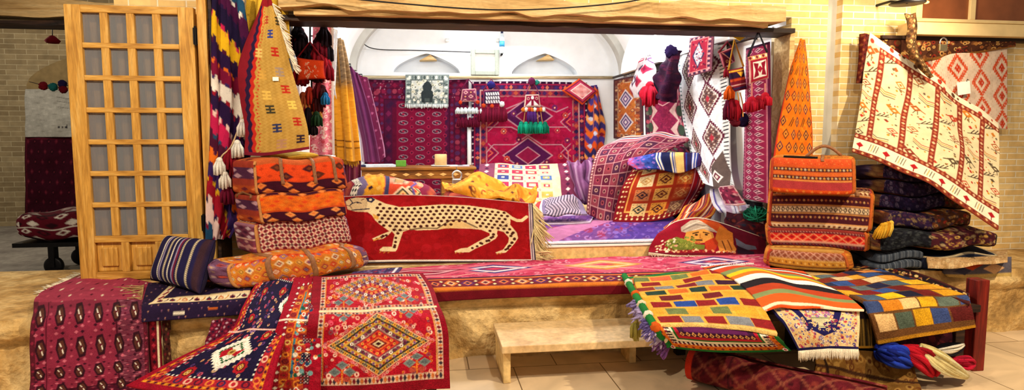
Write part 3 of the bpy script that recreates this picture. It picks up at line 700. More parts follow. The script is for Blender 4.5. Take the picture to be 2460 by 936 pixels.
def p_navyborder(c):
    c.fill('#241636'); c.tdia(0, 0, c.W, c.H, 15, 9, 2, 1.2, ['#8d5a7a', '#b5806a', None], .5)
    c.poly([(18, 62), (56, 12), (66, 12), (30, 62)], '#241636')
    c.poly([(16, 66), (58, 8), (80, 8), (44, 50), (c.W, 46), (c.W, 70), (16, 72)], '#e8cfa0')
    c.poly([(24, 63), (60, 14), (72, 14), (40, 54), (c.W, 50), (c.W, 66), (24, 67)], '#f0dfba')
    for k in range(8): 
        x = 40 + k * 28; c.star(x, 59, 8, ['#7c1426', '#1d1838', '#c8641e'][k % 3], ['#241636', '#7c1426', '#e8cfa0'][k % 3]); c.line([(x + 10, 64), (x + 18, 53)], 3, ['#4c1026', '#d08a30'][k % 2])
    for k in range(4): c.line([(36 + k * 8, 50 - k * 11), (46 + k * 8, 44 - k * 11)], 4, '#8c1c2c')
    c.rect(70, 88, 96, 91, '#efe4cf'); c.rect(150, 86, 172, 88, '#d0641e'); c.rect(120, 14, 150, 17, '#c8501e')
o = cloth('edge_rug', [[(356, 678, ZP + .034), (470, 664, ZP + .034), (610, 650, ZP + .034)], [ES(342, .03, -.1), ES(460, .03, -.1), ES(600, .03, -.1)], [ES(340, .028, .035), ES(460, .028, .04), ES(600, .028, .04)], [ES(340, -.055, .075), ES(460, -.055, .08), ES(600, -.055, .08)]], p_navyborder, 250, 98, 'dark navy rug with a cream geometric border lying on the ledge under the striped cushion', 'rug', wr=.004, vs=[0, .56, .8, 1])
fringe(P(346, 684, ZP + .03), ES(338, 0.01, .02), (-1, -.1, -.25), 70, .12, '#b08f62', o, .004, .5)
# striped cushion
def p_cushion(c):
    c.fill('#231f4a')
    for x in (14, 62, 104, 132): c.rect(x, 0, x + 4, c.H, '#e9d8b0')
    for x in (42, 76): c.rect(x, 0, x + 4, c.H, '#eee6d6'); 
    for x in (50, 90): c.rect(x, 0, x + 3, c.H, '#b7a9cf')
    c.rect(94, 0, 98, c.H, '#8a2440'); c.rect(146, 0, 160, c.H, '#3c2530')
    for x in (16, 64, 106, 134, 44, 78): c.tdia(x - 2, 0, x + 2, c.H, 4, 5, 2, 1.2, ['#8a6f5a'])
    c.frame(0, 3, '#1a1638')
bl, brr = P(362, 672, .565), P(480, 706, .565)
pillow('striped_cushion', [P(403, 565, bl[1] + .22), P(517, 576, brr[1] + .26), brr, bl], .17, p_cushion, 160, 140, '#2a2440', 'navy cushion with cream stripes leaning at the foot of the glazed door', 'cushion', pinch=.04)

# ------------------------------------------------------------------ stack of bedding bags on the left
UA = math.radians(37); U_ = np.array([math.cos(UA), math.sin(UA), 0]); N_ = np.array([-math.sin(UA), math.cos(UA), 0])
def along(p, px, u):
    lo, hi = 0.0, 4.0
    for _ in range(40):
        m = (lo + hi) / 2
        if proj(p + u * m)[0] < px: lo = m
        else: hi = m
    return p + u * lo
def bagbox(z, TL, BL, TRx, BRx, dep, u, n, rh=None, lean=0.0, grow=1.06):
    fbl = P(*BL, z); fbr = along(fbl, BRx, u); ftl = P(*TL, fbl[1] + lean); h = ftl[2] - z
    ftr = along(ftl, TRx, u); ftr[2] = z + (rh or h)
    c = [fbl, fbr, fbr + n * dep, fbl + n * dep, ftl, ftr, ftr + n * dep, ftl + n * dep]
    m = np.mean(c, 0); return [m + (np.array(p) - m) * np.array([grow, grow, grow]) + np.array([0, 0, (grow - 1) * h / 2]) for p in c], h
def p_diam(c):     # orange rows of lozenges
    c.fill('#e2491c'); c.rect(0, 0, c.W, 14, '#c05a2e'); 
    c.tdia(0, 14, c.W, 52, 38, 19, 18, 9.5, ['#e24a1c', '#5a2a1e', '#e24a1c', '#4c1a22'], .5)
    c.tdia(0, 14, c.W, 52, 38, 19, 7, 4, ['#c23a18', '#7a3a20'], .5)
    c.rect(0, 52, c.W, 55, '#c8401a'); c.rect(0, 55, c.W, 84, '#3d0d22'); c.tdia(0, 55, c.W, 84, 30, 15, 14, 7.5, ['#e2813f', '#3d0d22'], .5); c.tdia(0, 55, c.W, 84, 30, 15, 6, 3, ['#d0662e', None], .5)
    c.rect(0, 0, 5, c.H, '#c87a3e'); c.rect(c.W - 4, 0, c.W, c.H, '#a04a26')
def p_end(c):
    c.fill('#a03a2a').hs([(18, 44, '#54284a'), (60, 84, '#b24a22')]); c.tdia(0, 18, c.W, 44, 22, 13, 10, 6, ['#c79aa8', '#54284a'], .5); c.tdia(0, 62, c.W, 84, 24, 11, 9, 5, ['#d8743a', '#6a2030'], .5)
def p_top(c): c.fill('#b85a2e').hs([(0, 10, '#7c2a20'), (24, 30, '#8a3a2a'), (44, 60, '#c86a34')]); c.tdia(0, 30, c.W, 44, 30, 14, 14, 6, ['#5a1a24', None])
def p_orange(c):
    c.fill('#e0691a'); c.rect(0, 0, c.W, 10, '#3d0d22'); c.tdia(0, 0, c.W, 12, 24, 12, 11, 5, ['#e2813f', '#3d0d22'])
    c.tdia(0, 12, c.W, 50, 22, 10, 9, 4, ['#d8451a', '#e07a26', '#c8581c'], .5)
    c.rect(0, 50, c.W, 54, '#c2481a'); c.rect(0, 54, c.W, 84, '#3d0d22'); c.tdia(0, 54, c.W, 84, 28, 15, 13, 7.5, ['#e2914f', '#3d0d22'], .5); c.tdia(0, 54, c.W, 84, 28, 15, 6, 3, ['#d8702e', None], .5); c.rect(0, 0, 6, c.H, '#c8842e')
def p_lattice(c):
    c.fill('#7a1a2c'); c.lattice(0, 0, c.W, c.H, 17, 15, .13, '#efcfb8'); c.tdia(-8.5, 0, c.W, c.H, 17, 15, 3.4, 3.2, ['#d88a7a'], 0); c.tdia(0, -7.5, c.W, c.H, 17, 15, 3.4, 3.2, ['#3d0c1c'], 0)
    c.rect(0, 0, 8, c.H, '#c8864e'); c.rect(0, c.H - 6, c.W, c.H, '#a02a2e')
def p_latend(c): c.fill('#7c3a52').hs([(0, 8, '#a06a80'), (40, 44, '#d8a898'), (60, 66, '#c88a8a')]); c.tdia(0, 8, c.W, 40, 18, 11, 8, 5, ['#d8b8c0', '#52203c'], .5); c.tdia(0, 44, c.W, 84, 14, 10, 6, 4, ['#c8968c', '#8a3a4c'], .5)
def p_bolster(c):
    cols = ['#e8641e', '#8a6a8e', '#d89a2e', '#f0d8b0', '#b0402a', '#e8a23a']
    c.fill('#c8742a'); c.tdia(0, 0, c.W, c.H, 22, 17, 11, 8.5, cols, .5, pick=lambda ix, iy: iy * 2 + (ix % 3 == 0))
    c.tdia(0, 0, c.W, c.H, 22, 17, 7.5, 5.5, ['#5a3a2a', '#efd9b2', '#6b3c4a', '#c84a1c'], .5, pick=lambda ix, iy: ix + 2 * iy); c.tdia(0, 0, c.W, c.H, 22, 17, 5, 3.6, cols[::-1], .5, pick=lambda ix, iy: iy + ix); c.tdia(0, 0, c.W, c.H, 22, 17, 2, 1.5, ['#3a1a24', '#e8c890'], .5)
    c.zig(c.H - 12, c.H, 22, '#c8641e'); c.zig(10, 0, 22, '#b83a1e')
def p_bolend(c): c.fill('#6d4664'); c.floral(0, 0, c.W, c.H, 13, ['#8d6a8e', '#b0402a', '#d8b090', '#4c2438'], 9)
specs = [('bedding_bag', .55, (526, 634), (545, 704), 880, 900, .30, p_bolster, 370, 70, p_bolend, p_bolster, 'long orange and lavender diamond bolster bag, lowest of the left stack', 4),
         ('bedding_bag', 0, (608, 541), (620, 613), 832, 848, .34, p_lattice, 230, 76, p_latend, p_lattice, 'maroon bag with a pale diagonal lattice in the left stack', 11),
         ('bedding_bag', 0, (614, 470), (626, 541), 826, 836, .36, p_orange, 215, 84, p_end, p_top, 'plain orange banded bag with dark zigzag foot, second from top of the left stack', 11),
         ('bedding_bag', 0, (608, 388), (612, 470), 822, 836, .36, p_diam, 225, 84, p_end, p_top, 'orange and brown lozenge bag topping the left stack', 11)]
z = None; LEFTBAG = []
for nm, zz, TL, BL, trx, brx, dep, pf, W_, H_, pe, pt, lab, nn in specs:
    zz = zz or z; c8, h = bagbox(zz, TL, BL, trx, brx, dep, U_, N_); z = zz + h * 1.0
    t = thing(nm, lab, 'bag', np.mean(c8[:4], 0), 'bedding bags stacked on the left')
    o, mp = softbox('bag_body', c8, {'front': (W_, H_, pf), 'left': (60, 84, pe), 'top': (W_, 60, pt), 'right': (60, 84, pe), 'else': (W_, H_, pe)}, nn, parent=t, noise=.01)
    LEFTBAG.append((t, mp))
    mb = MB().color('#c88a52'); e = np.array([(-.97, -.97, w) for w in np.linspace(-.95, .95, 12)]); mb.tube(mp(e) , .011, 6)
    mb.build('edge_binding', WOOL, t)
for t, mp in (LEFTBAG[3],): 
    for u in (-.42, .28, .72): strap(mp, u, t, M_LEATHER, .026, .5, -.5)
for t, mp in (LEFTBAG[0],):
    for u in (-.42, .12, .70): strap(mp, u, t, M_LEATHER, .04, .3, -.85)
t, mp = LEFTBAG[2]; MB().tube(mp(np.array([(-1.0, y, z_) for y, z_ in ((-.6, .75), (-.5, .98), (0, 1.12), (.5, .98), (.6, .75))])), .014, 6).build('handle', M_LEATHER, t)
t, mp = LEFTBAG[3]
def p_yel(c): c.fill('#eecb62').frame(0, 3, '#d8a83a')
q = mp(np.array([(-.5, .5, 1.14), (.55, .5, 1.14), (.5, -.72, 1.10), (-.15, -.72, 1.10)])); pillow('yellow_cloth', list(q), .05, p_yel, 100, 40, '#d8a83a', 'folded plain yellow cloth lying on top of the left bag stack', 'cloth')

# ------------------------------------------------------------------ kilims hanging at the left jamb
def p_kilim(c):
    cols = ['#4a1440', '#1f1438', '#e0b01e', '#2a1440', '#7a1238', '#ece4dc', '#2a1440', '#c01e52', '#4a1230', '#e8701e', '#3a2460', '#9a1428', '#eccac4', '#204a6e']
    t = (c.Y * 1.0 + (c.X - c.W / 2) * -1.1 + 4 * np.sign(np.sin(c.X * .5)) + 9 * np.sin(c.Y * .03)) / 46; k = np.floor(t).astype(int)
    for j, h in enumerate(cols): c.a[k % len(cols) == j] = C(h)
    r = (t % 1); m = (r < .22) & (np.sin(c.X * .42) > 0)
    for j, h in enumerate(cols): c.a[m & ((k + 5) % len(cols) == j)] = C(h)
rows = [[(490, -30, 5.08), (515, -30, 5.02), (545, -30, 5.06), (580, -30, 5.02)], [(490, 100, 5.06), (518, 100, 4.98), (552, 100, 5.04), (598, 100, 4.98)], [(491, 250, 5.06), (522, 250, 4.97), (562, 250, 5.04), (615, 250, 4.97)],
        [(492, 380, 5.06), (520, 380, 4.97), (552, 390, 5.03), (590, 400, 4.97)], [(494, 480, 5.06), (512, 490, 4.97), (545, 510, 5.03), (575, 520, 5.0)], [(496, 575, 5.05), (508, 575, 4.97), (528, 575, 5.0), (550, 570, 5.02)]]
o = cloth('hanging_kilim', rows, p_kilim, 150, 600, 'many-coloured kilim with slanting stepped bands hanging in folds beside the door frame', 'kilim', pleat=(.025, 3.5, .6), mat=KILIM, step=1.4)
for x, y, h in ((570, 350, '#f2ece2'), (527, 392, '#f4efe6'), (583, 300, '#efe4dc'), (540, 425, '#f0e6da')): tassel(P(x, y - 14, 4.93), .13, .045, h, o)
cord([(592, 270, 4.93), (580, 290, 4.93), (556, 350, 4.93), (535, 372, 4.93), (528, 385, 4.93)], .006, YARN, o, h='#d8b890')
t = thing('tassel_bunch', 'bunch of dark red tassels hanging between the folded kilim and the mustard kilim', 'tassel', P(560, 400, 4.95))
for x, y, h in ((552, 355, '#8a0f22'), (566, 372, '#6a0c1a'), (585, 385, '#a01426'), (545, 440, '#6d1230')): tassel(P(x, y, 4.95), .16, .05, h, t)
MB().tube([P(566, 345, 4.97), P(568, 372, 4.95), P(566, 388, 4.95)], .005, 5).build('cord', M_CABLE, t)
def comb(c, x, y, w, h, col):
    c.rect(x - w * .12, y - h / 2, x + w * .12, y + h / 2, col)
    for k in (-1, 0, 1): c.rect(x - w / 2, y + k * h * .38 - h * .11, x + w / 2, y + k * h * .38 + h * .11, col)
def p_mustard(c):
    c.fill('#bf9648'); c.tdia(0, 0, c.W, c.H, 8, 4, 5, .8, ['#b0863a', '#cba556'], .5)
    zz = 8 * abs((c.Y / 22) % 1 - .5); e = 40 + 14 * np.sin(c.Y / 70) + zz * 1.3
    c.a[c.X < e + 6] = C('#c22a22'); c.a[c.X < e - 4] = C('#2a1a3e'); c.a[c.X < e - 16] = C('#8a1a2a')
    e2 = 48 + 14 * np.sin(c.Y / 70) + 3 * ((c.Y // 5) % 2); m = (c.X > e2 + 4 + zz) & (c.X < e2 + 8 + zz) & ((c.Y // 4) % 2 < 1); c.a[m] = C('#c22a22')
    c.rect(0, c.H - 8, c.W, c.H, '#7a1a30'); c.rect(0, 0, c.W, 20, '#8a1a24')
    A = [(105, 92, '#2d3c8c'), (140, 60, '#3a3426'), (118, 135, '#b82a1e'), (122, 180, '#a08a7a'), (128, 222, '#b82a1e'), (135, 262, '#e8c860'), (138, 304, '#b82a1e'), (142, 348, '#2a1c34'), (84, 55, '#a8402a'), (74, 190, '#cfa04a'), (78, 238, '#e0b85a'), (80, 272, '#3d3a2c'), (88, 318, '#2d3460'), (98, 356, '#b88a6a'), (66, 140, '#e0c070')]
    for x, y, h in A: comb(c, x, y, 22, 21, h)
rows = [[(632, 0, 4.93), (638, -2, 4.91), (645, -2, 4.91), (652, 2, 4.93)], [(612, 50, 4.9), (632, 48, 4.84), (652, 48, 4.84), (672, 50, 4.9)], [(585, 115, 4.88), (620, 115, 4.80), (655, 118, 4.80), (690, 125, 4.88)],
        [(572, 170, 4.88), (622, 180, 4.79), (665, 185, 4.79), (708, 190, 4.88)], [(578, 240, 4.88), (630, 245, 4.79), (678, 245, 4.79), (724, 245, 4.88)], [(590, 310, 4.88), (642, 312, 4.80), (692, 308, 4.80), (740, 308, 4.88)], [(588, 372, 4.88), (640, 374, 4.82), (692, 366, 4.82), (744, 358, 4.88)]]
o = cloth('mustard_kilim', rows, p_mustard, 165, 380, 'mustard kilim with small comb motifs and a red serrated edge hanging from a point', 'kilim', pleat=(.012, 1.5, .1), mat=KILIM, step=1.4)
MB().color('#f6f2e8').box(P(655, 194, 4.77), P(669, 185, 4.775) + np.array([0, .004, 0])).build('paper_label', M_WHITE, o, False)
fringe(P(654, 8, 4.88), P(706, 165, 4.88), (.55, .1, -.6), 110, .075, '#f1e6d4', o, .005, .3)
def p_ycloth(c): c.fill('#e4b93c').vs([(0, 8, '#f0ead8'), (30, 36, '#c8922a'), (52, 58, '#f0d880')])
cloth('yellow_hanging', [[(590, -20, 5.2), (640, -20, 5.14), (690, -20, 5.2)], [(585, 60, 5.2), (640, 60, 5.12), (692, 60, 5.2)], [(600, 140, 5.2), (650, 140, 5.14), (698, 140, 5.2)]], p_ycloth, 100, 150, 'yellow and white cloth hanging behind the tip of the mustard kilim', 'cloth', pleat=(.02, 3, .2))

# ------------------------------------------------------------------ tassel column, pouch and pink kilim inside the left jamb
def p_pink(c):
    c.fill('#d9748a'); c.floral(0, 0, c.W, c.H, 9, ['#e8a0aa', '#c02a3a', '#f0dcd8', '#d05a70'], 5); c.vs([(0, 4, '#c8283c'), (c.W - 5, c.W, '#efe6ea')])
cloth('pink_kilim', [[(752, 60, 5.75), (775, 60, 5.70), (800, 60, 5.75)], [(748, 220, 5.75), (775, 220, 5.70), (801, 220, 5.75)], [(745, 372, 5.75), (775, 372, 5.70), (803, 372, 5.75)]], p_pink, 60, 300, 'narrow pink and white kilim hanging behind the tassel cluster at the left jamb', 'kilim', pleat=(.01, 2, .1), mat=KILIM)
t = thing('tassel_cluster', 'near-black and crimson wool tassels hanging at the left jamb above the orange pouch', 'tassels', P(745, 190, 5.5))
cord([(745, 30, 5.52), (745, 110, 5.52), (745, 190, 5.5)], .008, M_CABLE, t)
for i in range(26):
    x, y = 714 + 70 * random.random(), 58 + i * 3.9; tassel(P(x, y, 5.45 + .1 * random.random()), .17, .062, ['#16101a', '#1c0c16', '#5c0c1e', '#120e18', '#8a1222'][i % 5] if i < 17 else ['#a01426', '#7c1024', '#2a0c18'][i % 3], t)
t = thing('tassel_cluster', 'rust and maroon tassels with bead strings hanging under the orange pouch', 'tassels', P(750, 300, 5.5))
cord([(748, 186, 5.5), (750, 260, 5.5)], .007, M_CABLE, t)
for i in range(15):
    x, y = 722 + 54 * random.random(), 196 + 4.2 * i; tassel(P(x, y, 5.46 + .08 * random.random()), .15, .05, ['#6a1420', '#8a3a1e', '#3a1218', '#a02a1e', '#b07a3a'][i % 5], t)
tassel(P(781, 222, 5.42), .10, .04, '#2a78b8', t); tassel(P(760, 268, 5.42), .12, .05, '#1c3a22', t); tassel(P(740, 258, 5.42), .2, .04, '#1a0e18', t); tassel(P(752, 295, 5.42), .1, .04, '#1a1016', t)
def p_pouch(c):
    c.fill('#d8421a').frame(0, 3, '#b02a14'); r_ = random.Random(4)
    for k in range(26):
        x, y = 22 + 34 * r_.random(), 10 + 40 * r_.random(); c.line([(x, y), (x + 8 * (r_.random() - .5), y + 9 * r_.random())], 1.6, r_.choice(['#e8dcc8', '#d8a890', '#f0e0c0', '#7a2a1a']))
t = pillow('embroidered_pouch', [P(712, 137, 5.38), P(779, 145, 5.38), P(783, 190, 5.38), P(714, 194, 5.38)], .07, p_pouch, 72, 56, '#a82a14', 'bright orange embroidered pouch hanging among tassels at the left jamb', 'pouch')
MB().color('#7a1420').tube([P(714, 139, 5.38), P(745, 100, 5.4), P(778, 146, 5.38)], .008, 6).build('hanging_cord', YARN, t)
def p_scarf(c): c.fill('#e9edf2').floral(0, 0, c.W, c.H, 14, ['#dfe5ee', '#f6f8fa', '#cfd8e6'], 2)
o = cloth('white_scarf', [[(786, 70, 5.9), (800, 68, 5.86), (812, 72, 5.9)], [(788, 120, 5.9), (800, 120, 5.85), (808, 120, 5.9)], [(786, 205, 5.9), (795, 210, 5.86), (803, 205, 5.9)]], p_scarf, 26, 140, 'thin white fringed scarf hanging just inside the left jamb', 'scarf', pleat=(.012, 2, .3))
S = SURF[o.name]; fringe(S[-1, 0], S[-1, -1], (0, 0, -1), 24, .1, '#eef1f4', o, .004)
def p_shawl(c):
    g = np.clip((c.Y - c.H * .38) / 30 + .5, 0, 1)[..., None]; c.a[:] = C('#8d7558') * (1 - g) + C('#d9982a') * g
    c.tdia(0, 0, c.W, c.H * .4, 9, 7, 3, 2, ['#b89a70', '#6a543c'], .5); c.tdia(0, c.H * .4, c.W, c.H, 11, 9, 3, 1.4, ['#e6ac42', '#c07f1e'], .5)
    for y in (.84, .89): c.rect(0, c.H * y, c.W, c.H * y + 3, '#7a4a16')
o = cloth('gold_shawl', [[(797, 96, 6.3), (804, 92, 6.22), (812, 92, 6.22), (818, 98, 6.3)], [(798, 170, 6.3), (808, 168, 6.2), (824, 168, 6.2), (836, 172, 6.3)], [(800, 260, 6.3), (814, 258, 6.18), (834, 258, 6.18), (852, 262, 6.3)], [(806, 330, 6.3), (822, 332, 6.18), (842, 334, 6.18), (862, 334, 6.3)], [(806, 372, 6.3), (826, 384, 6.18), (848, 388, 6.18), (868, 384, 6.3)]], p_shawl, 66, 300, 'golden shawl with a brown upper end hanging in folds beside the mauve kilim', 'shawl', pleat=(.034, 3.5, .3), mat=KILIM)
S = SURF[o.name]; fringe(S[-1, 2], S[-1, -3], (0, 0, -1), 40, .06, '#e0a63a', o, .006)
def p_mauve(c):
    c.fill('#5b2450'); r_ = random.Random(3)
    for k in range(18): x = k * 4; c.rect(x, 0, x + 1.4, c.H, r_.choice(['#7d4a72', '#44183c', '#8d6a8a', '#6a2a50']))
    c.vs([(4, 8, '#c8b8cc')])
cloth('mauve_kilim', [[(828, 150, 7.2), (840, 158, 7.2), (858, 176, 7.2)], [(846, 250, 7.2), (862, 252, 7.15), (884, 256, 7.2)], [(866, 330, 7.2), (880, 335, 7.15), (902, 336, 7.2)], [(872, 388, 7.2), (888, 390, 7.15), (912, 390, 7.2)]], p_mauve, 70, 260, 'mauve streaked kilim hanging beside the golden shawl', 'kilim', pleat=(.015, 2, .2), mat=KILIM)
def p_mar(c): c.fill('#4f0d2c'); c.tdia(0, 0, c.W, c.H, 16, 26, 3, 4, ['#8a4462', '#2e0a1c'], .5).vs([(c.W - 9, c.W - 5, '#a26a86')])
o = cloth('rolled_carpet', [[(856, 178, 8.6), (870, 182, 8.5), (884, 190, 8.6)], [(868, 260, 8.4), (886, 262, 8.3), (904, 264, 8.4)], [(884, 350, 8.2), (904, 352, 8.1), (924, 350, 8.2)], [(892, 384, 8.1), (910, 388, 8.0), (927, 376, 8.1)]], p_mar, 60, 260, 'maroon carpet hanging folded with an open rolled foot in the back left corner', 'carpet', pleat=(.02, 1.5, 0))
# ================================================================== RUGS DRAPED OVER THE LEDGE AT FRONT LEFT
# low trestle they hang over
tb0, tb1 = Q(655, 3.75, .5), Q(1062, 3.75, .5)
t = thing('trestle_table', 'low dark trestle mostly hidden under the red medallion rugs', 'table', ((tb0[0] + tb1[0]) / 2, 3.95, 0))
MB().box((tb0[0], 3.62, .455), (tb1[0] - .02, 4.2, .5)).build('table_top', M_DARKW, t, False, .006)
for x in (tb0[0] + .06, tb1[0] - .07):
    for y in (3.66, 4.12): MB().box((x - .03, y - .03, 0), (x + .03, y + .03, .455)).build('leg', M_DARKW, t, False, .004)
def rosette(c, x, y, r, a='#b01c2a', b='#e0a850'):
    for k in range(4): an = k * math.pi / 2 + .785; c.disc(x + r * .62 * math.cos(an), y + r * .62 * math.sin(an), r * .42, r * .42, a)
    c.dia(x, y, r * 1.1, r * 1.1, a); c.disc(x, y, r * .62, r * .62, '#5c0f1e'); c.star(x, y, r * .5, b, '#7a4a1e', '#f0dcae')
def p_navymed(c):
    c.fill('#1d163a'); c.frame(0, 16, '#a00f2a').fband(16, 24, 9, ['#e8a02e', '#5a1030'], .5, 1, '#c8641e')
    c.frame(24, 42, '#b22334'); c.fband(25, 41, 26, ['#f0b8a0', '#5a1838', '#e8823a', '#3a2a5a'], .36, 2); c.fband(28, 38, 26, ['#b22334'], .18, 2)
    c.frame(42, 46, '#1a1230').fband(42, 47, 6, ['#f6efe2', None], .4, 3)
    c.speck(52, 52, c.W - 52, c.H - 52, 150, 5, ['#c2506a', '#8a6a9a', '#d89a6a', '#5a3a7a', '#e0b890', '#7a1c30'], '#3a1228')
    for x, y in ((100, 95), (90, 190), (200, 80), (95, 262), (215, 345), (92, 365), (220, 250)): rosette(c, x, y, 17)
    for (x, y, sx, sy) in ((264, 132, 54, 58), (156, 305, 66, 50)):
        c.stepdia(x, y, sx, sy, '#f6f1e6', 7); c.stepdia(x, y, sx * .62, sy * .62, '#1f5a2e', 6); c.stepdia(x, y, sx * .5, sy * .5, '#f6f1e6', 6)
        c.poly([(x - sx * .5, y), (x - sx * .2, y - sy * .3), (x + sx * .1, y), (x + sx * .5, y - sy * .25), (x + sx * .3, y + sy * .25), (x, y + sy * .1), (x - sx * .3, y + sy * .35)], '#b3182a')
        c.disc(x, y, sx * .16, sy * .18, '#d8b060'); c.disc(x, y, sx * .08, sy * .09, '#8a5a2a')
    c.rect(0, 226, c.W, 233, '#d89a96'); c.rect(0, 229, c.W, 231, '#f0d8c8')
rows = [[(650, 640, .575), (694, 645, .58), (745, 657, .58)], [(612, 688, .575), (660, 690, .585), (722, 698, .585)], [(580, 740, .57), (636, 742, .585), (704, 745, .585)], [(549, 795, .50), (612, 792, .53), (692, 788, .53)],
        [(452, 848, .39), (545, 850, .42), (670, 850, .43)], [(300, 924, .23), (450, 948, .24), (642, 962, .24)]]
o = cloth('medallion_rug', rows, p_navymed, 300, 420, 'navy rug with cream stepped medallions and red edge, spilling lowest and leftmost over the ledge', 'rug', th=.022, wr=.006, mat=PILE, step=1.5, back='#6a1224', vs=[0, .17, .35, .545, .74, 1])
def p_teal(c):
    c.fill('#3f7f92'); c.frame(0, 24, '#a00c28'); c.fband(24, 36, 10, ['#f3ece0', '#a00c28'], .42, 1, '#8a0f26')
    c.frame(36, 58, '#b8452a'); c.fband(37, 57, 17, ['#e8892e', '#7a1a2a', '#d8b060', '#b01c2a'], .4, 2); c.fband(42, 52, 17, ['#8a2a22'], .2, 2); c.frame(58, 62, '#d8761e')
    c.speck(64, 64, c.W, c.H - 60, 130, 5, ['#1f5a4a', '#e07a2a', '#b01c34', '#f0e8dc', '#1d3f6a', '#7ab0b8', '#6a1430'])
    for k in range(7):
        y = 80 + k * 52
        for dx in (-8, 0, 8):
            for dy in (-8, 0, 8): c.disc(96 + dx, y + dy, 4, 4, '#4a0d26' if k % 2 else '#1d1226'); c.disc(96 + dx, y + dy, 1.4, 1.4, '#e8b8c0')
        c.star(78, y + 26, 7, '#f2eadc', '#c8342a')
    c.rect(0, 172, c.W, 177, '#f0d8c8')
rows = [[(708, 668, .585), (742, 664, .59), (775, 664, .585)], [(692, 715, .587), (730, 714, .592), (775, 714, .587)], [(668, 770, .57), (712, 770, .577), (770, 772, .572)], [(645, 850, P(668, 770, .57)[1] - .07), (700, 850, P(668, 770, .57)[1] - .10), (768, 852, P(668, 770, .57)[1] - .14)], [(624, 962, P(668, 770, .57)[1] - .05), (690, 966, P(668, 770, .57)[1] - .1), (766, 970, P(668, 770, .57)[1] - .16)]]
cloth('teal_runner', rows, p_teal, 130, 400, 'crimson edged runner with a teal flowered field, between the navy and the red medallion rugs', 'rug', th=.022, wr=.004, mat=PILE, step=1.5, back='#7a1226', vs=[0, .2, .44, .7, 1])
def tree(c, x, y, s, up=1):
    c.rect(x - 2 * s, y - 2, x + 2 * s, y + up * 26 * s if up > 0 else y, '#d8742a') if up > 0 else c.rect(x - 2 * s, y - 26 * s, x + 2 * s, y + 2, '#d8742a')
    for dx, dy in ((0, -8), (-15, 5), (15, 5)): c.dia(x + dx * s, y + up * dy * s, 13 * s, 9 * s, '#7c8484'); c.dia(x + dx * s, y + up * dy * s, 8 * s, 5 * s, '#5d6a70')
    for dx in (-9, 9): c.disc(x + dx * s, y + up * 18 * s, 7 * s, 5 * s, '#b84a3c')
def dbl(c, x, y, rx, ry):
    L = [('#d86a70', 1.0), ('#b01c2e', .93), ('#e8b08a', .90), ('#2c2a2e', .86), ('#c8a24a', .80), ('#3a2f2a', .755), ('#d8b46a', .69), ('#c89a3e', .64), ('#5a4a3a', .565), ('#2d2830', .53), ('#b9a08c', .47), ('#8a3a4c', .42), ('#d8402a', .38), ('#c22a1e', .25), ('#e06a3a', .21), ('#7a1a20', .16), ('#d8c49a', .11), ('#3a1418', .055)]
    for h, k in L: c.dia(x, y, rx * k, ry * k, h)
    def ring(k, n, r, cols):
        for i in range(4 * n):
            s, f = divmod(i, n); f = (f + .5) / n; a, b = [((0, -1), (1, 0)), ((1, 0), (0, 1)), ((0, 1), (-1, 0)), ((-1, 0), (0, -1))][s]
            px_, py_ = x + rx * k * (a[0] * (1 - f) + b[0] * f), y + ry * k * (a[1] * (1 - f) + b[1] * f)
            c.disc(px_, py_, r, r, cols[i % len(cols)]); c.disc(px_, py_, r * .4, r * .4, '#7a1a20')
    ring(.965, 16, 3.4, ['#e8848a', '#d85a3a', '#f0b0a0']); ring(.82, 12, 4.2, ['#d89a3a', '#8a8a78']); ring(.665, 11, 3.4, ['#c2642a', '#8a6a9a']); ring(.50, 8, 4.4, ['#f0e6dc', '#8a4a6a', '#5a3050']); ring(.31, 6, 3.4, ['#e8a04a', '#a81c2a'])
def p_red(c):
    c.fill('#a50d26'); c.rect(0, 0, c.W, c.H, '#8a0a20')
    w = c.win(26, 6, c.W - 14, c.H - 24); c.a[w] = C('#b01128')
    def band(x0, y0, x1, y1, vert):
        c.rect(x0, y0, x1, y1, '#d8b4a0')
        if vert: c.tdia(x0, y0, x1, y1, x1 - x0, 9, (x1 - x0) * .48, 4.2, ['#7a1a2a', '#3a3040', '#c8703a'])
        else: c.tdia(x0, y0, x1, y1, 9, y1 - y0, 4.2, (y1 - y0) * .48, ['#7a1a2a', '#3a3040', '#c8703a'])
    band(26, 6, 38, c.H - 24, True); band(c.W - 26, 6, c.W - 14, c.H - 24, True); band(26, 6, c.W - 14, 15, False); band(26, c.H - 38, c.W - 14, c.H - 22, False)
    c.vs([(38, 41, '#d8842e'), (c.W - 30, c.W - 27, '#d89a5a')], 8, c.H - 30)
    c.speck(44, 18, c.W - 32, 110, 150, 4.4, ['#d8506a', '#e8a08a', '#c8342e', '#e07a2a', '#8a4a5a', '#f0c8b8'], '#a50d26'); c.speck(44, 128, c.W - 32, c.H - 40, 230, 4.8, ['#d8506a', '#e8a08a', '#c8342e', '#e07a2a', '#8a4a5a', '#f0c8b8'], '#a50d26')
    dbl(c, 164, 58, 116, 52); dbl(c, 168, 204, 132, 84)
    for x, y, s, u in ((88, 92, .95, 1), (246, 88, .95, 1), (86, 134, .8, -1), (246, 134, .8, -1), (84, 262, 1.15, 1), (256, 252, 1.15, 1)): tree(c, x, y, s, u)
    c.rect(0, 112, c.W, 126, '#a50d26'); band(26, 110, c.W - 14, 116, False); c.rect(24, 117, c.W - 8, 122, '#f2e4b8'); band(26, 123, c.W - 14, 129, False)
yr = P(900, 772, .56)[1]
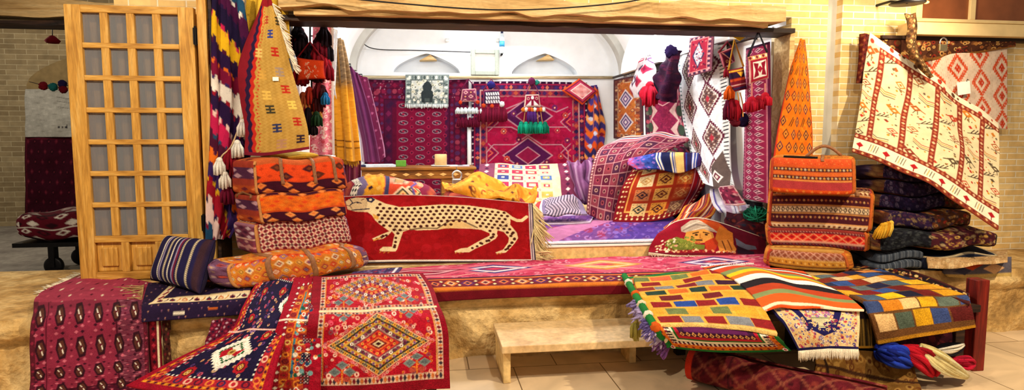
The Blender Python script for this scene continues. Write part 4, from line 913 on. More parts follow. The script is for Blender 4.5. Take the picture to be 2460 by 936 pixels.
rows = [[(752, 664, .60), (850, 658, .605), (940, 655, .605), (1016, 656, .60)], [(749, 700, .603), (852, 695, .61), (950, 691, .61), (1040, 687, .603)], [(744, 748, .598), (855, 745, .605), (960, 741, .605), (1056, 737, .598)], [(739, 778, .575), (858, 774, .58), (965, 769, .58), (1068, 764, .575)],
        [(736, 815, yr - .04), (858, 812, yr - .07), (968, 806, yr - .09), (1077, 800, yr - .10)], [(733, 880, yr - .05), (858, 876, yr - .09), (970, 868, yr - .11), (1079, 860, yr - .11)], [(731, 952, yr - .04), (858, 948, yr - .07), (970, 940, yr - .10), (1081, 930, yr - .09)]]
cloth('red_medallion_rug', rows, p_red, 330, 318, 'bright red rug with two stacked concentric diamonds draped over the ledge at front', 'rug', th=.024, wr=.005, mat=PILE, step=1.35, back='#7a0a1e', vs=[0, .17, .375, .47, .59, .80, 1])
def p_knit(c): c.fill('#6a1430').tdia(0, 0, c.W, c.H, 9, 8, 3.4, 3, ['#c8a0b0', '#2a1430', '#a82a4a'], .5)
cloth('knitted_cover', [[(508, 768, ES(508)[1] - .08), (545, 764, ES(508)[1] - .1), (585, 765, ES(508)[1] - .08)], [(500, 805, ES(508)[1] - .12), (540, 806, ES(508)[1] - .16), (580, 806, ES(508)[1] - .14)], [(494, 850, ES(508)[1] - .12), (540, 852, ES(508)[1] - .14), (585, 850, ES(508)[1] - .14)]], p_knit, 80, 80, 'small maroon knotted cover hanging on the stone behind the navy medallion rug', 'cover', wr=.012)
# ================================================================== RUNNERS ON THE LEDGE
def p_runner(c):
    c.fill('#bc3a58'); c.floral(0, 0, c.W, 66, 11, ['#cc6078', '#ac2c4a', '#dc8898', '#98304c', '#c85068'], 12)
    for x, h1, h2 in ((150, '#3a2a6a', '#e0d0d8'), (330, '#c2853a', '#e6b480'), (520, '#4a2a6a', '#d8c8dc'), (40, '#7a1430', '#d89aa0')):
        c.dia(x, 33, 88, 30, '#c85a70'); c.dia(x, 33, 66, 20, h1); c.dia(x, 33, 56, 15, h2); c.dia(x, 33, 40, 9, h1); c.dia(x, 33, 22, 5, '#c03a54')
    c.line([(0, 50), (90, 58), (240, 20), (420, 58), (600, 16)], 1.6, '#e8b0a0'); c.line([(0, 16), (90, 8), (240, 48), (420, 8), (600, 50)], 1.6, '#d88a8a')
    c.rect(0, 64, c.W, 68, '#3a1430'); c.rect(0, 68, c.W, 72, '#d86a2e'); c.rect(0, 72, c.W, 96, '#6a1620')
    c.tdia(0, 72, c.W, 96, 29, 24, 13, 11, ['#b83a1e', '#7a1c34', '#c8702e', '#50205a']); c.tdia(0, 72, c.W, 96, 29, 24, 8, 7, ['#e8b890', '#e07a3a']); c.tdia(0, 72, c.W, 96, 29, 24, 5, 4.4, ['#5a1028', '#3a1a3a']); c.tdia(14, 72, c.W, 96, 29, 12, 3, 3, ['#f0d8a0'])
    c.rect(0, 96, c.W, 100, '#d87a2e'); c.rect(0, 100, c.W, c.H, '#6a0f1e')
rows = [[(880, 652, ZP + .015), (1100, 634, ZP + .015), (1330, 622, ZP + .015), (1580, 613, ZP + .015), (1850, 606, ZP + .015)], [(950, 668, ZP + .015), (1110, 660, ZP + .015), (1350, 652, ZP + .015), (1600, 646, ZP + .015), (1850, 640, ZP + .015)],
        [ES(1000, .014, -.03), ES(1120, .014, -.03), ES(1360, .014, -.03), ES(1600, .014, -.03), ES(1860, .014, -.03)], [ES(1000, .005, .03), ES(1120, .005, .03), ES(1360, .005, .03), ES(1600, .005, .03), ES(1860, .005, .03)], [ES(1000, -.085, .045), ES(1120, -.08, .045), ES(1360, -.075, .045), ES(1600, -.08, .045), ES(1860, -.08, .045)]]
cloth('ledge_runner', rows, p_runner, 620, 108, 'long faded pink runner with a red geometric border spread along the stone ledge', 'rug', wr=.003, wk=(4, 20))
def p_blueend(c): c.fill('#3a2a52').floral(0, 0, c.W, c.H, 10, ['#5a4a7a', '#2a1c3e', '#7a6a90', '#8a2a4a'], 4).vs([(c.W - 14, c.W - 8, '#e6dfe6'), (c.W - 8, c.W, '#50406a')])
cloth('small_navy_rug', [[(850, 652, ZP + .03), (910, 645, ZP + .03), (966, 641, ZP + .03)], [(830, 668, ZP + .03), (895, 663, ZP + .03), (950, 660, ZP + .03)]], p_blueend, 110, 30, 'corner of a faded navy rug with a pale stripe beside the long orange bolster', 'rug')
# ------------------------------------------------------------------ stone step bench
bx0 = P(1206, 832, .27); zb = .27
t = thing('step_bench', 'low pale stone bench standing as a step in front of the ledge', 'bench', (1.6, 4.1, 0))
yb0 = bx0[1]
MB().box((bx0[0], yb0, zb - .05), (bx0[0] + 1.22, YE - .05, zb)).build('slab', stone('bench_stone', ((.3, '#c49a66'), (.55, '#e4c493'), (.8, '#d2ae7c')), 3, .25, .5, .006), t, False, .006)
for x in (bx0[0] + .015, bx0[0] + .95): MB().box((x, yb0 + (.06 if x < bx0[0] + .1 else .3), 0), (x + .05, YE - .06, zb - .05)).build('leg', M_YSTONE, t, False, .006)
# ================================================================== INSIDE THE SHOP: BACK WALL
YW = YB - .036
t = thing('hanging_rail', 'pale wooden rail running along the back wall of the shop', 'rail', P(1170, 186, YB - .06))
MB().tube([P(862, 185, YB - .06), P(1168, 186, YB - .06), P(1474, 186, YB - .06)], .024, 8).build('rail', M_POLE, t)
for x in (900, 1130, 1228, 1400): MB().tube([P(x, 185, YB - .06), P(x, 184, YB + .01)], .012, 6).build('bracket', M_IRON, t)
t = thing('hanging_rail', 'dark rail running along the right wall of the shop', 'rail', P(1650, 138, 103.12))
MB().tube([P(1474, 186, 103.12), P(1655, 134, 103.12), P(1862, 74, 103.12)], .02, 8).build('rail', M_DARKW, t)
for x in (1500, 1600, 1700, 1800): q = P(x, 186 - (x - 1474) * .287, 103.12); MB().tube([q, q + np.array([.09, 0, 0])], .01, 6).build('bracket', M_IRON, t)
def p_turk(c):
    c.fill('#5c0b2c'); c.frame(0, 7, '#3c0a24').fband(1, 7, 10, ['#7a2a4a', None], .4); c.frame(20, 22, '#3a0a26'); c.fband(8, 20, 16, ['#7d1438', '#46203e'], .42); c.frame(34, 36, '#431030'); c.fband(22, 34, 13, ['#7a1638', '#4d2450', '#92344a'], .4, 2)
    c.frame(46, 48, '#3a0a26'); c.fband(37, 46, 11, ['#6c1038', '#553060'], .4); c.frame(48, 66, '#4a0f32').fband(50, 64, 18, ['#6c1a44', '#3a1438'], .42); c.rect(76, 52, 192, c.H, '#780d32')
    for j in range(13):
        for i in range(3):
            x, y = 92 + i * 40, 62 + j * 20.5
            if x < c.W - 52:
                c.disc(x, y, 11, 5.4, '#a08794'); c.disc(x, y, 9.6, 4.3, '#4a1030'); c.line([(x - 4.5, y - 2.2), (x + 4.5, y + 2.2)], 2, '#a88e9a'); c.disc(x, y, 3, 2, '#a81c3c')
            c.star(x + 20, y + 10, 5, '#a3284a', '#4d0d2c')
    c.speck(2, 2, c.W, 46, 60, 1.4, ['#b58a9a', '#8a3a5a', '#a86070'])
cloth('turkmen_carpet', [[(876, 190, YW), (960, 192, YW - .03), (1050, 192, YW), (1126, 190, YW - .02)], [(876, 290, YW), (960, 290, YW - .04), (1050, 290, YW - .01), (1126, 290, YW - .03)], [(876, 500, YW), (960, 500, YW - .03), (1050, 500, YW), (1126, 500, YW - .02)]], p_turk, 250, 310, 'dark wine carpet with rows of small oval medallions hanging behind the low desk', 'carpet', wr=.006, step=1.25)
def p_persian(c):
    c.fill('#8f0f3c'); c.frame(0, 6, '#3a1238').fband(0, 6, 8, ['#e6d6dc', None], .3, 1); c.frame(6, 9, '#a82048'); c.frame(9, 20, '#4a1c4c').fband(9, 20, 11, ['#d87a5a', '#6a1c3c', '#3d2a6a', '#c0304a'], .42); c.frame(20, 22, '#d8a8a0'); c.frame(22, 34, '#8c2440').fband(22, 34, 14, ['#4a2458', '#b8503a', '#2e1c4a'], .42); c.frame(34, 37, '#b06a6a'); 
    c.rect(37, 37, c.W - 37, c.H, '#a50f3e'); L = '#c08896'
    for y0 in (40,): c.floral(40, y0, c.W - 40, c.H, 16, ['#b01a48', '#8a0d36', '#9c1840', '#a81244'], 6)
    cx = c.W / 2 - 6
    for y in (82, 176):
        for s, h in ((1, L), (.92, '#501248'), (.5, L), (.44, '#8a1440')): c.dia(cx, y, 62 * s, 44 * s, h)
    for x0, sgn in ((40, 1), (c.W - 42, -1)):
        for y in (96, 170): 
            for k in range(3): c.line([(x0, y - 22 + k * 7), (x0 + sgn * (24 - k * 7), y), (x0, y + 22 - k * 7)], 2, [L, '#4d1648', '#e0705a'][k])
    for pts in ([(cx, 128), (cx - 34, 150), (cx - 82, 150), (cx - 98, 168), (cx - 98, 206)], [(cx, 128), (cx + 34, 150), (cx + 82, 150), (cx + 98, 168), (cx + 98, 206)], [(cx, 128), (cx - 40, 108), (cx - 96, 108)], [(cx, 128), (cx + 40, 108), (cx + 96, 108)], [(cx - 98, 60), (cx - 70, 72), (cx, 44), (cx + 70, 72), (cx + 98, 60)]): c.line(pts, 2.6, L)
    for x, y, h in ((70, 62, '#d0403a'), (100, 76, '#6a2a6a'), (200, 62, '#5a2a6a'), (226, 80, '#c8503a'), (76, 118, '#d8604a'), (112, 138, '#5a1c4a'), (206, 116, '#c83a4a'), (230, 140, '#6a2458'), (84, 184, '#d0503a'), (108, 196, '#4d1c4a'), (214, 178, '#c83a3a'), (232, 198, '#d89a7a'), (180, 192, '#5a2050'), (136, 60, '#4a2060')): c.star(x, y, 8, h, '#8a0d36', '#e8c0a8')
    for k in range(5): c.line([(60 + k * 4, 214), (60 + k * 4, 205)], 1, L)
cloth('red_tribal_carpet', [[(1133, 196, YW), (1230, 195, YW - .03), (1320, 196, YW), (1410, 198, YW - .02)], [(1133, 290, YW), (1230, 290, YW - .03), (1320, 290, YW), (1411, 290, YW - .02)], [(1133, 500, YW), (1230, 500, YW - .03), (1320, 500, YW), (1413, 500, YW - .02)]], p_persian, 280, 305, 'raspberry tribal carpet with pale-edged hexagon outlines on the right half of the back wall', 'carpet', wr=.006, step=1.2)
t = MB().tube([P(1127, 262, YW - .12), P(1128, 470, YW - .12)], .034, 12).build('white_post', solid('white_paint', '#f2f3f5', .5, .03), None); tag(t, 'white metal post standing between the two carpets on the back wall', 'post')
def p_prayer(c):
    c.fill('#c6c9c2'); c.frame(0, 3, '#7d8a88').fband(3, 12, 7, ['#4a5654', '#e8e6da', '#6d7a78'], .4, 2, '#9aa5a0'); c.frame(12, 15, '#57625f'); c.floral(15, 15, c.W - 15, c.H - 13, 8, ['#eae6d4', '#4e5a58', '#9aa39c', '#d8d2b4', '#6d7876'], 8)
    x = c.W / 2; c.poly([(x, 14), (x - 12, 28), (x - 9, 40), (x - 15, 48), (x - 12, 66), (x + 12, 66), (x + 15, 48), (x + 9, 40), (x + 12, 28)], '#2c3436'); c.disc(x, 26, 9, 8, '#2c3436'); c.disc(x, 44, 14, 8, '#2c3436'); c.rect(x - 6, 56, x + 6, 64, '#4a5452')
o = cloth('prayer_rug', [[(974, 179, YW - .10), (1026, 179, YW - .10), (1079, 179, YW - .10)], [(974, 220, YW - .12), (1026, 220, YW - .12), (1078, 220, YW - .12)], [(973, 250, YW - .11), (1025, 252, YW - .11), (1077, 250, YW - .11)]], p_prayer, 104, 72, 'small grey and cream prayer rug hung over the rail on the wine carpet', 'rug', step=1.1, wr=.003)
S = SURF[o.name]; fringe(S[-1, 0], S[-1, -1], (0, 0, -1), 60, .06, '#e6ebe8', o, .006, .1)
# ------------------------------------------------------------------ hung pouches with tassels
def wallbag(label, apex, quad, D, paint, W_, H_, back, strap_h, tas, group=None, name='woven_bag', thick=.06, tuft=None):
    t = thing(name, label, 'bag', P((quad[0][0] + quad[2][0]) / 2, quad[2][1], D), group)
    pillow('pouch', [P(x, y, D - .06) for x, y in quad], thick, paint, W_, H_, back, parent=t, pinch=.02, step=1.1)
    if apex: MB().color(strap_h).tube([P(*quad[0], D - .06), P(*apex, D - .02), P(*quad[1], D - .06)], .011, 6).build('carrying_strap', YARN, t)
    for x, y, L, r, h in tas: tassel(P(x, y, D - .07), L, r, h, t)
    if tuft:
        for x, y, r, h in tuft: MB().color(h).ball(P(x, y, D - .08), r, 8, 10, .4).build('tuft', YARN, t)
    return t
def p_b1(c): c.fill('#7d2f52').frame(0, 3, '#c88a8a'); c.tdia(4, 4, c.W - 4, c.H - 4, 12, 10, 6, 5, ['#d8a0a0', '#4a1838']); c.tdia(4, 4, c.W - 4, c.H - 4, 12, 10, 3, 2.4, ['#7d2f52', '#d88a6a'])
tas = [(1100 + i * 9, 258, .10, .05, '#dfe9ea') for i in range(7)] + [(1102 + i * 9, 282, .15, .045, '#6d1030') for i in range(6)]
wallbag('pink woven bag with a row of white tassels hanging over the white post', (1125, 190), [(1110, 214), (1144, 212), (1147, 244), (1105, 245)], YW - .15, p_b1, 36, 32, '#4a1838', '#6a2448', tas, tuft=[(1106, 246, .03, '#c83a1e'), (1148, 245, .03, '#c83a1e')])
def p_b2(c):
    c.fill('#3a1c48').frame(0, 3, '#7a2a4a'); c.rect(4, 4, c.W - 4, c.H - 4, '#2a1a38')
    for r in range(3):
        for k in range(6): x, y = 6 + k * 6, 6 + r * 9; c.poly([(x, y), (x + 4, y), (x + 6, y + 7), (x + 2, y + 7)], '#efe9ee')
wallbag('dark bag with white slanting blocks and a thick maroon fringe on the red tribal carpet', (1180, 190), [(1161, 217), (1200, 215), (1204, 250), (1160, 252)], YW - .15, p_b2, 44, 34, '#2a1a38', '#7a2a4a', [(1152 + i * 6.5, 256, .24, .055, ['#6a0f2c', '#7c1432'][i % 2]) for i in range(10)], tuft=[(1180, 204, .06, '#2c2470'), (1162, 254, .035, '#c8441e'), (1182, 255, .035, '#c8441e'), (1206, 250, .045, '#e8e6ea')])
def p_b3(c):
    c.fill('#8a1438').frame(0, 3, '#d8b8a8'); x = c.W / 2
    c.disc(x, 8, 4, 4, '#f0e8ea'); c.poly([(5, 26), (x - 3, 14), (x - 3, 26)], '#f0e8ea'); c.poly([(c.W - 5, 26), (x + 3, 14), (x + 3, 26)], '#f0e8ea'); c.star(9, 10, 4, '#e8a0a0', '#5a1030'); c.star(c.W - 9, 10, 4, '#e8a0a0', '#5a1030')
wallbag('crimson bag with bright green tassels hanging at the middle of the red tribal carpet', (1279, 188), [(1262, 227), (1295, 226), (1299, 256), (1258, 258)], YW - .15, p_b3, 40, 30, '#5a1030', '#a04a6a', [(1252 + i * 11.5, 292, .19, .065, ['#0f8a6a', '#14a07c', '#0c7a5e'][i % 3]) for i in range(6)] + [(1270 + i * 7, 262, .2, .035, '#5a2a7a') for i in range(3)], tuft=[(1257 + i * 7, 263, .035, ['#e07a2a', '#f0e8e0', '#c83a2a'][i % 3]) for i in range(8)] + [(1278, 196, .06, '#6a1f4a'), (1290, 198, .04, '#2a8a7a')])
for x in (1262, 1272, 1290, 1298): cord([(x, 262, YW - .2), (x + (x - 1278) * .25, 294, YW - .21)], .006, YARN, [o for o in COL.objects if o.get('label', '').startswith('crimson bag with bright')][0], h='#d8a05a')
def p_dcush(c): c.fill('#b82a2a').frame(0, 4, '#e2501e'); c.frame(4, 7, '#7a1840').frame(7, 12, '#c03a5a').frame(12, 14, '#f0d8d0'); c.rect(14, 14, c.W - 14, c.H - 14, '#e39a98'); c.tdia(14, 14, c.W - 14, c.H - 14, 12, 12, 5, 5, ['#d8807e', '#eab0ac'])
pillow('square_cushion', [P(1391, 188, YW - .2), P(1437, 219, YW - .2), P(1399, 252, YW - .2), P(1349, 217, YW - .2)], .16, p_dcush, 60, 60, '#c83a1e', 'pink square cushion with orange edge hung cornerwise from the back rail', 'cushion', pinch=.03, step=1.1)
def p_ob(c):
    t = (c.Y + 1.2 * abs((c.X % 26) - 13)) / 16; k = np.floor(t).astype(int)
    for j, h in enumerate(['#3a2c6e', '#e0641e', '#4a3a8a', '#d8501c', '#2c2456', '#e8944a']): c.a[k % 6 == j] = C(h)
    c.tdia(0, 0, c.W, c.H, 26, 32, 6, 6, ['#c8d0e8', '#7a1430'], .5)
cloth('orange_blue_kilim', [[(1420, 208, YW - .1), (1428, 204, YW - .16), (1436, 208, YW - .1)], [(1414, 250, YW - .1), (1428, 250, YW - .2), (1442, 250, YW - .1)], [(1408, 300, YW - .1), (1430, 304, YW - .22), (1452, 308, YW - .1)], [(1406, 385, YW - .1), (1424, 390, YW - .2), (1440, 388, YW - .1)]], p_ob, 60, 180, 'orange and blue stepped kilim hanging folded at the right end of the back rail', 'kilim', pleat=(.03, 2, .3), mat=KILIM)
# ------------------------------------------------------------------ framed picture, bottle, lamps, cable
a, b = P(1131, 118, YW), P(1199, 181, YW)
t = thing('picture_frame', 'pale grey frame around a blank white picture standing on the back rail', 'picture', ((a[0] + b[0]) / 2, YW, b[2]))
fw = .07; y0 = YW - .03
mb = MB()
for bx in (((a[0], y0, b[2]), (a[0] + fw, YB, a[2])), ((b[0] - fw, y0, b[2]), (b[0], YB, a[2])), ((a[0] + fw, y0, b[2]), (b[0] - fw, YB, b[2] + fw)), ((a[0] + fw, y0, a[2] - fw), (b[0] - fw, YB, a[2]))): mb.box(*bx)
mb.build('frame', solid('sage_grey_frame', '#a9b0a4', .5, .08), t, False, .01)
MB().box((a[0] + fw, YB - .025, b[2] + fw), (b[0] - fw, YB - .01, a[2] - fw)).build('picture', M_WHITE, t, False)
bc = P(1206, 128, YB - .12); k_ = 10.3 / F
t = thing('water_bottle', 'clear plastic bottle with blue label and dark cap above the picture frame', 'bottle', bc)
MB().lathe(bc, [(.001, 0), (5.5 * k_, 0), (6 * k_, 2 * k_), (5.6 * k_, 12 * k_), (6 * k_, 14 * k_), (5.6 * k_, 24 * k_), (6 * k_, 30 * k_), (4.5 * k_, 40 * k_), (2.4 * k_, 45 * k_), (2.4 * k_, 46 * k_), (.001, 46 * k_)], 20).build('bottle_body', solid('cloudy_clear_plastic', '#dcebf5', .2, .04), t)
MB().lathe(bc, [(6.1 * k_, 15 * k_), (6.2 * k_, 15 * k_), (6.2 * k_, 28 * k_), (6.1 * k_, 28 * k_)], 20).build('label', solid('blue_label', '#3d9bd0', .4), t)
MB().lathe(bc, [(.001, 46 * k_), (3 * k_, 46 * k_), (3 * k_, 53 * k_), (.001, 53 * k_)], 16).build('cap', solid('navy_cap', '#1c2450', .4), t)
MB().tube([bc + np.array([0, 0, -.015]), bc + np.array([0, .13, -.015])], .015, 8).build('peg', M_IRON, t)
la, lb = P(1075, 97, YB - .06), P(1195, 97, YB - .06)
t = thing('tube_lamp', 'white glowing tube lamp fixed high on the back wall left of the bottle', 'lamp', (la + lb) / 2)
MB().tube([la, lb], .022, 12).build('tube', glow('tube_glow', '#f4faff', 7), t)
for e_ in (la, lb): MB().tube([e_ + np.array([-.03, 0, 0]), e_ + np.array([.03, 0, 0])], .03, 12).box(e_ + np.array([-.02, 0, -.02]), e_ + np.array([.02, .06, .02])).build('end_cap', M_WHITE, t)
def bulb(px, py, D, label):
    q = P(px, py, D); t = thing('hanging_bulb', label, 'lamp', q)
    mb = MB()
    for s in (0, math.pi): mb.tube([q + np.array([.05 * math.cos(a_ + s), .05 * math.sin(a_ + s), .02 + .018 * a_]) for a_ in np.linspace(-3, 5, 40)], .014, 6)
    mb.build('spiral_bulb', glow('bulb_glow', '#f6fbff', 30), t)
    MB().lathe(q + np.array([0, 0, .11]), [(.001, 0), (.03, 0), (.035, .05), (.02, .09), (.001, .09)], 14).build('socket', M_WHITE, t)
    MB().tube([q + np.array([0, 0, .2]), q + np.array([0, 0, .62])], .006, 6).build('flex', M_CABLE, t)
bulb(1583, 96, 7.6, 'glowing white spiral bulb hanging over the right side of the shop')
bulb(822, 88, 7.6, 'glowing white spiral bulb hanging over the left side of the shop')
tag(cord([(842, 72, 9.9), (872, 104, 10.0), (906, 118, 10.2), (1000, 121, 10.25), (1130, 125, 10.26)], .008, M_CABLE, None, 'wall_cable'), 'dark cable strung across the white vault left of the picture frame', 'cable')
# ------------------------------------------------------------------ desk with papers, candle and box
D1 = 8.6; ta, tb = P(868, 402, D1), P(1139, 402, D1)
t = thing('low_desk', 'low carved wooden desk in front of the wine carpet', 'desk', ((ta[0] + tb[0]) / 2, D1 + .3, ZI))
zt = ta[2]
M_DESK = wood('carved_desk_wood', '#4d2a0c', '#875018', '#a8702c', 0, .45, 8)
MB().box((ta[0] - .03, D1 - .03, zt - .04), (tb[0] + .03, D1 + .62, zt)).build('desk_top', M_DESK, t, False, .008)
MB().box((ta[0], D1, zt - .16), (tb[0], D1 + .58, zt - .04)).build('apron', M_DESK, t, False, .004)
M_INL = solid('pale_wood_inlay', '#d9a862', .5)
for k in range(9): 
    x = ta[0] + .09 + k * (tb[0] - ta[0] - .18) / 8; z = zt - .1; MB().prism([(x - .05, D1 - .004, z), (x, D1 - .004, z + .022), (x + .05, D1 - .004, z), (x, D1 - .004, z - .022)], (0, .01, 0)).build('inlay', M_INL, t, False)
for x0, x1 in ((ta[0] + .02, ta[0] + .5), (tb[0] - .45, tb[0] - .02)): MB().box((x0, D1 + .02, ZI), (x1, D1 + .56, zt - .16)).box((x0 + .05, D1 + .008, ZI + .06), (x1 - .05, D1 + .03, zt - .2)).build('pedestal', M_DESK, t, False, .006)
mb = MB(); r_ = random.Random(5)
def sheetq(px, py, w, d, rot, z):
    q = P(px, py, D1 + .25); x, y = q[0], q[1]; cs, sn = math.cos(rot), math.sin(rot)
    return [(x + cs * a_ - sn * b_, y + sn * a_ + cs * b_, z) for a_, b_ in ((-w, -d), (w, -d), (w, d), (-w, d))]
tag(MB().prism(sheetq(912, 394, .20, .15, .2, zt + .0), (0, 0, .03)).build('papers', solid('pale_blue_paper', '#dfe9f0', .7), None, False), 'pale papers lying on the left end of the low desk', 'papers')
tag(MB().prism(sheetq(882, 397, .1, .12, -.3, zt + .0), (0, 0, .025)).build('notebook', solid('navy_notebook', '#23264a', .6), None, False), 'dark notebook beside the pale papers on the desk', 'notebook')
q = P(963, 388, D1 + .2)
tag(MB().box((q[0] - .07, q[1], zt), (q[0] + .07, q[1] + .1, zt + .085)).build('green_box', solid('lime_green_box', '#5f9a2e', .5), None, False, .006), 'small lime green box on the desk beside the papers', 'box')
q = P(1059, 392, D1 + .2)
t2 = thing('candle', 'thick cream candle standing on a white saucer on the desk', 'candle', (q[0], q[1], zt))
MB().lathe((q[0], q[1], zt), [(.001, .0), (.13, .004), (.14, .018), (.12, .012), (.001, .01)], 24).build('saucer', M_WHITE, t2)
MB().lathe((q[0], q[1], zt + .012), [(.001, 0), (.085, 0), (.085, .15), (.075, .158), (.06, .145), (.001, .14)], 24).build('candle_body', solid('cream_wax', '#e2b878', .5, .06), t2)
MB().tube([(q[0], q[1], zt + .15), (q[0] + .005, q[1], zt + .18)], .004, 6).build('wick', M_CABLE, t2)
for px_, py_, w_, l_, cc in ((1092, 393, .12, 'printed white leaflets lying right of the candle', '#e6e8ee'), (1112, 396, .08, 'folded pale lavender leaflet at the right end of the desk', '#c9c8dc')):
    tag(MB().prism(sheetq(px_, py_, w_, .09, .1, zt), (0, 0, .015)).build('leaflets', solid('leaflet_' + cc[1:], cc, .7), None, False), l_, 'papers')
# steel ring stand in front of the desk
q = P(1098, 421, 7.6); t2 = thing('padlock', 'open steel padlock hanging on a loop in front of the desk', 'padlock', q)
MB().tube([q + .055 * np.array([math.cos(a_), 0, math.sin(a_)]) for a_ in np.linspace(-.9, 4.0, 24)], .011, 8).build('shackle', M_CHROME, t2)
MB().box(q + np.array([-.06, -.02, -.13]), q + np.array([.05, .02, -.04])).build('lock_body', M_CHROME, t2, False, .012)
cord([q + np.array([0, 0, .05]), P(1096, 401, 7.9)], .004, M_CABLE, t2)
# ------------------------------------------------------------------ rugs on the shop floor
def p_squares(c):
    c.fill('#d8c8a4'); c.rect(0, 0, 34, c.H, '#7a3a52'); c.rect(c.W - 48, 0, c.W, c.H, '#7a2c4a')
    c.tdia(10, 0, 24, c.H, 14, 11, 5, 4.4, ['#e0c8c0', '#4a1838']); c.tdia(c.W - 40, 0, c.W - 26, c.H, 14, 11, 5, 4.4, ['#e0c8c0', '#4a1838'])
    cols = ['#b03a4a', '#d8c49c', '#a8344a', '#4d6a9e', '#34407a', '#c8b48a', '#a82a4a', '#c8a050', '#5a4a86', '#8a3050']
    k = 0
    for r in range(6):
        for i in range(4):
            x, y = 40 + i * 30, 4 + r * 18; h = cols[(i * 3 + r * 2 + (i * r) % 3) % 10]; c.rect(x, y, x + 24, y + 12, h); c.rect(x + 5, y + 3, x + 19, y + 9, cols[(i + r * 5 + 4) % 10]); c.rect(x + 9, y + 4.5, x + 15, y + 7.5, '#e0d0b0')
            c.star(x - 3, y - 3, 2.5, '#5a2a4a', '#d8c8a4')
rows = [[(1152, 394, 8.3), (1230, 393, 8.3), (1300, 394, 8.3), (1392, 390, 8.3)], [(1148, 430, 7.9), (1230, 430, 7.85), (1306, 432, 7.85), (1400, 430, 7.9)], [(1144, 500, 7.5), (1230, 498, 7.4), (1312, 496, 7.4), (1400, 496, 7.5)]]
cloth('checked_carpet', rows, p_squares, 220, 110, 'cream carpet with small coloured squares leaning below the red tribal carpet', 'carpet', wr=.008, step=1.3)
def p_fcarpet(c):
    c.fill('#6d3a7c'); c.floral(0, 0, c.W, c.H, 12, ['#8a4a8c', '#5a2c78', '#a05a8a', '#7a3a6a', '#9a6aa8', '#8a2a54'], 21)
    c.poly([(0, c.H * .75), (c.W * .55, c.H * .1), (c.W * .6, c.H * .1), (c.W * .1, c.H)], '#b06a94'); c.poly([(c.W * .35, c.H), (c.W * .66, c.H * .3), (c.W, c.H * .5), (c.W, c.H)], '#4d2f86')
    c.floral(c.W * .4, c.H * .5, c.W, c.H, 10, ['#5a3a94', '#43287a', '#7a5aa8', '#6a3a80'], 22); c.line([(0, c.H * .2), (c.W * .3, c.H * .2), (c.W * .5, c.H * .02)], 3, '#c8b0cc'); c.rect(0, c.H - 5, c.W, c.H, '#d8d4e0')
rows = [[(1250, 512, ZI + .018), (1400, 508, ZI + .018), (1560, 506, ZI + .018), (1700, 506, ZI + .018)], [(1255, 548, ZI + .018), (1410, 545, ZI + .018), (1580, 541, ZI + .018), (1740, 538, ZI + .018)], [Q(1290, 5.40, ZI + .018), Q(1420, 5.40, ZI + .018), Q(1600, 5.40, ZI + .018), Q(1780, 5.41, ZI + .018)]]
cloth('shop_floor_carpet', rows, p_fcarpet, 330, 90, 'purple and rose carpet covering the raised shop floor right of the cheetah rug', 'carpet', wr=.002)
def p_flat2(c): c.fill('#6a3a78').floral(0, 0, c.W, c.H, 10, ['#8a5a94', '#54307a', '#a06a9a'], 31).frame(0, 4, '#c8b4d0')
cloth('small_purple_rug', [[(1290, 517, ZI + .035), (1360, 515, ZI + .035), (1432, 512, ZI + .035)], [(1290, 537, ZI + .035), (1360, 536, ZI + .035), (1418, 533, ZI + .035)]], p_flat2, 130, 24, 'small folded purple rug with pale edge lying on the shop floor carpet', 'rug')
def p_bwstripe(c):
    c.fill('#b9a6b8'); t = (c.X + .9 * abs((c.Y % 24) - 12)) / 7; c.a[(t % 1 < .45)] = C('#3a3348'); c.vs([(0, 14, '#a83a3a'), (14, 18, '#efe6e4'), (18, 26, '#7a6a8a'), (c.W - 16, c.W, '#8a7a9a')])
rows = [[(1292, 486, 6.9), (1320, 474, 6.9), (1352, 468, 6.9), (1375, 470, 6.9)], [(1282, 498, 6.75), (1325, 490, 6.7), (1372, 486, 6.7), (1402, 488, 6.75)], [(1285, 516, 6.6), (1330, 514, 6.55), (1380, 514, 6.55), (1412, 512, 6.6)]]
cloth('striped_blanket', rows, p_bwstripe, 120, 44, 'crumpled black, white and red striped blanket at the foot of the checked carpet', 'blanket', wr=.02, wk=(4, 6), th=.02)
# bolster and orange heap behind the cheetah rug
def p_bolst(c):
    c.fill('#d0562a'); c.rect(0, 0, 34, c.H, '#efe3d0'); c.tdia(0, 0, 34, c.H, 12, 9, 5, 4, ['#1d1a2a'], .5); c.rect(34, 0, 58, c.H, '#6a5a7a'); c.rect(58, 0, 108, c.H, '#e09a2a'); c.tdia(58, 0, 108, c.H, 24, 14, 8, 5, ['#3a1a2a', '#f0b85a', '#c8501e'], .5)
    for x in (58, 104): c.tdia(x - 4, 0, x + 8, c.H, 12, 8, 6, 4, ['#e09a2a'])
    c.rect(112, 0, 124, c.H, '#3a3a5e'); c.rect(124, 0, c.W, c.H, '#c8442a'); 
    for x, y in ((162, 20), (214, 42), (150, 56), (200, 8)): c.dias(x, y, 30, 16, '#e8c8a8', '#3d3a2e', '#e8b87a', '#c8442a')
    c.rect(c.W - 30, 0, c.W, c.H, '#7a1c3a'); c.vs([(c.W - 60, c.W - 52, '#5a4a86')])
q0, q1 = P(815, 500, 6.02), P(1052, 500, 6.02)
c8 = [(q0[0], 5.95, ZI + .02), (q1[0], 5.95, ZI + .02), (q1[0], 6.55, ZI + .02), (q0[0], 6.55, ZI + .02)]; zt1, zt2 = P(940, 416, 6.1)[2], P(1045, 440, 6.1)[2]
c8 += [(q0[0], 5.95, zt1), (q1[0], 5.95, zt2), (q1[0], 6.55, zt2), (q0[0], 6.55, zt1)]
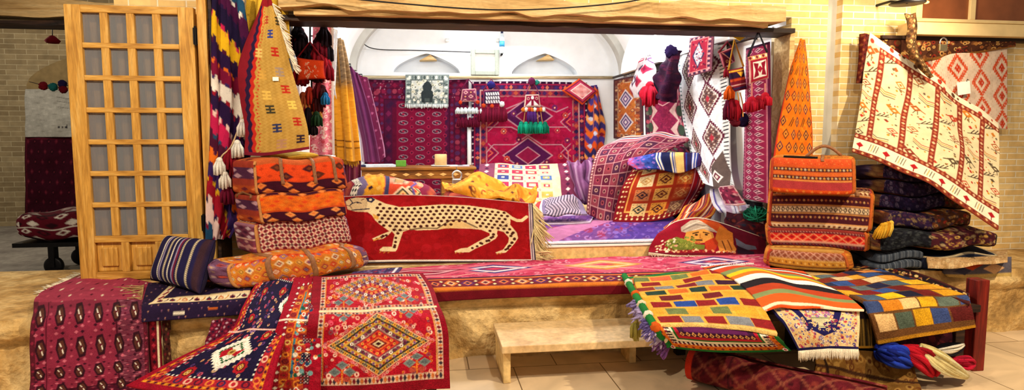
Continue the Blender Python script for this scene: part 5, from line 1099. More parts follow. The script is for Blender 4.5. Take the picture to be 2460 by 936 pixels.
o, _ = softbox('kilim_bolster', c8, {'front': (250, 70, p_bolst), 'top': (250, 70, p_bolst), 'else': (60, 60, lambda c: c.fill('#7a1c3a').frame(6, 10, '#c8602a'))}, 3.2, noise=.014)
tag(o, 'fat kilim bolster with mustard, navy and orange bands behind the cheetah rug', 'bolster')
def p_gold(c):
    c.fill('#d98a22'); c.floral(0, 0, c.W, c.H, 17, ['#e09a34', '#c8761a', '#d98a22', '#e8a83e', '#8a4a1a'], 41); c.tdia(0, 0, c.W, c.H, 34, 26, 5, 4, ['#5a2a1a', '#b8401e', None], .5)
rows = [[(1062, 438, 6.5), (1100, 424, 6.5), (1150, 424, 6.5), (1210, 440, 6.5), (1282, 464, 6.5)], [(1068, 452, 6.25), (1105, 436, 6.15), (1155, 440, 6.15), (1215, 448, 6.15), (1288, 470, 6.25)], [(1090, 462, 6.0), (1120, 456, 5.9), (1165, 452, 5.9), (1225, 462, 5.9), (1284, 474, 5.95)], [(1110, 480, 5.88), (1135, 478, 5.8), (1180, 472, 5.78), (1230, 476, 5.78), (1278, 492, 5.8)]]
cloth('golden_cloth', rows, p_gold, 220, 80, 'rumpled golden orange cloth heaped on the top edge of the cheetah rug', 'cloth', wr=.035, wk=(5, 9), th=.02)
q0, q1 = P(1060, 470, 6.0), P(1268, 520, 6.0)
o, _ = softbox('bundle', [(q0[0], 5.75, ZI + .02), (q1[0], 5.75, ZI + .02), (q1[0], 6.4, ZI + .02), (q0[0], 6.4, ZI + .02), (q0[0], 5.75, 1.06), (q1[0], 5.75, 1.0), (q1[0], 6.4, 1.06), (q0[0], 6.4, 1.12)], {'else': (200, 60, lambda c: c.fill('#7a1c34').hs([(10, 16, '#c8602a'), (40, 46, '#c8602a')]))}, 4, noise=.02)
tag(o, 'dark red bundle under the rumpled golden cloth', 'bundle')
# ------------------------------------------------------------------ the cheetah rug
def p_cheetah(c):
    X0, Y0 = 832, 466
    def L(*p): return [(x - X0, y - Y0) for x, y in p]
    c.fill('#9c0f16'); c.floral(0, 0, c.W, c.H, 26, ['#a5121a', '#930d14', '#9c0f16', '#a81620'], 51)
    c.rect(0, 0, c.W, 2, '#e8cfc8'); c.rect(0, c.H - 7, c.W, c.H - 3, '#efe2dc'); c.rect(0, c.H - 3, c.W, c.H, '#241a34'); c.rect(c.W - 12, 4, c.W, c.H, '#d8c8cc'); c.vs([(c.W - 9, c.W - 7, '#4a2a4a'), (c.W - 4, c.W, '#2a2040')])
    cr, dk = '#f0d8a8', '#4a1c18'
    body = L((836, 480), (846, 473), (862, 471), (880, 473), (896, 472), (906, 478), (928, 489), (960, 497), (1000, 494), (1060, 488), (1130, 488), (1190, 492), (1218, 498), (1228, 506), (1229, 524), (1228, 532), (1244, 552), (1247, 566), (1238, 580), (1224, 596), (1214, 606), (1192, 609), (1188, 606), (1208, 598), (1222, 578), (1224, 566), (1212, 552), (1196, 548), (1194, 556), (1196, 562), (1190, 570), (1170, 582), (1140, 596), (1124, 606), (1090, 607), (1088, 603), (1104, 596), (1120, 594), (1150, 576), (1176, 562), (1176, 556), (1156, 548), (1130, 546), (1070, 546), (1050, 550), (1000, 553), (985, 550), (966, 557), (960, 572), (950, 600), (946, 605), (910, 604), (908, 600), (916, 594), (938, 594), (942, 576), (946, 564), (940, 556), (930, 566), (918, 574), (898, 578), (892, 574), (914, 564), (934, 556), (912, 538), (904, 530), (896, 516), (886, 508), (858, 506), (840, 500))
    c.poly(body, cr)
    tail = L((1222, 506), (1232, 514), (1246, 520), (1258, 519), (1270, 508)); c.line(tail, 8, cr)
    # tail loop in the red field
    belly = L((986, 551), (1010, 547), (1048, 547), (1080, 527), (1104, 524), (1146, 543)); c.line(belly, 3.2, '#7a6448')
    c.poly(L((1050, 548), (1082, 529), (1104, 527), (1140, 543), (1100, 545)), '#eec988')
    c.line(L((978, 538), (984, 552), (982, 546)), 2, '#7a5a3a'); c.line(L((946, 545), (952, 556), (976, 552)), 1.6, '#7a5a3a'); c.line(L((1206, 540), (1222, 530)), 1.6, '#7a5a3a')
    # spots
    pb = np.array(body)
    def inside(x, y):
        r = False
        for (x0, y0), (x1, y1) in zip(pb, np.roll(pb, -1, 0)):
            if (y0 > y) != (y1 > y) and x < x0 + (y - y0) * (x1 - x0) / (y1 - y0): r = not r
        return r
    sx, sy = 14.5, 8.6
    for r in range(20):
        for k in range(40):
            x, y = 66 + k * sx + (sx / 2 if r % 2 else 0) + r * 1.2 - 6, 14 + r * sy + 4 * math.sin(k * .35)
            if x > 74 and all(inside(x + dx, y + dy) for dx, dy in ((5, 0), (-5, 0), (0, 4), (0, -4))) and not (y > 62 + 0 and 150 < x < 312 and y > 84 - max(0, x - 215) * .28):
                c.disc(x, y, 4.2, 3.2, dk)
    for x, y in ((926, 566), (914, 571), (904, 575), (948, 572), (947, 582), (945, 590), (1184, 565), (1168, 576), (1156, 583), (1144, 590), (1132, 595), (1232, 556), (1238, 568), (1230, 580), (1222, 590), (1214, 598)): c.disc(x - X0, y - Y0, 3.6, 3, dk)
    # face
    c.poly(L((882, 473), (896, 472), (904, 478), (896, 486), (886, 482)), '#2a2448'); c.disc(893 - X0, 478 - Y0, 3.4, 2.8, '#f0e0c0')
    c.line(L((846, 474), (852, 484), (846, 490)), 2.4, '#2a2448'); c.line(L((850, 486), (862, 482), (872, 486)), 2, '#2a2448'); c.disc(864 - X0, 484 - Y0, 3, 1.8, '#2a2448'); c.line(L((850, 502), (872, 501), (890, 500)), 2.6, '#2a2448'); c.line(L((850, 472), (858, 470)), 2.6, '#2a2448')
    c.line(L((836, 489), (846, 492), (850, 498)), 1.6, '#6a3a2a'); c.line(L((872, 478), (878, 476)), 2, '#7a4a3a')
    c.poly(L((898, 512), (912, 520), (910, 528), (900, 524)), '#e0aa50'); c.line(L((896, 578), (912, 572)), 3, '#e0963a')
    for x, y in ((912, 604), (922, 605), (932, 605), (1094, 606), (1104, 606), (1196, 608), (1204, 607)): c.line(L((x, y), (x - 4, y + 3)), 2.4, '#b86a2a')
xr = 1286
rows = [[(826, 471, 5.42), (940, 467, 5.42), (1060, 470, 5.42), (1180, 478, 5.42), (1280, 488, 5.42)], [(828, 520, 5.37), (940, 518, 5.36), (1062, 520, 5.36), (1180, 524, 5.36), (1282, 530, 5.37)], [(832, 575, 5.33), (944, 574, 5.32), (1064, 576, 5.32), (1182, 578, 5.32), (1284, 580, 5.33)], [(838, 632, 5.26), (946, 630, 5.26), (1066, 629, 5.26), (1184, 629, 5.26), (1288, 628, 5.26)]]
o = cloth('cheetah_rug', rows, p_cheetah, 456, 166, 'deep red rug with a woven spotted cheetah hanging in front of the shop', 'rug', th=.018, wr=.004, wk=(5, 9), step=1.15)
S = SURF[o.name]; nrow = S.shape[0]
for j, (dx, L, n) in enumerate(((.55, .14, 26), (.5, .2, 30), (.42, .2, 34), (.5, .17, 30), (.75, .16, 24))):
    a_, b_ = S[int(nrow * j / 5), -1], S[min(nrow - 1, int(nrow * (j + 1) / 5)), -1]; fringe(a_, b_, (dx, -.15, -.75 if j < 4 else -.12), n, L, '#ecd6a0', o, .006, .35)
for nm in ('gold_shawl', 'mauve_kilim', 'rolled_carpet', 'pink_kilim', 'white_scarf'):
    o = bpy.data.objects[nm]; S = SURF[nm]; a_ = S[0, S.shape[1] // 2]; MB().tube([a_ + np.array([0, 0, -.01]), a_ + np.array([0, .02, .03]), np.array([XL + .004, a_[1] + .05, a_[2] + .03])], .008, 6).build('wall_hook', M_IRON, o)
def p_plum(c): c.fill('#5a1630').vs([(k * 6, k * 6 + 2, ['#7a2a44', '#3c0e22', '#8a4a54'][k % 3]) for k in range(12)]).hs([(0, 5, '#a8702e')])
o = cloth('plum_cloth', [[(806, 372, 6.42), (834, 376, 6.36), (866, 374, 6.42)], [(806, 412, 6.4), (834, 414, 6.32), (866, 410, 6.4)], [(806, 448, 6.38), (834, 450, 6.32), (866, 446, 6.38)]], p_plum, 64, 74, 'plum cloth end hanging below the golden shawl beside the left bag stack', 'cloth', pleat=(.012, 4, .1), mat=KILIM)
S = SURF[o.name]; fringe(S[-1, 0], S[-1, -1], (0, 0, -1), 40, .08, '#7a2238', o, .006)
# ================================================================== RIGHT WALL OF THE SHOP
XW = 103.13
def wallrug(name, tl, tr, br, bl, paint, W_, H_, label, dx=0.0, cat='rug', **k):
    f = lambda a, b, t: (a[0] * (1 - t) + b[0] * t, a[1] * (1 - t) + b[1] * t)
    rows = []
    for v in (0, .5, 1):
        l, r = f(tl, bl, v), f(tr, br, v); m = f(l, r, .5); rows.append([(*l, XW - dx), (*m, XW - dx - .02), (*r, XW - dx)])
    return cloth(name, rows, paint, W_, H_, label, cat, **k)
def p_brownrug(c):
    c.fill('#b8642a').frame(0, 4, '#5a3038').fband(4, 12, 8, ['#d8a878', '#6a2a2a', '#8a6a5a'], .4, 1, '#7a4434'); c.frame(12, 14, '#d8b088'); c.floral(14, 14, c.W - 14, c.H, 9, ['#c0702e', '#a8542a', '#c87a3a', '#9a5a3a', '#b04a2a'], 3)
    for y in (52, 108): c.dias(c.W / 2, y, 17, 24, '#d8c8c8', '#4a3a6a', '#c8b0c0', '#6a4a7a', '#e0d0d0')
    for y in (30, 80, 130): c.star(18, y, 5, '#7a2a3a', '#d8a060'); c.star(c.W - 18, y, 5, '#7a2a3a', '#d8a060')
wallrug('brown_rug', (1474, 192), (1541, 178), (1543, 338), (1474, 332), p_brownrug, 66, 150, 'orange-brown rug with lavender diamonds, farthest back on the right wall', step=1.1, dx=-.045)
def p_rosewall(c):
    c.fill('#8a1c44').frame(0, 3, '#3a1a2e').fband(3, 14, 11, ['#6a6a5a', '#3a2a34', '#b04a5a'], .44, 2, '#5a2a3e'); c.frame(14, 16, '#c08a8a'); c.floral(16, 16, c.W - 16, c.H, 10, ['#98204c', '#7c1840', '#a02a50'], 9)
    x = c.W / 2; c.poly([(x - 34, 16), (x + 34, 16), (x + 20, 44), (x, 62), (x - 20, 44)], '#2a2440'); c.poly([(x - 22, 20), (x + 22, 20), (x, 54)], '#e0d8d4'); c.poly([(x - 12, 24), (x + 12, 24), (x, 44)], '#5a2040')
    for y in (98, 140): 
        for sx in (-1, 1): c.poly([(x + sx * 34, y - 26), (x + sx * 14, y), (x + sx * 34, y + 26), (x + sx * 26, y)], '#d8b0a8'); c.disc(x + sx * 34, y, 6, 12, '#3a4a3a')
    c.line([(x - 30, 70), (x, 86), (x + 30, 70)], 2, '#e0b0a8')
wallrug('rose_rug', (1546, 178), (1640, 156), (1664, 372), (1552, 350), p_rosewall, 100, 190, 'dark rose rug with a white pointed medallion on the right wall behind the purple bag', dx=.02, step=1.1)
def p_white(c):
    c.fill('#e6e8ea'); c.vs([(c.W - 12, c.W - 2, '#1e1c28')]); c.tdia(c.W - 12, 0, c.W - 2, c.H, 10, 7, 5, 2.4, ['#e8e6e2'], 0, mode=3); c.vs([(2, 10, '#5a7a7a')]); c.tdia(2, 0, 10, c.H, 8, 8, 4, 2.6, ['#e6e8ea'], 0, mode=3)
    for (x, y) in ((38, 120), (94, 104), (40, 200), (96, 184), (96, 40), (42, 46), (44, 276), (98, 262)):
        c.stepdia(x, y, 26, 38, '#5c1530', 9); c.stepdia(x, y, 21, 31, '#e0d4cc', 8); c.stepdia(x, y, 18, 27, '#6a4a44', 8); c.tdia(x - 14, y - 20, x + 14, y + 20, 6, 6, 2, 2, ['#d8c8b8', '#3a2a34'], .5); c.stepdia(x, y, 5, 8, '#a82a3a', 4)
    c.poly([(c.W - 44, c.H - 70), (c.W - 14, c.H - 110), (c.W, c.H - 60), (c.W - 10, c.H), (c.W - 60, c.H)], '#5a4a44'); c.dias(c.W - 34, c.H - 40, 16, 24, '#e0d4cc', '#6a2a3a', '#d8c8b8')
rows = [[(1628, 124, XW - .05), (1690, 108, XW - .10), (1742, 96, XW - .05)], [(1632, 210, XW - .05), (1696, 208, XW - .12), (1748, 190, XW - .05)], [(1644, 310, XW - .06), (1704, 312, XW - .14), (1752, 300, XW - .06)], [(1664, 380, XW - .08), (1712, 396, XW - .16), (1756, 400, XW - .08)], [(1690, 440, XW - .2), (1726, 450, XW - .24), (1764, 446, XW - .16)]]
cloth('white_rug', rows, p_white, 130, 320, 'long white rug with dark stepped diamonds and a checked edge on the right wall', 'rug', step=1.15, wr=.008)
def p_tail(c): c.fill('#6d1834').frame(0, 3, '#d8b0b0').fband(3, 10, 9, ['#c08a8a', None], .4); c.tdia(10, 10, c.W, c.H, 14, 12, 5, 4, ['#a83a54', '#3a1024'], .5)
cloth('rug_tail', [[(1724, 448, XW - .22), (1745, 446, XW - .25), (1762, 444, XW - .18)], [(1730, 466, XW - .3), (1755, 468, XW - .32), (1782, 474, XW - .22)], [(1742, 492, XW - .34), (1768, 492, XW - .35), (1792, 488, XW - .26)]], p_tail, 50, 46, 'wine red rug end trailing under the long white rug', 'rug')
def p_pinkrun(c):
    c.fill('#8e2148'); c.vs([(0, 4, '#5a1638'), (c.W - 4, c.W, '#5a1638'), (4, 5.5, '#c87a8a'), (c.W - 5.5, c.W - 4, '#c87a8a')]); c.tdia(0, 0, 4, c.H, 4, 8, 2, 3, ['#a84a6a']); c.rect(0, 0, c.W, 6, '#3a1230')
    for r in range(24):
        for x in (18, 42):
            y = 14 + r * 15.6; c.dia(x, y, 9.5, 6.2, '#e0aab0'); c.dia(x, y, 7.4, 4.6, '#5a1636'); c.line([(x - 3, y + 1.6), (x + 3, y - 1.6)], 2, '#e8c0c0')
    c.tdia(22, 0, 38, c.H, 16, 15.6, 3, 2, ['#c85a74', '#6a1838'])
cloth('pink_runner', [[(1792, 116, XW - .10), (1820, 108, XW - .14), (1848, 100, XW - .10)], [(1790, 240, XW - .10), (1820, 240, XW - .15), (1850, 236, XW - .10)], [(1787, 360, XW - .10), (1820, 364, XW - .15), (1851, 368, XW - .10)], [(1784, 476, XW - .10), (1818, 482, XW - .14), (1852, 490, XW - .10)]], p_pinkrun, 60, 380, 'tall narrow pink runner of small diamonds hanging inside the right jamb', 'rug', step=1.15)
def p_smallred(c): c.fill('#9a1f38').frame(0, 3, '#7a4a5a').fband(3, 8, 6, ['#d8a0a0', '#3a2a4a'], .45, 2, '#7a2a44'); c.frame(8, 10, '#c87a7a'); x, y = c.W / 2, c.H / 2; c.poly([(x, 14), (x + 15, y), (x, c.H - 14), (x - 15, y)], '#2f2a4e'); c.poly([(x, 20), (x + 11, y), (x, c.H - 20), (x - 11, y)], '#c8b8c0'); c.floral(x - 7, 34, x + 7, c.H - 34, 6, ['#2f2a4e', '#a83a4a', '#d8c8c8'], 3); c.speck(12, 12, c.W - 12, 28, 10, 2, ['#d86a6a', '#5a1030']); c.speck(12, c.H - 28, c.W - 12, c.H - 12, 10, 2, ['#d86a6a', '#5a1030'])
pillow('small_red_rug', [P(1657, 92, 102.9), P(1716, 78, 102.9), P(1710, 170, 102.9), P(1652, 186, 102.9)], .05, p_smallred, 60, 96, '#4a1024', 'small framed red mat with a navy lozenge hung over the top of the white rug', 'rug', pinch=.01, step=1.1)
def p_wr(c): c.fill('#d8ccd0').tdia(0, 0, c.W, c.H, 22, 26, 11, 13, ['#a82444', '#d8ccd0', '#4a2a4a'], .5); c.tdia(0, 0, c.W, c.H, 22, 26, 5, 6, ['#efe6e6', '#7a1838'], .5)
cloth('red_white_bag', [[(1548, 134, 102.95), (1556, 130, 102.9), (1566, 136, 102.95)], [(1524, 170, 102.95), (1546, 170, 102.85), (1572, 168, 102.95)], [(1516, 205, 102.95), (1540, 206, 102.83), (1568, 200, 102.95)], [(1518, 236, 102.95), (1540, 232, 102.86), (1562, 220, 102.95)]], p_wr, 56, 100, 'white and crimson patterned bag slung at the back of the right rail', 'bag', th=.03, wr=.02)
o = bpy.data.objects['red_white_bag']; tassel(P(1561, 196, 102.8), .3, .1, '#c21a34', o); pompom(P(1556, 226, 102.8), .10, '#b8182e', o)
def p_purp(c): c.fill('#2e0f2c').floral(0, 0, c.W, c.H, 10, ['#3c1434', '#240c24', '#481a32', '#54142f'], 6)
cloth('purple_bag', [[(1608, 128, 102.9), (1616, 122, 102.85), (1626, 128, 102.9)], [(1592, 160, 102.88), (1608, 158, 102.74), (1628, 160, 102.88)], [(1578, 200, 102.86), (1600, 200, 102.68), (1628, 202, 102.86)], [(1572, 236, 102.86), (1596, 240, 102.70), (1624, 246, 102.86)]], p_purp, 56, 120, 'dark purple wool bag bulging from the right rail beside the white rug', 'bag', th=.06, wr=.03, mat=PILE)
pompom(P(1612, 124, 102.82), .07, '#2a1a4a', bpy.data.objects['purple_bag'])
def p_tri(c): c.fill('#6a1c3a').frame(0, 4, '#c8707a'); c.poly([(10, 8), (c.W - 6, 8), (c.W - 14, c.H - 8)], '#2a2460'); c.line([(8, 6), (c.W - 12, c.H - 6)], 3, '#d8a0a0'); c.star(14, c.H - 14, 5, '#e0b070', '#7a1830')
def p_col(c): c.fill('#7a1a30').hs([(4, 8, '#e0b03a'), (10, 24, '#2a1a3a'), (26, 32, '#c8502a'), (40, 44, '#d8a0a0'), (48, 54, '#3a2a5a')]); c.poly([(20, 10), (30, 24), (40, 12)], '#e0b03a')
wallbag('small maroon bag with a navy triangle hanging high near the right jamb', (1748, 100), [(1726, 126), (1757, 114), (1766, 148), (1738, 164)], 5.8, p_tri, 44, 46, '#4a1028', '#7a2a3a', [(1746, 160, .1, .03, '#8a1226')], tuft=None)
wallbag('striped bag over orange and red tassels and two pompoms near the right jamb', (1764, 96), [(1750, 168), (1786, 160), (1794, 214), (1758, 222)], 5.65, p_col, 46, 58, '#4a1028', '#d8a03a', [(1752, 206, .13, .05, '#e0601a'), (1757, 234, .2, .06, '#8a1024'), (1768, 240, .2, .06, '#a01428'), (1748, 240, .18, .04, '#5a1030')])
bag_ = [o for o in COL.objects if o.get('label', '').startswith('striped bag over')][0]
pompom(P(1768, 289, 5.58), .055, '#6a1a2a', bag_); pompom(P(1785, 288, 5.56), .06, '#231a44', bag_)
cord([(1772, 222, 5.58), (1775, 250, 5.58), (1768, 280, 5.58)], .006, YARN, bag_, h='#d8a050'); cord([(1778, 222, 5.57), (1784, 250, 5.56), (1785, 280, 5.46)], .006, YARN, bag_, h='#d8a050')
def p_rw2(c):
    c.fill('#a01c38').frame(0, 3, '#e0b0a8'); x = c.W / 2; c.rect(0, 0, c.W, 12, '#d8a070'); c.tdia(0, 0, c.W, 12, 8, 12, 3.6, 5, ['#7a1830', '#efe0d0'])
    c.rect(8, 18, c.W - 8, c.H - 10, '#efe4e2'); 
    for sx in (-1, 1): c.poly([(x + sx * 16, 20), (x + sx * 3, 24), (x + sx * 6, 40), (x + sx * 3, 56), (x + sx * 16, 60), (x + sx * 12, 40)], '#8a1230')
    c.dia(x, 40, 7, 10, '#a01c38')
wallbag('crimson and white bag with two red tassels hanging in front of the tall pink runner', (1822, 76), [(1797, 136), (1843, 126), (1846, 188), (1800, 202)], 5.2, p_rw2, 50, 72, '#5a1028', '#2a2a34', [(1806, 232, .13, .07, '#a8142c'), (1822, 230, .12, .06, '#8f1026'), (1838, 222, .11, .06, '#b8182e')])
b2 = [o for o in COL.objects if o.get('label', '').startswith('crimson and white bag with two')][0]
for x, y in ((1806, 234), (1838, 224)): cord([(x, 200, 5.13), (x, y, 5.13)], .008, YARN, b2, h='#c8807a')
t = thing('price_tag', 'yellow paper tag on a wire hook at the front end of the right rail', 'tag', P(1777, 98, 5.5))
MB().prism([P(1762, 88, 5.45), P(1778, 80, 5.45), P(1792, 88, 5.45), P(1778, 98, 5.45)], (0, .012, 0)).build('paper', solid('yellow_paper', '#f2c81e', .7, .05), t, False)
MB().tube([P(1760, 74, 5.56), P(1770, 68, 5.56), P(1780, 68, 5.56), P(1788, 75, 5.46)], .005, 6).tube([P(1777, 69, 5.56), P(1778, 82, 5.46)], .004, 6).build('wire_hook', M_CHROME, t)

# ================================================================== HEAP ON THE SHOP FLOOR
def p_grid(c):
    c.fill('#6a2038'); 
    for r in range(8):
        for k in range(7):
            x, y = 24 + k * 26, 40 + r * 26; c.rect(x - 11, y - 11, x + 11, y + 11, ['#7c2c44', '#5a1a34', '#8a3a4a', '#4d2440'][(k + r * 3) % 4]); c.star(x, y, 6, ['#b07a7a', '#a84a54', '#c09a8a'][(k + r) % 3], '#4a1428'); 
    c.lattice(0, 0, 0, 0, 1, 1, 0, '#000000')
    for k in range(8): c.rect(10 + k * 26, 28, 12 + k * 26, c.H, '#c08a8e'); c.rect(0, 26 + k * 26, c.W, 28 + k * 26, '#c08a8e')
    c.hs([(0, 4, '#e8e0e4'), (4, 8, '#d87a3a'), (8, 12, '#34407a'), (12, 16, '#efe0dc'), (16, 22, '#b84a5a'), (22, 25, '#e0b0b0')]); c.vs([(0, 8, '#7a3a4a')]); c.tdia(0, 20, 8, c.H, 8, 8, 3, 3, ['#d8b0a8'])
rows = [[(1466, 342, 7.5), (1520, 326, 7.5), (1590, 318, 7.3), (1650, 328, 6.98)], [(1440, 360, 7.25), (1490, 348, 7.25), (1560, 338, 7.15), (1652, 340, 6.9)], [(1424, 395, 7.05), (1470, 388, 7.05), (1520, 376, 7.0), (1600, 366, 6.9)], [(1416, 440, 6.95), (1458, 442, 6.95), (1500, 440, 6.95), (1548, 430, 7.0)], [(1412, 480, 6.9), (1450, 492, 6.88), (1486, 500, 6.88), (1520, 500, 6.95)], [(1410, 512, 6.86), (1446, 528, 6.82), (1482, 536, 6.82), (1510, 534, 6.9)]]
cloth('gridded_rug', rows, p_grid, 190, 230, 'faded maroon rug with a fine pale grid humped over the heap in the shop', 'rug', th=.02, wr=.012, step=1.3)
def p_panel(c):
    c.fill('#a8341a'); c.frame(0, 5, '#7a1020').fband(5, 10, 7, ['#f0d8a0', '#7a1a20'], .4, 2, '#8f2018'); c.frame(10, 22, '#8a1c1c'); c.fband(12, 18, 7, ['#e8c890', None], .3, 2); c.frame(22, 26, '#e0a050')
    w = c.win(c.W - 40, 0, c.W, c.H); c.rect(c.W - 40, 10, c.W - 10, c.H - 22, '#8f1020'); c.vs([(c.W - 34, c.W - 32, '#d8a0a0'), (c.W - 22, c.W - 20, '#3a3a4e'), (c.W - 17, c.W - 15, '#d8b0a0')], 8, c.H - 8)
    cols = [('#d8a04a', '#5a1c1a'), ('#c8602a', '#e0b060'), ('#c87a4a', '#3a2430'), ('#e0a850', '#6a2a20'), ('#b8502a', '#d89a5a'), ('#e8c080', '#2f3a34'), ('#d89038', '#4a1a20'), ('#8a5a4a', '#d8b080'), ('#f0d8a8', '#c89a5a')]
    for r in range(4):
        for k in range(3):
            x, y, (a, b) = 56 + k * 47, 24 + r * 37, cols[(r * 3 + k + 5) % 9]; c.rect(x - 19, y - 15, x + 19, y + 15, a); c.dia(x, y, 15, 11, b); c.dia(x, y, 10, 7, a); c.dia(x, y, 5, 4, b); c.tdia(x - 19, y - 15, x + 19, y + 15, 9, 7, 1.6, 1.4, [b])
rows = [[(1524, 400, 6.9), (1580, 380, 6.85), (1640, 368, 6.75), (1699, 364, 6.6)], [(1508, 425, 6.82), (1572, 410, 6.78), (1640, 400, 6.7), (1703, 398, 6.55)], [(1494, 450, 6.76), (1562, 446, 6.72), (1634, 440, 6.66), (1695, 440, 6.55)], [(1482, 490, 6.74), (1550, 490, 6.72), (1618, 484, 6.72), (1676, 472, 6.76)], [(1472, 532, 6.7), (1538, 533, 6.66), (1602, 524, 6.66), (1655, 500, 6.72)]]
cloth('panel_rug', rows, p_panel, 205, 165, 'rust red rug with rows of square ornaments slumped over the front of the heap', 'rug', th=.02, wr=.006, step=1.2)
def p_blue(c): c.fill('#2b3f8e').vs([(0, 34, '#7a4a9a'), (0, 14, '#b04a7a'), (34, 58, '#3a56b0'), (72, 76, '#efe6d0'), (80, 84, '#efe6d0'), (86, 108, '#1c2048'), (108, 112, '#e8d8b0'), (116, 118, '#e8d8b0'), (120, 142, '#e8c070'), (142, 146, '#5a1a3a'), (150, 162, '#241c44'), (164, 168, '#d8d0d8'), (172, 175, '#d8d0d8'), (178, 190, '#3a2050')]); c.tdia(0, 0, 70, c.H, 14, 12, 5, 4, ['#8a6ac0', '#2b3f8e'], .5)
rows = [[(1510, 380, 6.85), (1570, 370, 6.8), (1630, 364, 6.7), (1690, 366, 6.58)], [(1508, 392, 6.76), (1568, 382, 6.7), (1630, 376, 6.62), (1688, 376, 6.5)], [(1528, 405, 6.7), (1580, 405, 6.65), (1634, 415, 6.58), (1682, 396, 6.47)]]
cloth('blue_striped_cloth', rows, p_blue, 190, 46, 'blue cloth with cream and purple stripes laid on top of the rust panelled rug', 'cloth', th=.025, wr=.006, step=1.2)
def p_mauveh(c): c.fill('#6a3a62').vs([(k * 11, k * 11 + 4, ['#8a5a84', '#4a2448', '#a07a98'][k % 3]) for k in range(10)])
cloth('mauve_heap', [[(1366, 392, 7.9), (1392, 384, 7.8), (1424, 378, 7.9)], [(1368, 420, 7.6), (1396, 410, 7.5), (1428, 404, 7.6)], [(1376, 452, 7.4), (1400, 446, 7.3), (1426, 446, 7.4)], [(1392, 482, 7.25), (1410, 484, 7.2), (1428, 482, 7.25)]], p_mauveh, 80, 110, 'crumpled mauve cloth stuffed between the checked carpet and the gridded rug', 'cloth', th=.03, wr=.05, wk=(6, 6))
# mound under the heap
def softpile(name, px0, px1, y0, y1, z0, z1, paint, W_, H_, label, cat, n=4, noise=.03):
    a, b = Q(px0, y0, z0)[0], Q(px1, y0, z0)[0]
    o, mp = softbox(name, [(a, y0, z0), (b, y0, z0), (b, y1, z0), (a, y1, z0), (a + .04, y0, z1), (b - .04, y0, z1), (b - .04, y1, z1), (a + .04, y1, z1)], {'front': (W_, H_, paint), 'else': (W_, H_, paint)}, n, noise=noise); tag(o, label, cat); return o, mp
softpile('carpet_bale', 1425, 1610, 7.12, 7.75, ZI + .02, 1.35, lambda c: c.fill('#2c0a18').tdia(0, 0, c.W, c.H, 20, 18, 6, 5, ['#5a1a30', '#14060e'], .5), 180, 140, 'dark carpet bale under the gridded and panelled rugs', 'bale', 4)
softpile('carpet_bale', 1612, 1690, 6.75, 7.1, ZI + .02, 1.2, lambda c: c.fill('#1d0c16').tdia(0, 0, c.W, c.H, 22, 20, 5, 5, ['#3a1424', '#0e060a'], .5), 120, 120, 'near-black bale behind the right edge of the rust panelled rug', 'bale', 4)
# striped textiles and yarn on the right
def p_st1(c): c.fill('#c8602a').vs([(k * 8, k * 8 + 4, ['#e0a03a', '#7a1838', '#e8d8c0', '#3a2a5a', '#a02a3a'][k % 5]) for k in range(16)])
def p_st2(c): c.fill('#e2dce4').vs([(8, 12, '#5a4a9a'), (24, 40, '#c8a8c0'), (48, 51, '#4a3a7a'), (60, 62, '#d87a5a'), (72, 84, '#b8a8c8')])
cloth('orange_striped_cloth', [[(1664, 492, 6.5), (1690, 474, 6.5), (1724, 474, 6.5)], [(1640, 508, 6.35), (1680, 494, 6.28), (1724, 490, 6.35)], [(1600, 536, 6.2), (1650, 520, 6.15), (1716, 508, 6.2)], [(1580, 556, 6.1), (1630, 545, 6.05), (1690, 530, 6.1)]], p_st1, 128, 70, 'orange and plum striped cloth heaped behind the portrait rug', 'cloth', th=.03, wr=.03, wk=(5, 5))
cloth('white_striped_cloth', [[(1706, 452, 6.3), (1740, 456, 6.1), (1772, 468, 5.85)], [(1708, 478, 6.1), (1750, 482, 5.95), (1796, 492, 5.66)], [(1724, 506, 5.9), (1760, 508, 5.75), (1796, 506, 5.58)]], p_st2, 90, 50, 'white cloth with violet stripes folded above the portrait rug', 'cloth', th=.035, wr=.015)
cloth('black_edged_mat', [[(1774, 470, 5.85), (1800, 478, 5.66), (1836, 484, 5.37)], [(1780, 494, 5.76), (1805, 500, 5.6), (1834, 504, 5.37)], [(1770, 520, 5.7), (1800, 530, 5.54), (1830, 536, 5.35)]], lambda c: c.fill('#1c1a20').frame(0, 4, '#c8c4bc').tdia(6, 6, c.W, c.H, 12, 10, 3, 3, ['#4a3a3a', '#2e2a2e'], .5), 64, 50, 'black mat with a pale edge by the right jamb', 'mat', th=.02)
q = P(1818, 514, 5.4); t = thing('yarn_ball', 'loose hank of bright green yarn lying by the right jamb', 'yarn', q)
mb = MB(); r_ = random.Random(8)
for k in range(46):
    an, r0 = r_.random() * 6.28, .06 + .035 * r_.random(); ax = np.array([r_.random() - .5, r_.random() - .5, 1.2 * (r_.random() - .5)]); ax /= np.linalg.norm(ax); e1 = np.cross(ax, [0.3, .2, .9]); e1 /= np.linalg.norm(e1); e2 = np.cross(ax, e1)
    mb.color(['#1f8a6a', '#2aa07c', '#157056'][k % 3]).tube([q + r0 * (1.2 * math.cos(s) * e1 + math.sin(s) * e2) * np.array([1.15, 1, .8]) for s in np.linspace(an, an + 5.2, 16)], .0055, 5)
mb.ball(q, .06, 10, 14, .1, col='#176a52'); mb.build('hank', YARN, t)
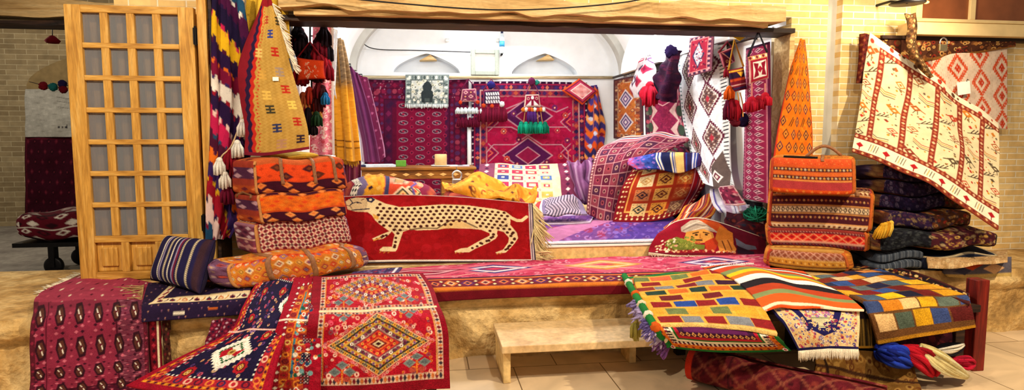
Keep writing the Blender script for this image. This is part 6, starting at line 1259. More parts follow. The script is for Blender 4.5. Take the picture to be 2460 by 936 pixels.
# portrait rug
def p_port(c):
    c.fill('#8e1026'); c.rect(c.W * .60, 0, c.W, c.H, '#5a0a20'); c.rect(0, 0, c.W, 4, '#d8c8b0'); c.rect(0, c.H - 5, c.W, c.H, '#dcc8ae'); c.rect(0, c.H - 12, c.W, c.H - 5, '#6a1020')
    c.poly([(70, 26), (96, 10), (130, 6), (160, 14), (172, 30), (164, 44), (120, 40), (84, 46), (72, 40)], '#b9a796'); c.line([(76, 38), (110, 24), (160, 34)], 4, '#8a7a6e'); c.line([(84, 28), (120, 14), (156, 20)], 3, '#d8ccba'); c.line([(100, 42), (136, 30), (168, 40)], 3, '#e0d4c0')
    c.poly([(118, 8), (170, 6), (188, 26), (176, 44), (160, 40)], '#c8501e'); c.poly([(170, 20), (200, 34), (196, 90), (160, 92), (154, 60)], '#c8762a')
    c.poly([(84, 44), (130, 38), (150, 46), (152, 60), (138, 72), (112, 76), (92, 72), (78, 66)], '#dc9a48'); c.line([(100, 50), (114, 47)], 3, '#3a1c14'); c.disc(108, 54, 4, 2.4, '#2a1410'); c.line([(126, 47), (140, 49)], 3, '#3a1c14'); c.disc(133, 53, 4, 2.4, '#2a1410'); c.line([(118, 52), (116, 62), (122, 64)], 2, '#a8642a'); c.line([(98, 66), (108, 68), (120, 68)], 4, '#3a1a12'); c.line([(104, 72), (114, 73)], 2.4, '#b03a2a')
    c.poly([(126, 72), (152, 58), (160, 72), (150, 92), (128, 94)], '#b83a1e'); c.poly([(160, 64), (190, 58), (204, 84), (200, 96), (160, 96)], '#d88a3a'); c.line([(170, 66), (176, 90)], 3, '#5a2a1a'); c.line([(184, 62), (192, 88)], 3, '#7a3a1a')
    c.poly([(34, 62), (60, 54), (80, 66), (104, 78), (126, 80), (124, 92), (60, 92), (38, 78)], '#6f7a2e'); c.floral(36, 58, 100, 90, 7, ['#7a8a34', '#4d5a22', '#a0a04a'], 5)
    c.speck(14, 58, 60, c.H - 14, 40, 2.4, ['#e8d0a0', '#d8a08a', '#efe0c8']); c.speck(50, 92, 200, c.H - 14, 60, 2.2, ['#d89a6a', '#e8c8a0', '#a83a2a'])
    c.poly([(204, 50), (228, 66), (252, 66), (256, 78), (230, 84), (204, 72)], '#5f6478'); c.poly([(206, 74), (250, 88), (250, 100), (206, 98)], '#2a1424')
rows = [[(1590, 552, 5.48), (1625, 530, 5.5), (1680, 522, 5.5), (1740, 536, 5.46), (1840, 572, 5.34)], [(1572, 572, 5.38), (1622, 558, 5.4), (1684, 552, 5.4), (1745, 560, 5.38), (1840, 586, 5.31)], [(1560, 596, 5.33), (1620, 590, 5.32), (1688, 588, 5.32), (1750, 592, 5.31), (1840, 602, 5.28)], [(1558, 608, 5.28), (1620, 616, 5.25), (1690, 617, 5.24), (1752, 618, 5.23), (1838, 616, 5.24)]]
o = cloth('portrait_rug', rows, p_port, 280, 112, 'folded rug woven with a turbaned man on crimson at the edge of the shop step', 'rug', th=.022, wr=.004, step=1.1)
fringe(P(1560, 611, 5.26), P(1760, 619, 5.21), (0, -.25, -.25), 110, .03, '#dcc8ae', o, .004, .6)
cloth('folded_dark_rug', [[(1746, 512, 5.75), (1790, 516, 5.6), (1842, 528, 5.34)], [(1742, 532, 5.62), (1790, 540, 5.48), (1844, 552, 5.32)], [(1746, 548, 5.52), (1795, 560, 5.42), (1846, 580, 5.3)]], lambda c: c.fill('#3a0c18').floral(0, 0, c.W, c.H, 16, ['#4d1420', '#2c0812', '#6a2418', '#1c1a26'], 4), 100, 60, 'dark red folded rug between the portrait rug and the green yarn', 'rug', th=.03, wr=.01)
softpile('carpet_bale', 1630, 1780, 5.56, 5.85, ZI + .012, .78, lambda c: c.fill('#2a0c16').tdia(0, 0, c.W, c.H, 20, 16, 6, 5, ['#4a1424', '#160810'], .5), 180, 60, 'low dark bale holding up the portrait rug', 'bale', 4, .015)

# ================================================================== BAGS ON THE RIGHT
UR = math.radians(-34); UR_ = np.array([math.cos(UR), math.sin(UR), 0]); NR_ = np.array([-math.sin(UR), math.cos(UR), 0])
def p_r1(c):
    c.fill('#d05a26'); c.rect(0, 0, c.W, 20, '#d8542a'); c.tdia(0, 4, c.W, 18, 9, 7, 1.6, 1.6, ['#e88a4a', '#c03a1e'], .5)
    for y in (24, 42): c.rect(0, y, c.W, y + 8, '#3a1826'); c.tdia(0, y, c.W, y + 8, 9, 8, 3.4, 2.6, ['#e8a04a', '#d8c0a0'])
    c.hs([(33, 41, '#d8682e'), (51, 54, '#e89a4a'), (54, 72, '#b03a3e'), (72, 84, '#d8501e')]); c.tdia(0, 73, c.W, 84, 10, 10, 4, 4, ['#e88a3a', None]); c.rect(0, 0, 4, c.H, '#a83a2a'); c.rect(c.W - 4, 0, c.W, c.H, '#a83a2a')
def p_r2(c):
    c.fill('#4d1a26'); c.rect(0, 0, c.W, 12, '#e6c698'); c.zig(0, 11, 12, '#7a3a26'); c.rect(0, 12, c.W, 15, '#c87a3a')
    for y in (26, 64): c.tdia(0, y - 5, c.W, y + 5, 10, 10, 3, 2.6, ['#e8b878', '#c87a4a']); 
    c.hs([(35, 38, '#c88a4a'), (54, 57, '#c88a4a'), (76, 79, '#d89a5a')]); c.rect(0, 40, c.W, 52, '#e2c49c'); c.tdia(0, 40, c.W, 52, 11, 12, 5.4, 6, ['#2a1420']); c.tdia(0, 40, c.W, 52, 11, 12, 2.4, 2.6, ['#e8d0a8']); c.rect(0, 79, c.W, 92, '#dcc09a'); c.tdia(0, 79, c.W, 92, 12, 13, 3.4, 3.4, ['#5a2a2a', '#8a4a2a'], 0, 0, 2)
    c.rect(0, 0, 6, c.H, '#b0442a'); c.rect(c.W - 8, 0, c.W, c.H, '#a83a3a')
def p_r3(c):
    c.fill('#7a1c2a'); c.hs([(0, 12, '#8a2f2a'), (12, 18, '#5a1426'), (46, 52, '#d8a08a'), (52, 70, '#5a1a2a')]); c.tdia(0, 12, c.W, 18, 7, 6, 2, 2, ['#d89a8a']); c.rect(0, 20, c.W, 46, '#d8281e'); c.lattice(0, 20, c.W, 46, 26, 26, .07, '#f0a070'); c.tdia(0, 20, c.W, 46, 26, 26, 6, 6, ['#a81420']); c.tdia(0, 54, c.W, 68, 8, 7, 2, 2, ['#b04a4a', '#8a6a7a'], .5)
def p_r4(c): c.fill('#a8682e'); c.hs([(0, 22, '#8e4a34'), (22, 26, '#d8a050'), (26, 38, '#c8862e'), (38, 42, '#5a2a1e'), (42, 52, '#c89a4a')]); c.lattice(0, 0, c.W, 22, 18, 16, .1, '#c8907a'); c.tdia(0, 27, c.W, 37, 9, 9, 3, 3, ['#7a3a1e', '#e0b060'])
def p_re(c): c.fill('#c87a2a').hs([(0, 8, '#b0581e'), (50, 54, '#8a3a1e')]).floral(4, 8, c.W - 4, 50, 11, ['#d88a2e', '#b0641e', '#c8702a', '#8a4a1e'], 7)
specs = [('bedding_bag', ZP + .012, (1838, 596), (1832, 640), 2040, 2052, .34, p_r4, 210, 52, p_re, p_r4, 'flat tan and brown bag, lowest of the right stack beside the striped cloth', 5),
         ('bedding_bag', 0, (1842, 545), (1846, 588), 2084, 2084, .36, p_r3, 245, 70, p_re, p_r3, 'maroon bag with a scarlet lattice band in the right stack', 9),
         ('bedding_bag', 0, (1856, 457), (1846, 545), 2098, 2090, .36, p_r2, 250, 92, p_re, p_r2, 'bag striped in dark brown and cream rows, second from top of the right stack', 11),
         ('bedding_bag', 0, (1856, 380), (1850, 462), 2050, 2052, .40, p_r1, 205, 84, p_re, p_re, 'orange and pink banded travel bag topping the right stack', 11)]
z = None; RB = []
for nm, zz, TL, BL, trx, brx, dep, pf, W_, H_, pe, pt, lab, nn in specs:
    zz = zz or z; c8, h = bagbox(zz, TL, BL, trx, brx, dep, UR_, NR_); z = zz + h
    t = thing(nm, lab, 'bag', np.mean(c8[:4], 0), 'bedding bags stacked on the right')
    o, mp = softbox('bag_body', c8, {'front': (W_, H_, pf), 'left': (60, 84, pe), 'right': (60, 84, pe), 'top': (W_, 60, pt), 'else': (W_, H_, pe)}, nn, parent=t, noise=.008); RB.append((t, mp))
    for sx in (-.97, .97): MB().color('#c8642e' if sx > 0 else '#b0402a').tube(mp(np.array([(sx, -.97, w) for w in np.linspace(-.95, .95, 12)])), .012, 6).build('edge_binding', WOOL, t)
t, mp = RB[3]
MB().tube(mp(np.array([(u, -.3, 1.0 + .55 * math.cos((u - .25) / .42 * math.pi / 2)) for u in np.linspace(-.17, .67, 14)])), .014, 6).build('handle', M_LEATHER, t)
strap(mp, .22, t, M_LEATHER, .022, .0, .82); MB().tube(mp(np.array([(u, -.9, 1.03) for u in np.linspace(-.7, .1, 12)])), .010, 6).build('zip', M_IRON, t)
t, mp = RB[2]
for u in (-.72, .66): strap(mp, u, t, WOOL if False else M_LEATHER, .03, -.6, .72)

# orange runner hanging from a point on the brick pier
def p_orr(c):
    c.fill('#ec7a1a'); c.floral(0, 0, c.W, c.H, 20, ['#f08a22', '#e8701c', '#ec7a1a'], 2); e = 8 
    for r in range(12):
        for k in range(5):
            x, y = 12 + k * 22 + (11 if r % 2 else 0), 14 + r * 25; h = ['#3a2a4a', '#5a2030', '#2a2438', '#6a3a1e'][(r + k) % 4]
            if r % 4 == 2 and k % 2: c.line([(x - 5, y + 8), (x + 4, y - 8)], 3, '#7a4a1e'); c.line([(x, y + 9), (x + 7, y - 5)], 2.4, '#5a3416')
            else: c.dia(x, y, 8.5, 11, h); c.dia(x, y, 5.6, 7.4, '#e8923a'); c.dia(x, y, 2.4, 3.2, h)
    c.vs([(0, 5, '#c83a2a'), (c.W - 4, c.W, '#c84a1e')]); 
rows = [[(1922, 96, 5.22), (1927, 93, 5.2), (1931, 96, 5.22)], [(1900, 160, 5.2), (1920, 160, 5.14), (1938, 162, 5.2)], [(1882, 240, 5.18), (1914, 242, 5.11), (1944, 244, 5.18)], [(1868, 310, 5.16), (1908, 314, 5.1), (1949, 316, 5.16)], [(1856, 386, 5.14), (1902, 390, 5.1), (1950, 392, 5.14)], [(1844, 470, 5.14), (1896, 470, 5.1), (1950, 470, 5.14)]]
cloth('orange_runner', rows, p_orr, 112, 310, 'orange runner with small lozenges hanging from a single point on the brick pier', 'rug', pleat=(.012, 1.2, .1), mat=KILIM, step=1.3)

# ================================================================== FAR RIGHT
def p_pict(c):
    c.fill('#e8d4ac'); br = '#8a3426'
    c.rect(0, 0, c.W, 14, '#efe2c8'); c.speck(0, 0, c.W, 14, 14, 4, ['#b83a2a', '#5a3a2a'])
    us = (30, 92, 150, 208, 258)
    for i in range(6):
        x0, x1 = ([0] + [u + 6 for u in us])[i], ([u - 6 for u in us] + [c.W])[i]; r_ = random.Random(20 + i)
        for k in range(7):
            x, y = (x0 + x1) / 2 + (x1 - x0) * .24 * (1 if k % 2 else -1), 30 + k * 34; h = r_.choice(['#b8402a', '#a8582a', '#5a4a38', '#c8782a', '#8a3a2a'])
            kind = (k + i) % 4; s = r_.choice((-1, 1))
            e = 1.45
            if kind == 0: c.dia(x, y, 8 * e, 6 * e, h); c.dia(x, y, 4, 3, '#e8d4ac'); c.dia(x + 8 * e * s, y - 6, 5 * e, 3.4 * e, h); c.line([(x, y + 6), (x - 4, y + 16)], 1.8, '#5a4a38'); c.line([(x + 4, y + 6), (x + 5, y + 16)], 1.8, '#5a4a38'); c.line([(x - 8 * s, y), (x - 18 * s, y + 5)], 2.6, h)
            elif kind == 1: c.line([(x - 16, y + 10), (x + 16, y - 8)], 2, '#4a3a30'); [c.line([(x + q * 8, y - q * 4), (x + q * 8 + 7, y - q * 4 - 11)], 2, '#4a3a30') for q in (-1, 0, 1)]; c.dia(x + 11, y + 8, 6, 5, h); c.dia(x - 10, y - 8, 5, 4, '#b83a2a')
            elif kind == 2: c.dias(x, y, 12, 9, h, '#e8d4ac', h); c.line([(x - 10, y + 12), (x + 10, y + 10)], 2, '#7a5a3a'); c.line([(x, y + 8), (x, y + 14)], 1.6, '#5a4a38')
            else: [c.line([(x - 19, y - 8 + q * 5), (x - 3, y + 1 + q * 5), (x + 19, y - 4 + q * 5)], 2, [h, '#c8903a', '#5a4a3a'][q]) for q in range(3)]
            c.speck(x0 + 4, y + 10, x1 - 4, y + 24, 4, 2.2, ['#b83a2a', '#8a6a3a', '#c8902e', '#6a5a4a'])
    for u in us: c.rect(u - 6, 14, u + 6, c.H - 44, br); c.tdia(u - 6, 14, u + 6, c.H - 44, 12, 10, 4, 3.6, ['#e0b890', '#b86a4a'])
    c.rect(30, 14, c.W, 24, br); c.tdia(30, 14, c.W, 24, 10, 10, 3.6, 3.6, ['#e0b890', '#b86a4a'])
    c.rect(0, c.H - 50, c.W, c.H - 38, br); c.tdia(0, c.H - 50, c.W, c.H - 38, 10, 12, 3.6, 4, ['#e0b890', '#b86a4a'])
    c.rect(0, c.H - 38, c.W, c.H - 10, '#f3e6cc')
    for k in range(12):
        x = 14 + k * 27; y = c.H - 24
        if k % 2 == 0: c.dia(x, y, 8, 7, '#b01c26'); c.line([(x, y + 4), (x, y + 12)], 2, '#8a1c1e')
        else: [c.line([(x - 8 + q * 5, y + 8), (x - 4 + q * 5, y - 9)], 1.5, ['#6a5a4a', '#c8a03a', '#3a3a34'][q % 3]) for q in range(4)]
    c.rect(0, c.H - 10, c.W, c.H, '#8a3a26'); c.tdia(0, c.H - 10, c.W, c.H, 9, 10, 3.4, 3.4, ['#d8a878', '#6a1c1e'])
rows = [[(2090, 78, 5.12), (2150, 122, 5.06), (2210, 162, 5.0), (2300, 226, 4.94), (2400, 296, 4.9)], [(2078, 170, 5.08), (2140, 205, 5.0), (2205, 242, 4.93), (2300, 300, 4.85), (2400, 370, 4.8)], [(2064, 262, 4.96), (2125, 288, 4.82), (2195, 320, 4.7), (2298, 380, 4.56), (2398, 450, 4.48)], [(2046, 362, 4.8), (2110, 386, 4.62), (2180, 414, 4.46), (2290, 472, 4.3), (2396, 552, 4.2)]]
cloth('pictorial_kilim', rows, p_pict, 300, 290, 'large cream kilim with brown bands and small animal figures hanging askew at upper right', 'kilim', wr=.012, wk=(5, 7), mat=KILIM, step=1.25)
def p_redwhite(c):
    c.fill('#e8cdb8'); 
    for k in range(4):
        for r in range(3): x, y = 30 + k * 52, 24 + r * 62 + (30 if k % 2 else 0); c.stepdia(x, y, 24, 34, '#d8502a', 7); c.stepdia(x, y, 15, 22, '#e8cdb8', 6); c.stepdia(x, y, 8, 12, '#c83a1e', 5)
    c.tdia(0, 0, c.W, c.H, 7, 6, .7, 3, ['#c8a890', '#f0dccc'], .5)
cloth('red_white_kilim', [[(2196, 120, 5.2), (2290, 106, 5.18), (2420, 104, 5.2)], [(2210, 190, 5.19), (2300, 190, 5.16), (2420, 190, 5.19)], [(2230, 300, 5.18), (2310, 300, 5.15), (2420, 310, 5.18)]], p_redwhite, 200, 190, 'pale kilim with red stepped diamonds hanging behind the cream pictorial kilim', 'kilim', mat=KILIM, step=1.3)
def p_brownband(c): c.fill('#4d2a1c').floral(0, 4, c.W, c.H - 4, 9, ['#7a4a2a', '#a8703a', '#3a1c14', '#c89a5a', '#8a2a1e'], 6); c.rect(0, 0, c.W, 3, '#a8782e'); c.rect(0, c.H - 4, c.W, c.H, '#8a5a2a')
cloth('brown_border_rug', [[(2070, 82, 5.22), (2180, 88, 5.2), (2300, 90, 5.2), (2440, 92, 5.2)], [(2086, 128, 5.2), (2185, 126, 5.17), (2300, 114, 5.17), (2440, 104, 5.17)], [(2110, 150, 5.2), (2190, 150, 5.18), (2300, 136, 5.18), (2440, 112, 5.18)]], p_brownband, 280, 34, 'brown bordered rug end hanging along the shutter slot at top right', 'rug', step=1.3)
cloth('dark_rug_edge', [[(2064, 82, 5.14), (2078, 80, 5.1), (2090, 84, 5.14)], [(2062, 140, 5.14), (2072, 140, 5.1), (2086, 142, 5.14)], [(2056, 200, 5.14), (2064, 200, 5.11), (2076, 200, 5.14)]], lambda c: c.fill('#5a1c1a').tdia(0, 0, c.W, c.H, 9, 11, 3, 4, ['#8a4a2a', '#2e100e'], .5), 26, 120, 'narrow dark red rug edge showing left of the cream pictorial kilim', 'rug')
def p_snake(c): c.fill('#5a3e24').tdia(0, 0, c.W, c.H, 13, 14, 6, 6, ['#b8925a', '#2e1c14', '#8a5a34'], .5); c.tdia(0, 0, c.W, c.H, 13, 14, 2.4, 2.6, ['#3a2418', '#d8b47a'], .5)
cloth('twisted_band', [[(2172, 32, 5.0), (2186, 34, 4.96), (2200, 30, 5.0)], [(2180, 64, 4.98), (2192, 62, 4.94), (2204, 62, 4.98)], [(2176, 96, 4.96), (2190, 98, 4.91), (2202, 100, 4.96)], [(2184, 134, 4.93), (2198, 132, 4.88), (2212, 132, 4.93)], [(2206, 164, 4.9), (2216, 158, 4.86), (2226, 156, 4.9)], [(2234, 190, 4.88), (2238, 186, 4.86), (2243, 184, 4.88)]], p_snake, 40, 190, 'brown patterned band hanging twisted over the upper edge of the cream pictorial kilim', 'band', th=.02)
q = P(2266, 112, 4.98); t = thing('padlock', 'open steel padlock hanging at the shutter slot at top right', 'padlock', q)
MB().tube([q + np.array([.035 * math.cos(a_), 0, .03 + .045 * math.sin(a_)]) for a_ in np.linspace(-.2, 3.6, 20)], .006, 8).build('shackle', M_CHROME, t)
MB().box(q + np.array([-.045, -.012, -.04]), q + np.array([.035, .012, .02])).build('lock_body', solid('brass_lock', '#c8b48a', .35, .1, 40, 1.0), t, False, .006)
t = thing('paper_tag', 'white price tag pinned on the pale red diamond kilim at far right', 'tag', P(2315, 228, 5.1))
MB().prism([P(2299, 198, 5.1), P(2330, 194, 5.1), P(2332, 224, 5.1), P(2302, 229, 5.1)], (0, .004, 0)).build('card', M_WHITE, t, False); MB().tube([P(2322, 196, 5.1), P(2324, 190, 5.12), P(2327, 192, 5.14)], .003, 5).build('pin', M_IRON, t)

# pile of folded carpets
def folded(label, x0, x1, y0, y1, z0, z1, paint, W_, H_, n=5, layers=3, fold_h='#3a2a5a', slope=0.0, name='folded_carpet'):
    a, b = Q(x0, y0, (z0 + z1) / 2)[0], Q(x1, y0, (z0 + z1) / 2)[0]; t = thing(name, label, 'carpet', ((a + b) / 2, (y0 + y1) / 2, z0), 'folded carpets piled at far right')
    h = (z1 - z0) / layers
    for k in range(layers):
        za, zb_ = z0 + k * h, z0 + (k + 1) * h * 1.0; j = .03 * (random.random() - .5)
        softbox('fold', [(a + j, y0 + abs(j), za), (b, y0, za - slope), (b, y1, za - slope), (a + j, y1, za), (a + j, y0 + abs(j), zb_), (b, y0, zb_ - slope), (b, y1, zb_ - slope), (a + j, y1, zb_)], {'front': (W_, H_ / layers, paint), 'top': (W_, 40, paint), 'else': (60, H_ / layers, paint)}, n, parent=t, noise=.017)
    return t
def pc1(c): c.fill('#1c1230').floral(0, 0, c.W * .72, c.H, 8, ['#281a40', '#160c28', '#34264a', '#3c1c3a', '#5c5068'], 3); c.rect(c.W * .72, 0, c.W, c.H, '#4d3020'); c.floral(c.W * .72, 0, c.W, c.H, 10, ['#6a4a2a', '#3a2018', '#8a6a3a', '#7a2a20'], 4)
def pc2(c): c.fill('#281838').floral(0, 0, c.W * .5, c.H, 9, ['#382048', '#1c102a', '#4a2840', '#8a7050'], 5); c.rect(c.W * .5, 0, c.W, c.H, '#5a3424'); c.floral(c.W * .5, 0, c.W, c.H, 11, ['#8a4a2a', '#b03a2a', '#4d2a20', '#c89a5a', '#3a3a5a'], 6)
def pc3(c): c.fill('#15161e').floral(0, 0, c.W * .42, c.H, 8, ['#282c32', '#0e1014', '#3c4044', '#1e1e2a'], 7); c.rect(c.W * .42, 0, c.W, c.H, '#4a1c28'); c.floral(c.W * .42, 0, c.W, c.H, 11, ['#7a3a3a', '#c8a050', '#2e1a2a', '#5a2434', '#a8906a'], 8)
def pc4(c): c.fill('#3e4654').vs([(k * 7, k * 7 + 3, ['#5a6270', '#2c323e', '#6a707c'][k % 3]) for k in range(40)])
def pc5(c): c.fill('#1c2238').hs([(0, 8, '#c8b490')]); c.rect(0, 8, c.W, c.H, '#1c2238')
def zat(py, y, px=2200): return P(px, py, y)[2]
YP = 4.75
folded('grey folded blanket near the bottom of the pile of folded carpets', 2112, 2236, 4.46, 4.95, ZP + .002, ZP + .16, pc4, 160, 60, 6, 2)
folded('navy folded carpet with a pale top edge, lowest at the far right of the pile', 2225, 2420, 4.47, 4.95, ZP + .002, ZP + .13, pc5, 160, 60, 7, 1)
o = folded('near-black and maroon carpet folded in the middle of the pile at far right', 2108, 2420, 4.42, 4.98, ZP + .18, ZP + .32, pc3, 250, 55, 7, 1)
folded('purple and rust carpet folded second from the top of the far right pile', 2136, 2350, 4.54, 5.0, ZP + .33, ZP + .46, pc2, 240, 50, 7, 1)
folded('violet and brown carpet of many folds topping the far right pile', 2112, 2335, 4.66, 5.04, ZP + .47, ZP + .84, pc1, 260, 100, 7, 3)
cloth('beige_rug_back', [[(2228, 600, 4.9), (2290, 600, 4.9), (2420, 600, 4.9)], [(2226, 618, 4.5), (2290, 616, 4.5), (2420, 612, 4.5)], [(2230, 640, 4.28), (2290, 636, 4.26), (2420, 622, 4.26)]], lambda c: c.fill('#c8a070').floral(0, 0, c.W, c.H, 7, ['#d8b484', '#b8905c', '#e0c090'], 9), 120, 40, 'shaggy beige rug showing between the folded carpets at far right', 'rug', mat=PILE, th=.02, wr=.006)
cloth('grey_red_rug', [[(2268, 634, 4.5), (2320, 622, 4.5), (2430, 616, 4.5)], [(2266, 650, 4.45), (2320, 646, 4.44), (2430, 640, 4.44)], [(2280, 664, 4.43), (2330, 668, 4.42), (2430, 664, 4.42)]], lambda c: c.fill('#5f5a68').hs([(c.H - 7, c.H, '#c8a864')]).dia(62, 12, 34, 14, '#c84a24').dia(40, 26, 20, 8, '#3a3a54').dia(110, 24, 24, 10, '#e0b080'), 150, 40, 'grey rug corner with an orange diamond and tan edge at the far right', 'rug', th=.02)
t = thing('yarn_fringe', 'yellow yarn tuft hanging beside the right stack of bags', 'yarn', P(2125, 548, 4.5)); 
for k in range(4): tassel(P(2122 + k * 7, 536 - k * 2, 4.38), .13, .035, ['#d8a02a', '#e0b03a', '#c88a1e', '#e8c04a'][k], t, dirv=(-.4, 0, -1))
pz = P(2341, 800, 3.62)
mb = MB().box((P(2337, 700, 3.72)[0], 3.68, 0), (P(2337, 700, 3.72)[0] + .09, 3.78, P(2341, 672, 3.7)[2])); o = mb.build('red_post', M_RED, None, False, .006); tag(o, 'dark red wooden post standing at the right end of the patchwork display', 'post')

# ================================================================== PATCHWORK DISPLAY AT FRONT RIGHT
xt0, xt1 = Q(1690, 3.75, .45)[0], Q(2330, 3.75, .45)[0]
t = thing('display_table', 'low dark wooden table under the patchwork rugs', 'table', ((xt0 + xt1) / 2, 3.95, 0))
MB().box((xt0, 3.66, .42), (xt1, 4.36, .47)).build('table_top', M_DARKW, t, False, .006)
for x in (xt0 + .08, (xt0 + xt1) / 2, xt1 - .1):
    for y in (3.74, 4.3): MB().box((x - .035, y - .035, 0), (x + .035, y + .035, .42)).build('leg', M_DARKW, t, False, .005)
TZ = .50; YD = P(1573, 776, TZ)[1]
def p_bord(c):
    c.fill('#5a1c54'); c.frame(0, 10, '#1f6a2e'); c.frame(10, 24, '#d8701e'); c.fband(10, 18, 10, ['#d8701e', '#7a1c2e'], .5, 1); c.frame(24, 30, '#7a1c3a'); c.fband(24, 30, 6, ['#efe0c8', None], .45, 3); c.frame(30, 40, '#1c1420').fband(30, 40, 6, ['#f2ead8', None], .5, 3); c.frame(40, 46, '#efe4d0'); c.frame(46, 52, '#1f6a2e'); c.frame(52, 62, '#b01c34'); c.frame(62, 78, '#3a1638'); 
    w, X, Y, ix, iy = c.til(60, c.H - 80, c.W - 60, c.H - 60, 16, 20); c.a[w][abs(abs(X) / 8 + abs(Y) / 10 - .6) < .22] = C('#e8b070')
    for x in (14, c.W - 14): c.star(x, c.H - 8, 8, '#efe6da', '#b01c34')
rows = [[(1500, 664, ZP + .03), (1620, 655, ZP + .03), (1760, 650, ZP + .03)], [(1530, 720, ZP + .025), (1650, 712, ZP + .025), (1800, 704, ZP + .025)], [(1574, 790, .505), (1704, 796, .505), (1866, 806, .505)], [(1592, 815, YD - .03), (1722, 826, YD - .07), (1885, 826, YD - .10)], [(1608, 836, YD - .02), (1735, 846, YD - .06), (1902, 842, YD - .09)]]
o = cloth('green_edged_rug', rows, p_bord, 330, 290, 'green edged rug with orange, black and white border hanging from under the ochre patchwork rug', 'rug', th=.014, step=1.25, wr=.003, vs=[0, .3, .715, .87, 1])
S = SURF[o.name]; nv = S.shape[0]; ctr = S[:, 0]
MB().color('#1f7a34').tube(ctr[:: max(1, nv // 30)] + np.array([0, 0, .008]), .024, 8).build('green_binding', YARN, o)
for k in range(6):
    a_ = S[min(nv - 1, int(nv * (.12 + k * .15))), 0]; MB().color(['#efe4d0', '#d8601e', '#e8d8b8'][k % 3]).ball(a_ + np.array([0, 0, .012]), .03, 8, 12, .3).build('knot', YARN, o)
for k in range(5): fringe(S[int(nv * (.30 + .14 * k)) - 1, 0], S[min(nv - 1, int(nv * (.30 + .14 * (k + 1)))), 0], (-.7, -.15, -.6), 70, .055, ['#8a7ab0', '#a898c4', '#6a5a98', '#b8a8cc', '#7a4a8a'][k], o, .009, .6)
tassel(S[int(nv * .36), 0] + np.array([-.03, -.02, -.1]), .13, .035, '#a89a4a', o); MB().color('#b84a5a').tube([S[int(nv * .36), 0], S[int(nv * .36), 0] + np.array([-.03, -.02, -.1])], .006, 6).build('cord', YARN, o)
def patch(c, cols, rows_, base, seed, dx, dy, gap, order=None, jag=0):
    c.fill(base); r_ = random.Random(seed)
    for r in range(rows_):
        y = r * dy + gap; off = (dx * .5 if r % 2 else 0) - dx * .3; k = 0; x = off
        while x < c.W:
            w_ = dx * (.92 + .16 * r_.random()); h = order[r][k % len(order[r])] if order else r_.choice(cols)
            if h: c.poly([(x + gap, y + 2 * r_.random()), (x + w_ - gap, y + 2 * r_.random()), (x + w_ - gap + 2, y + dy - gap * 1.6), (x + gap + 2, y + dy - gap * 1.6)], h)
            x += dx; k += 1
R_, O_, Y_, G_, B_, N_2, K_, S_ = '#8a1a1c', '#d86a22', '#dfa02e', '#6d7a48', '#23479a', '#1d2a4a', '#3a1230', '#7d8088'
def p_gab1(c):
    order = [[G_, '#d8603a', G_, O_, R_], [R_, Y_, R_, Y_], ['#8a2a22', S_, '#7a1c2a', S_, K_], ['#1f3a2e', O_, '#1f3a34', O_], [Y_, '#6a1a20', Y_, '#6a1a20', Y_], [R_, B_, R_, B_], [Y_, G_, Y_, G_, Y_], [R_, S_, R_, S_], [R_, S_]]
    patch(c, None, 8, '#e2a83e', 5, 62, 27, 3, order); c.rect(0, c.H - 4, c.W, c.H, '#e8c070')
rows = [[(1522, 668, ZP + .052), (1610, 660, ZP + .055), (1700, 646, ZP + .06), (1765, 652, ZP + .06)], [(1536, 704, ZP + .05), (1632, 698, ZP + .052), (1725, 686, ZP + .06), (1800, 688, ZP + .058)], [(1556, 742, ZP + .03), (1654, 738, ZP + .034), (1756, 736, ZP + .04), (1836, 744, ZP + .04)], [(1573, 778, .53), (1676, 778, .535), (1782, 784, .54), (1868, 798, .53)]]
cloth('ochre_patchwork_rug', rows, p_gab1, 310, 220, 'ochre patchwork rug of brick-like red, blue and green patches lying leftmost on the display', 'rug', th=.02, mat=PILE, step=1.3, wr=.006)
def p_str(c):
    c.fill('#d8501e'); c.hs([(0, 9, '#d2502a'), (9, 14, '#1c1418'), (14, 21, '#f2ece0'), (21, 36, '#c2441e'), (36, 47, '#7d8a58'), (47, 56, '#e8c01e'), (56, 65, '#e0701e'), (65, 80, '#f4efe4'), (80, 98, '#1e181e'), (98, 116, '#b03e1c'), (116, 126, '#7d8a58'), (126, 144, '#e05a1c'), (144, 150, '#f0d8b8')], wave=4, per=55)
rows = [[(1688, 640, ZP + .06), (1760, 634, ZP + .062), (1850, 640, ZP + .06), (1930, 652, ZP + .055)], [(1758, 664, ZP + .08), (1830, 655, ZP + .085), (1910, 666, ZP + .08), (1985, 684, ZP + .07)], [(1802, 700, ZP + .075), (1870, 692, ZP + .08), (1950, 702, ZP + .075), (2040, 714, ZP + .07)], [(1836, 739, ZP + .06), (1900, 736, ZP + .062), (1985, 738, ZP + .062), (2076, 742, ZP + .06)]]
o = cloth('striped_flatweave', rows, p_str, 260, 150, 'boldly striped cloth in orange, white, black and green between the two patchwork rugs', 'rug', th=.012, mat=KILIM, wr=.008, wk=(5, 6), step=1.3)
fringe(P(1685, 642, ZP + .055), P(1812, 634, ZP + .055), (.1, .5, .1), 120, .05, '#f2ece4', o, .004, .15)
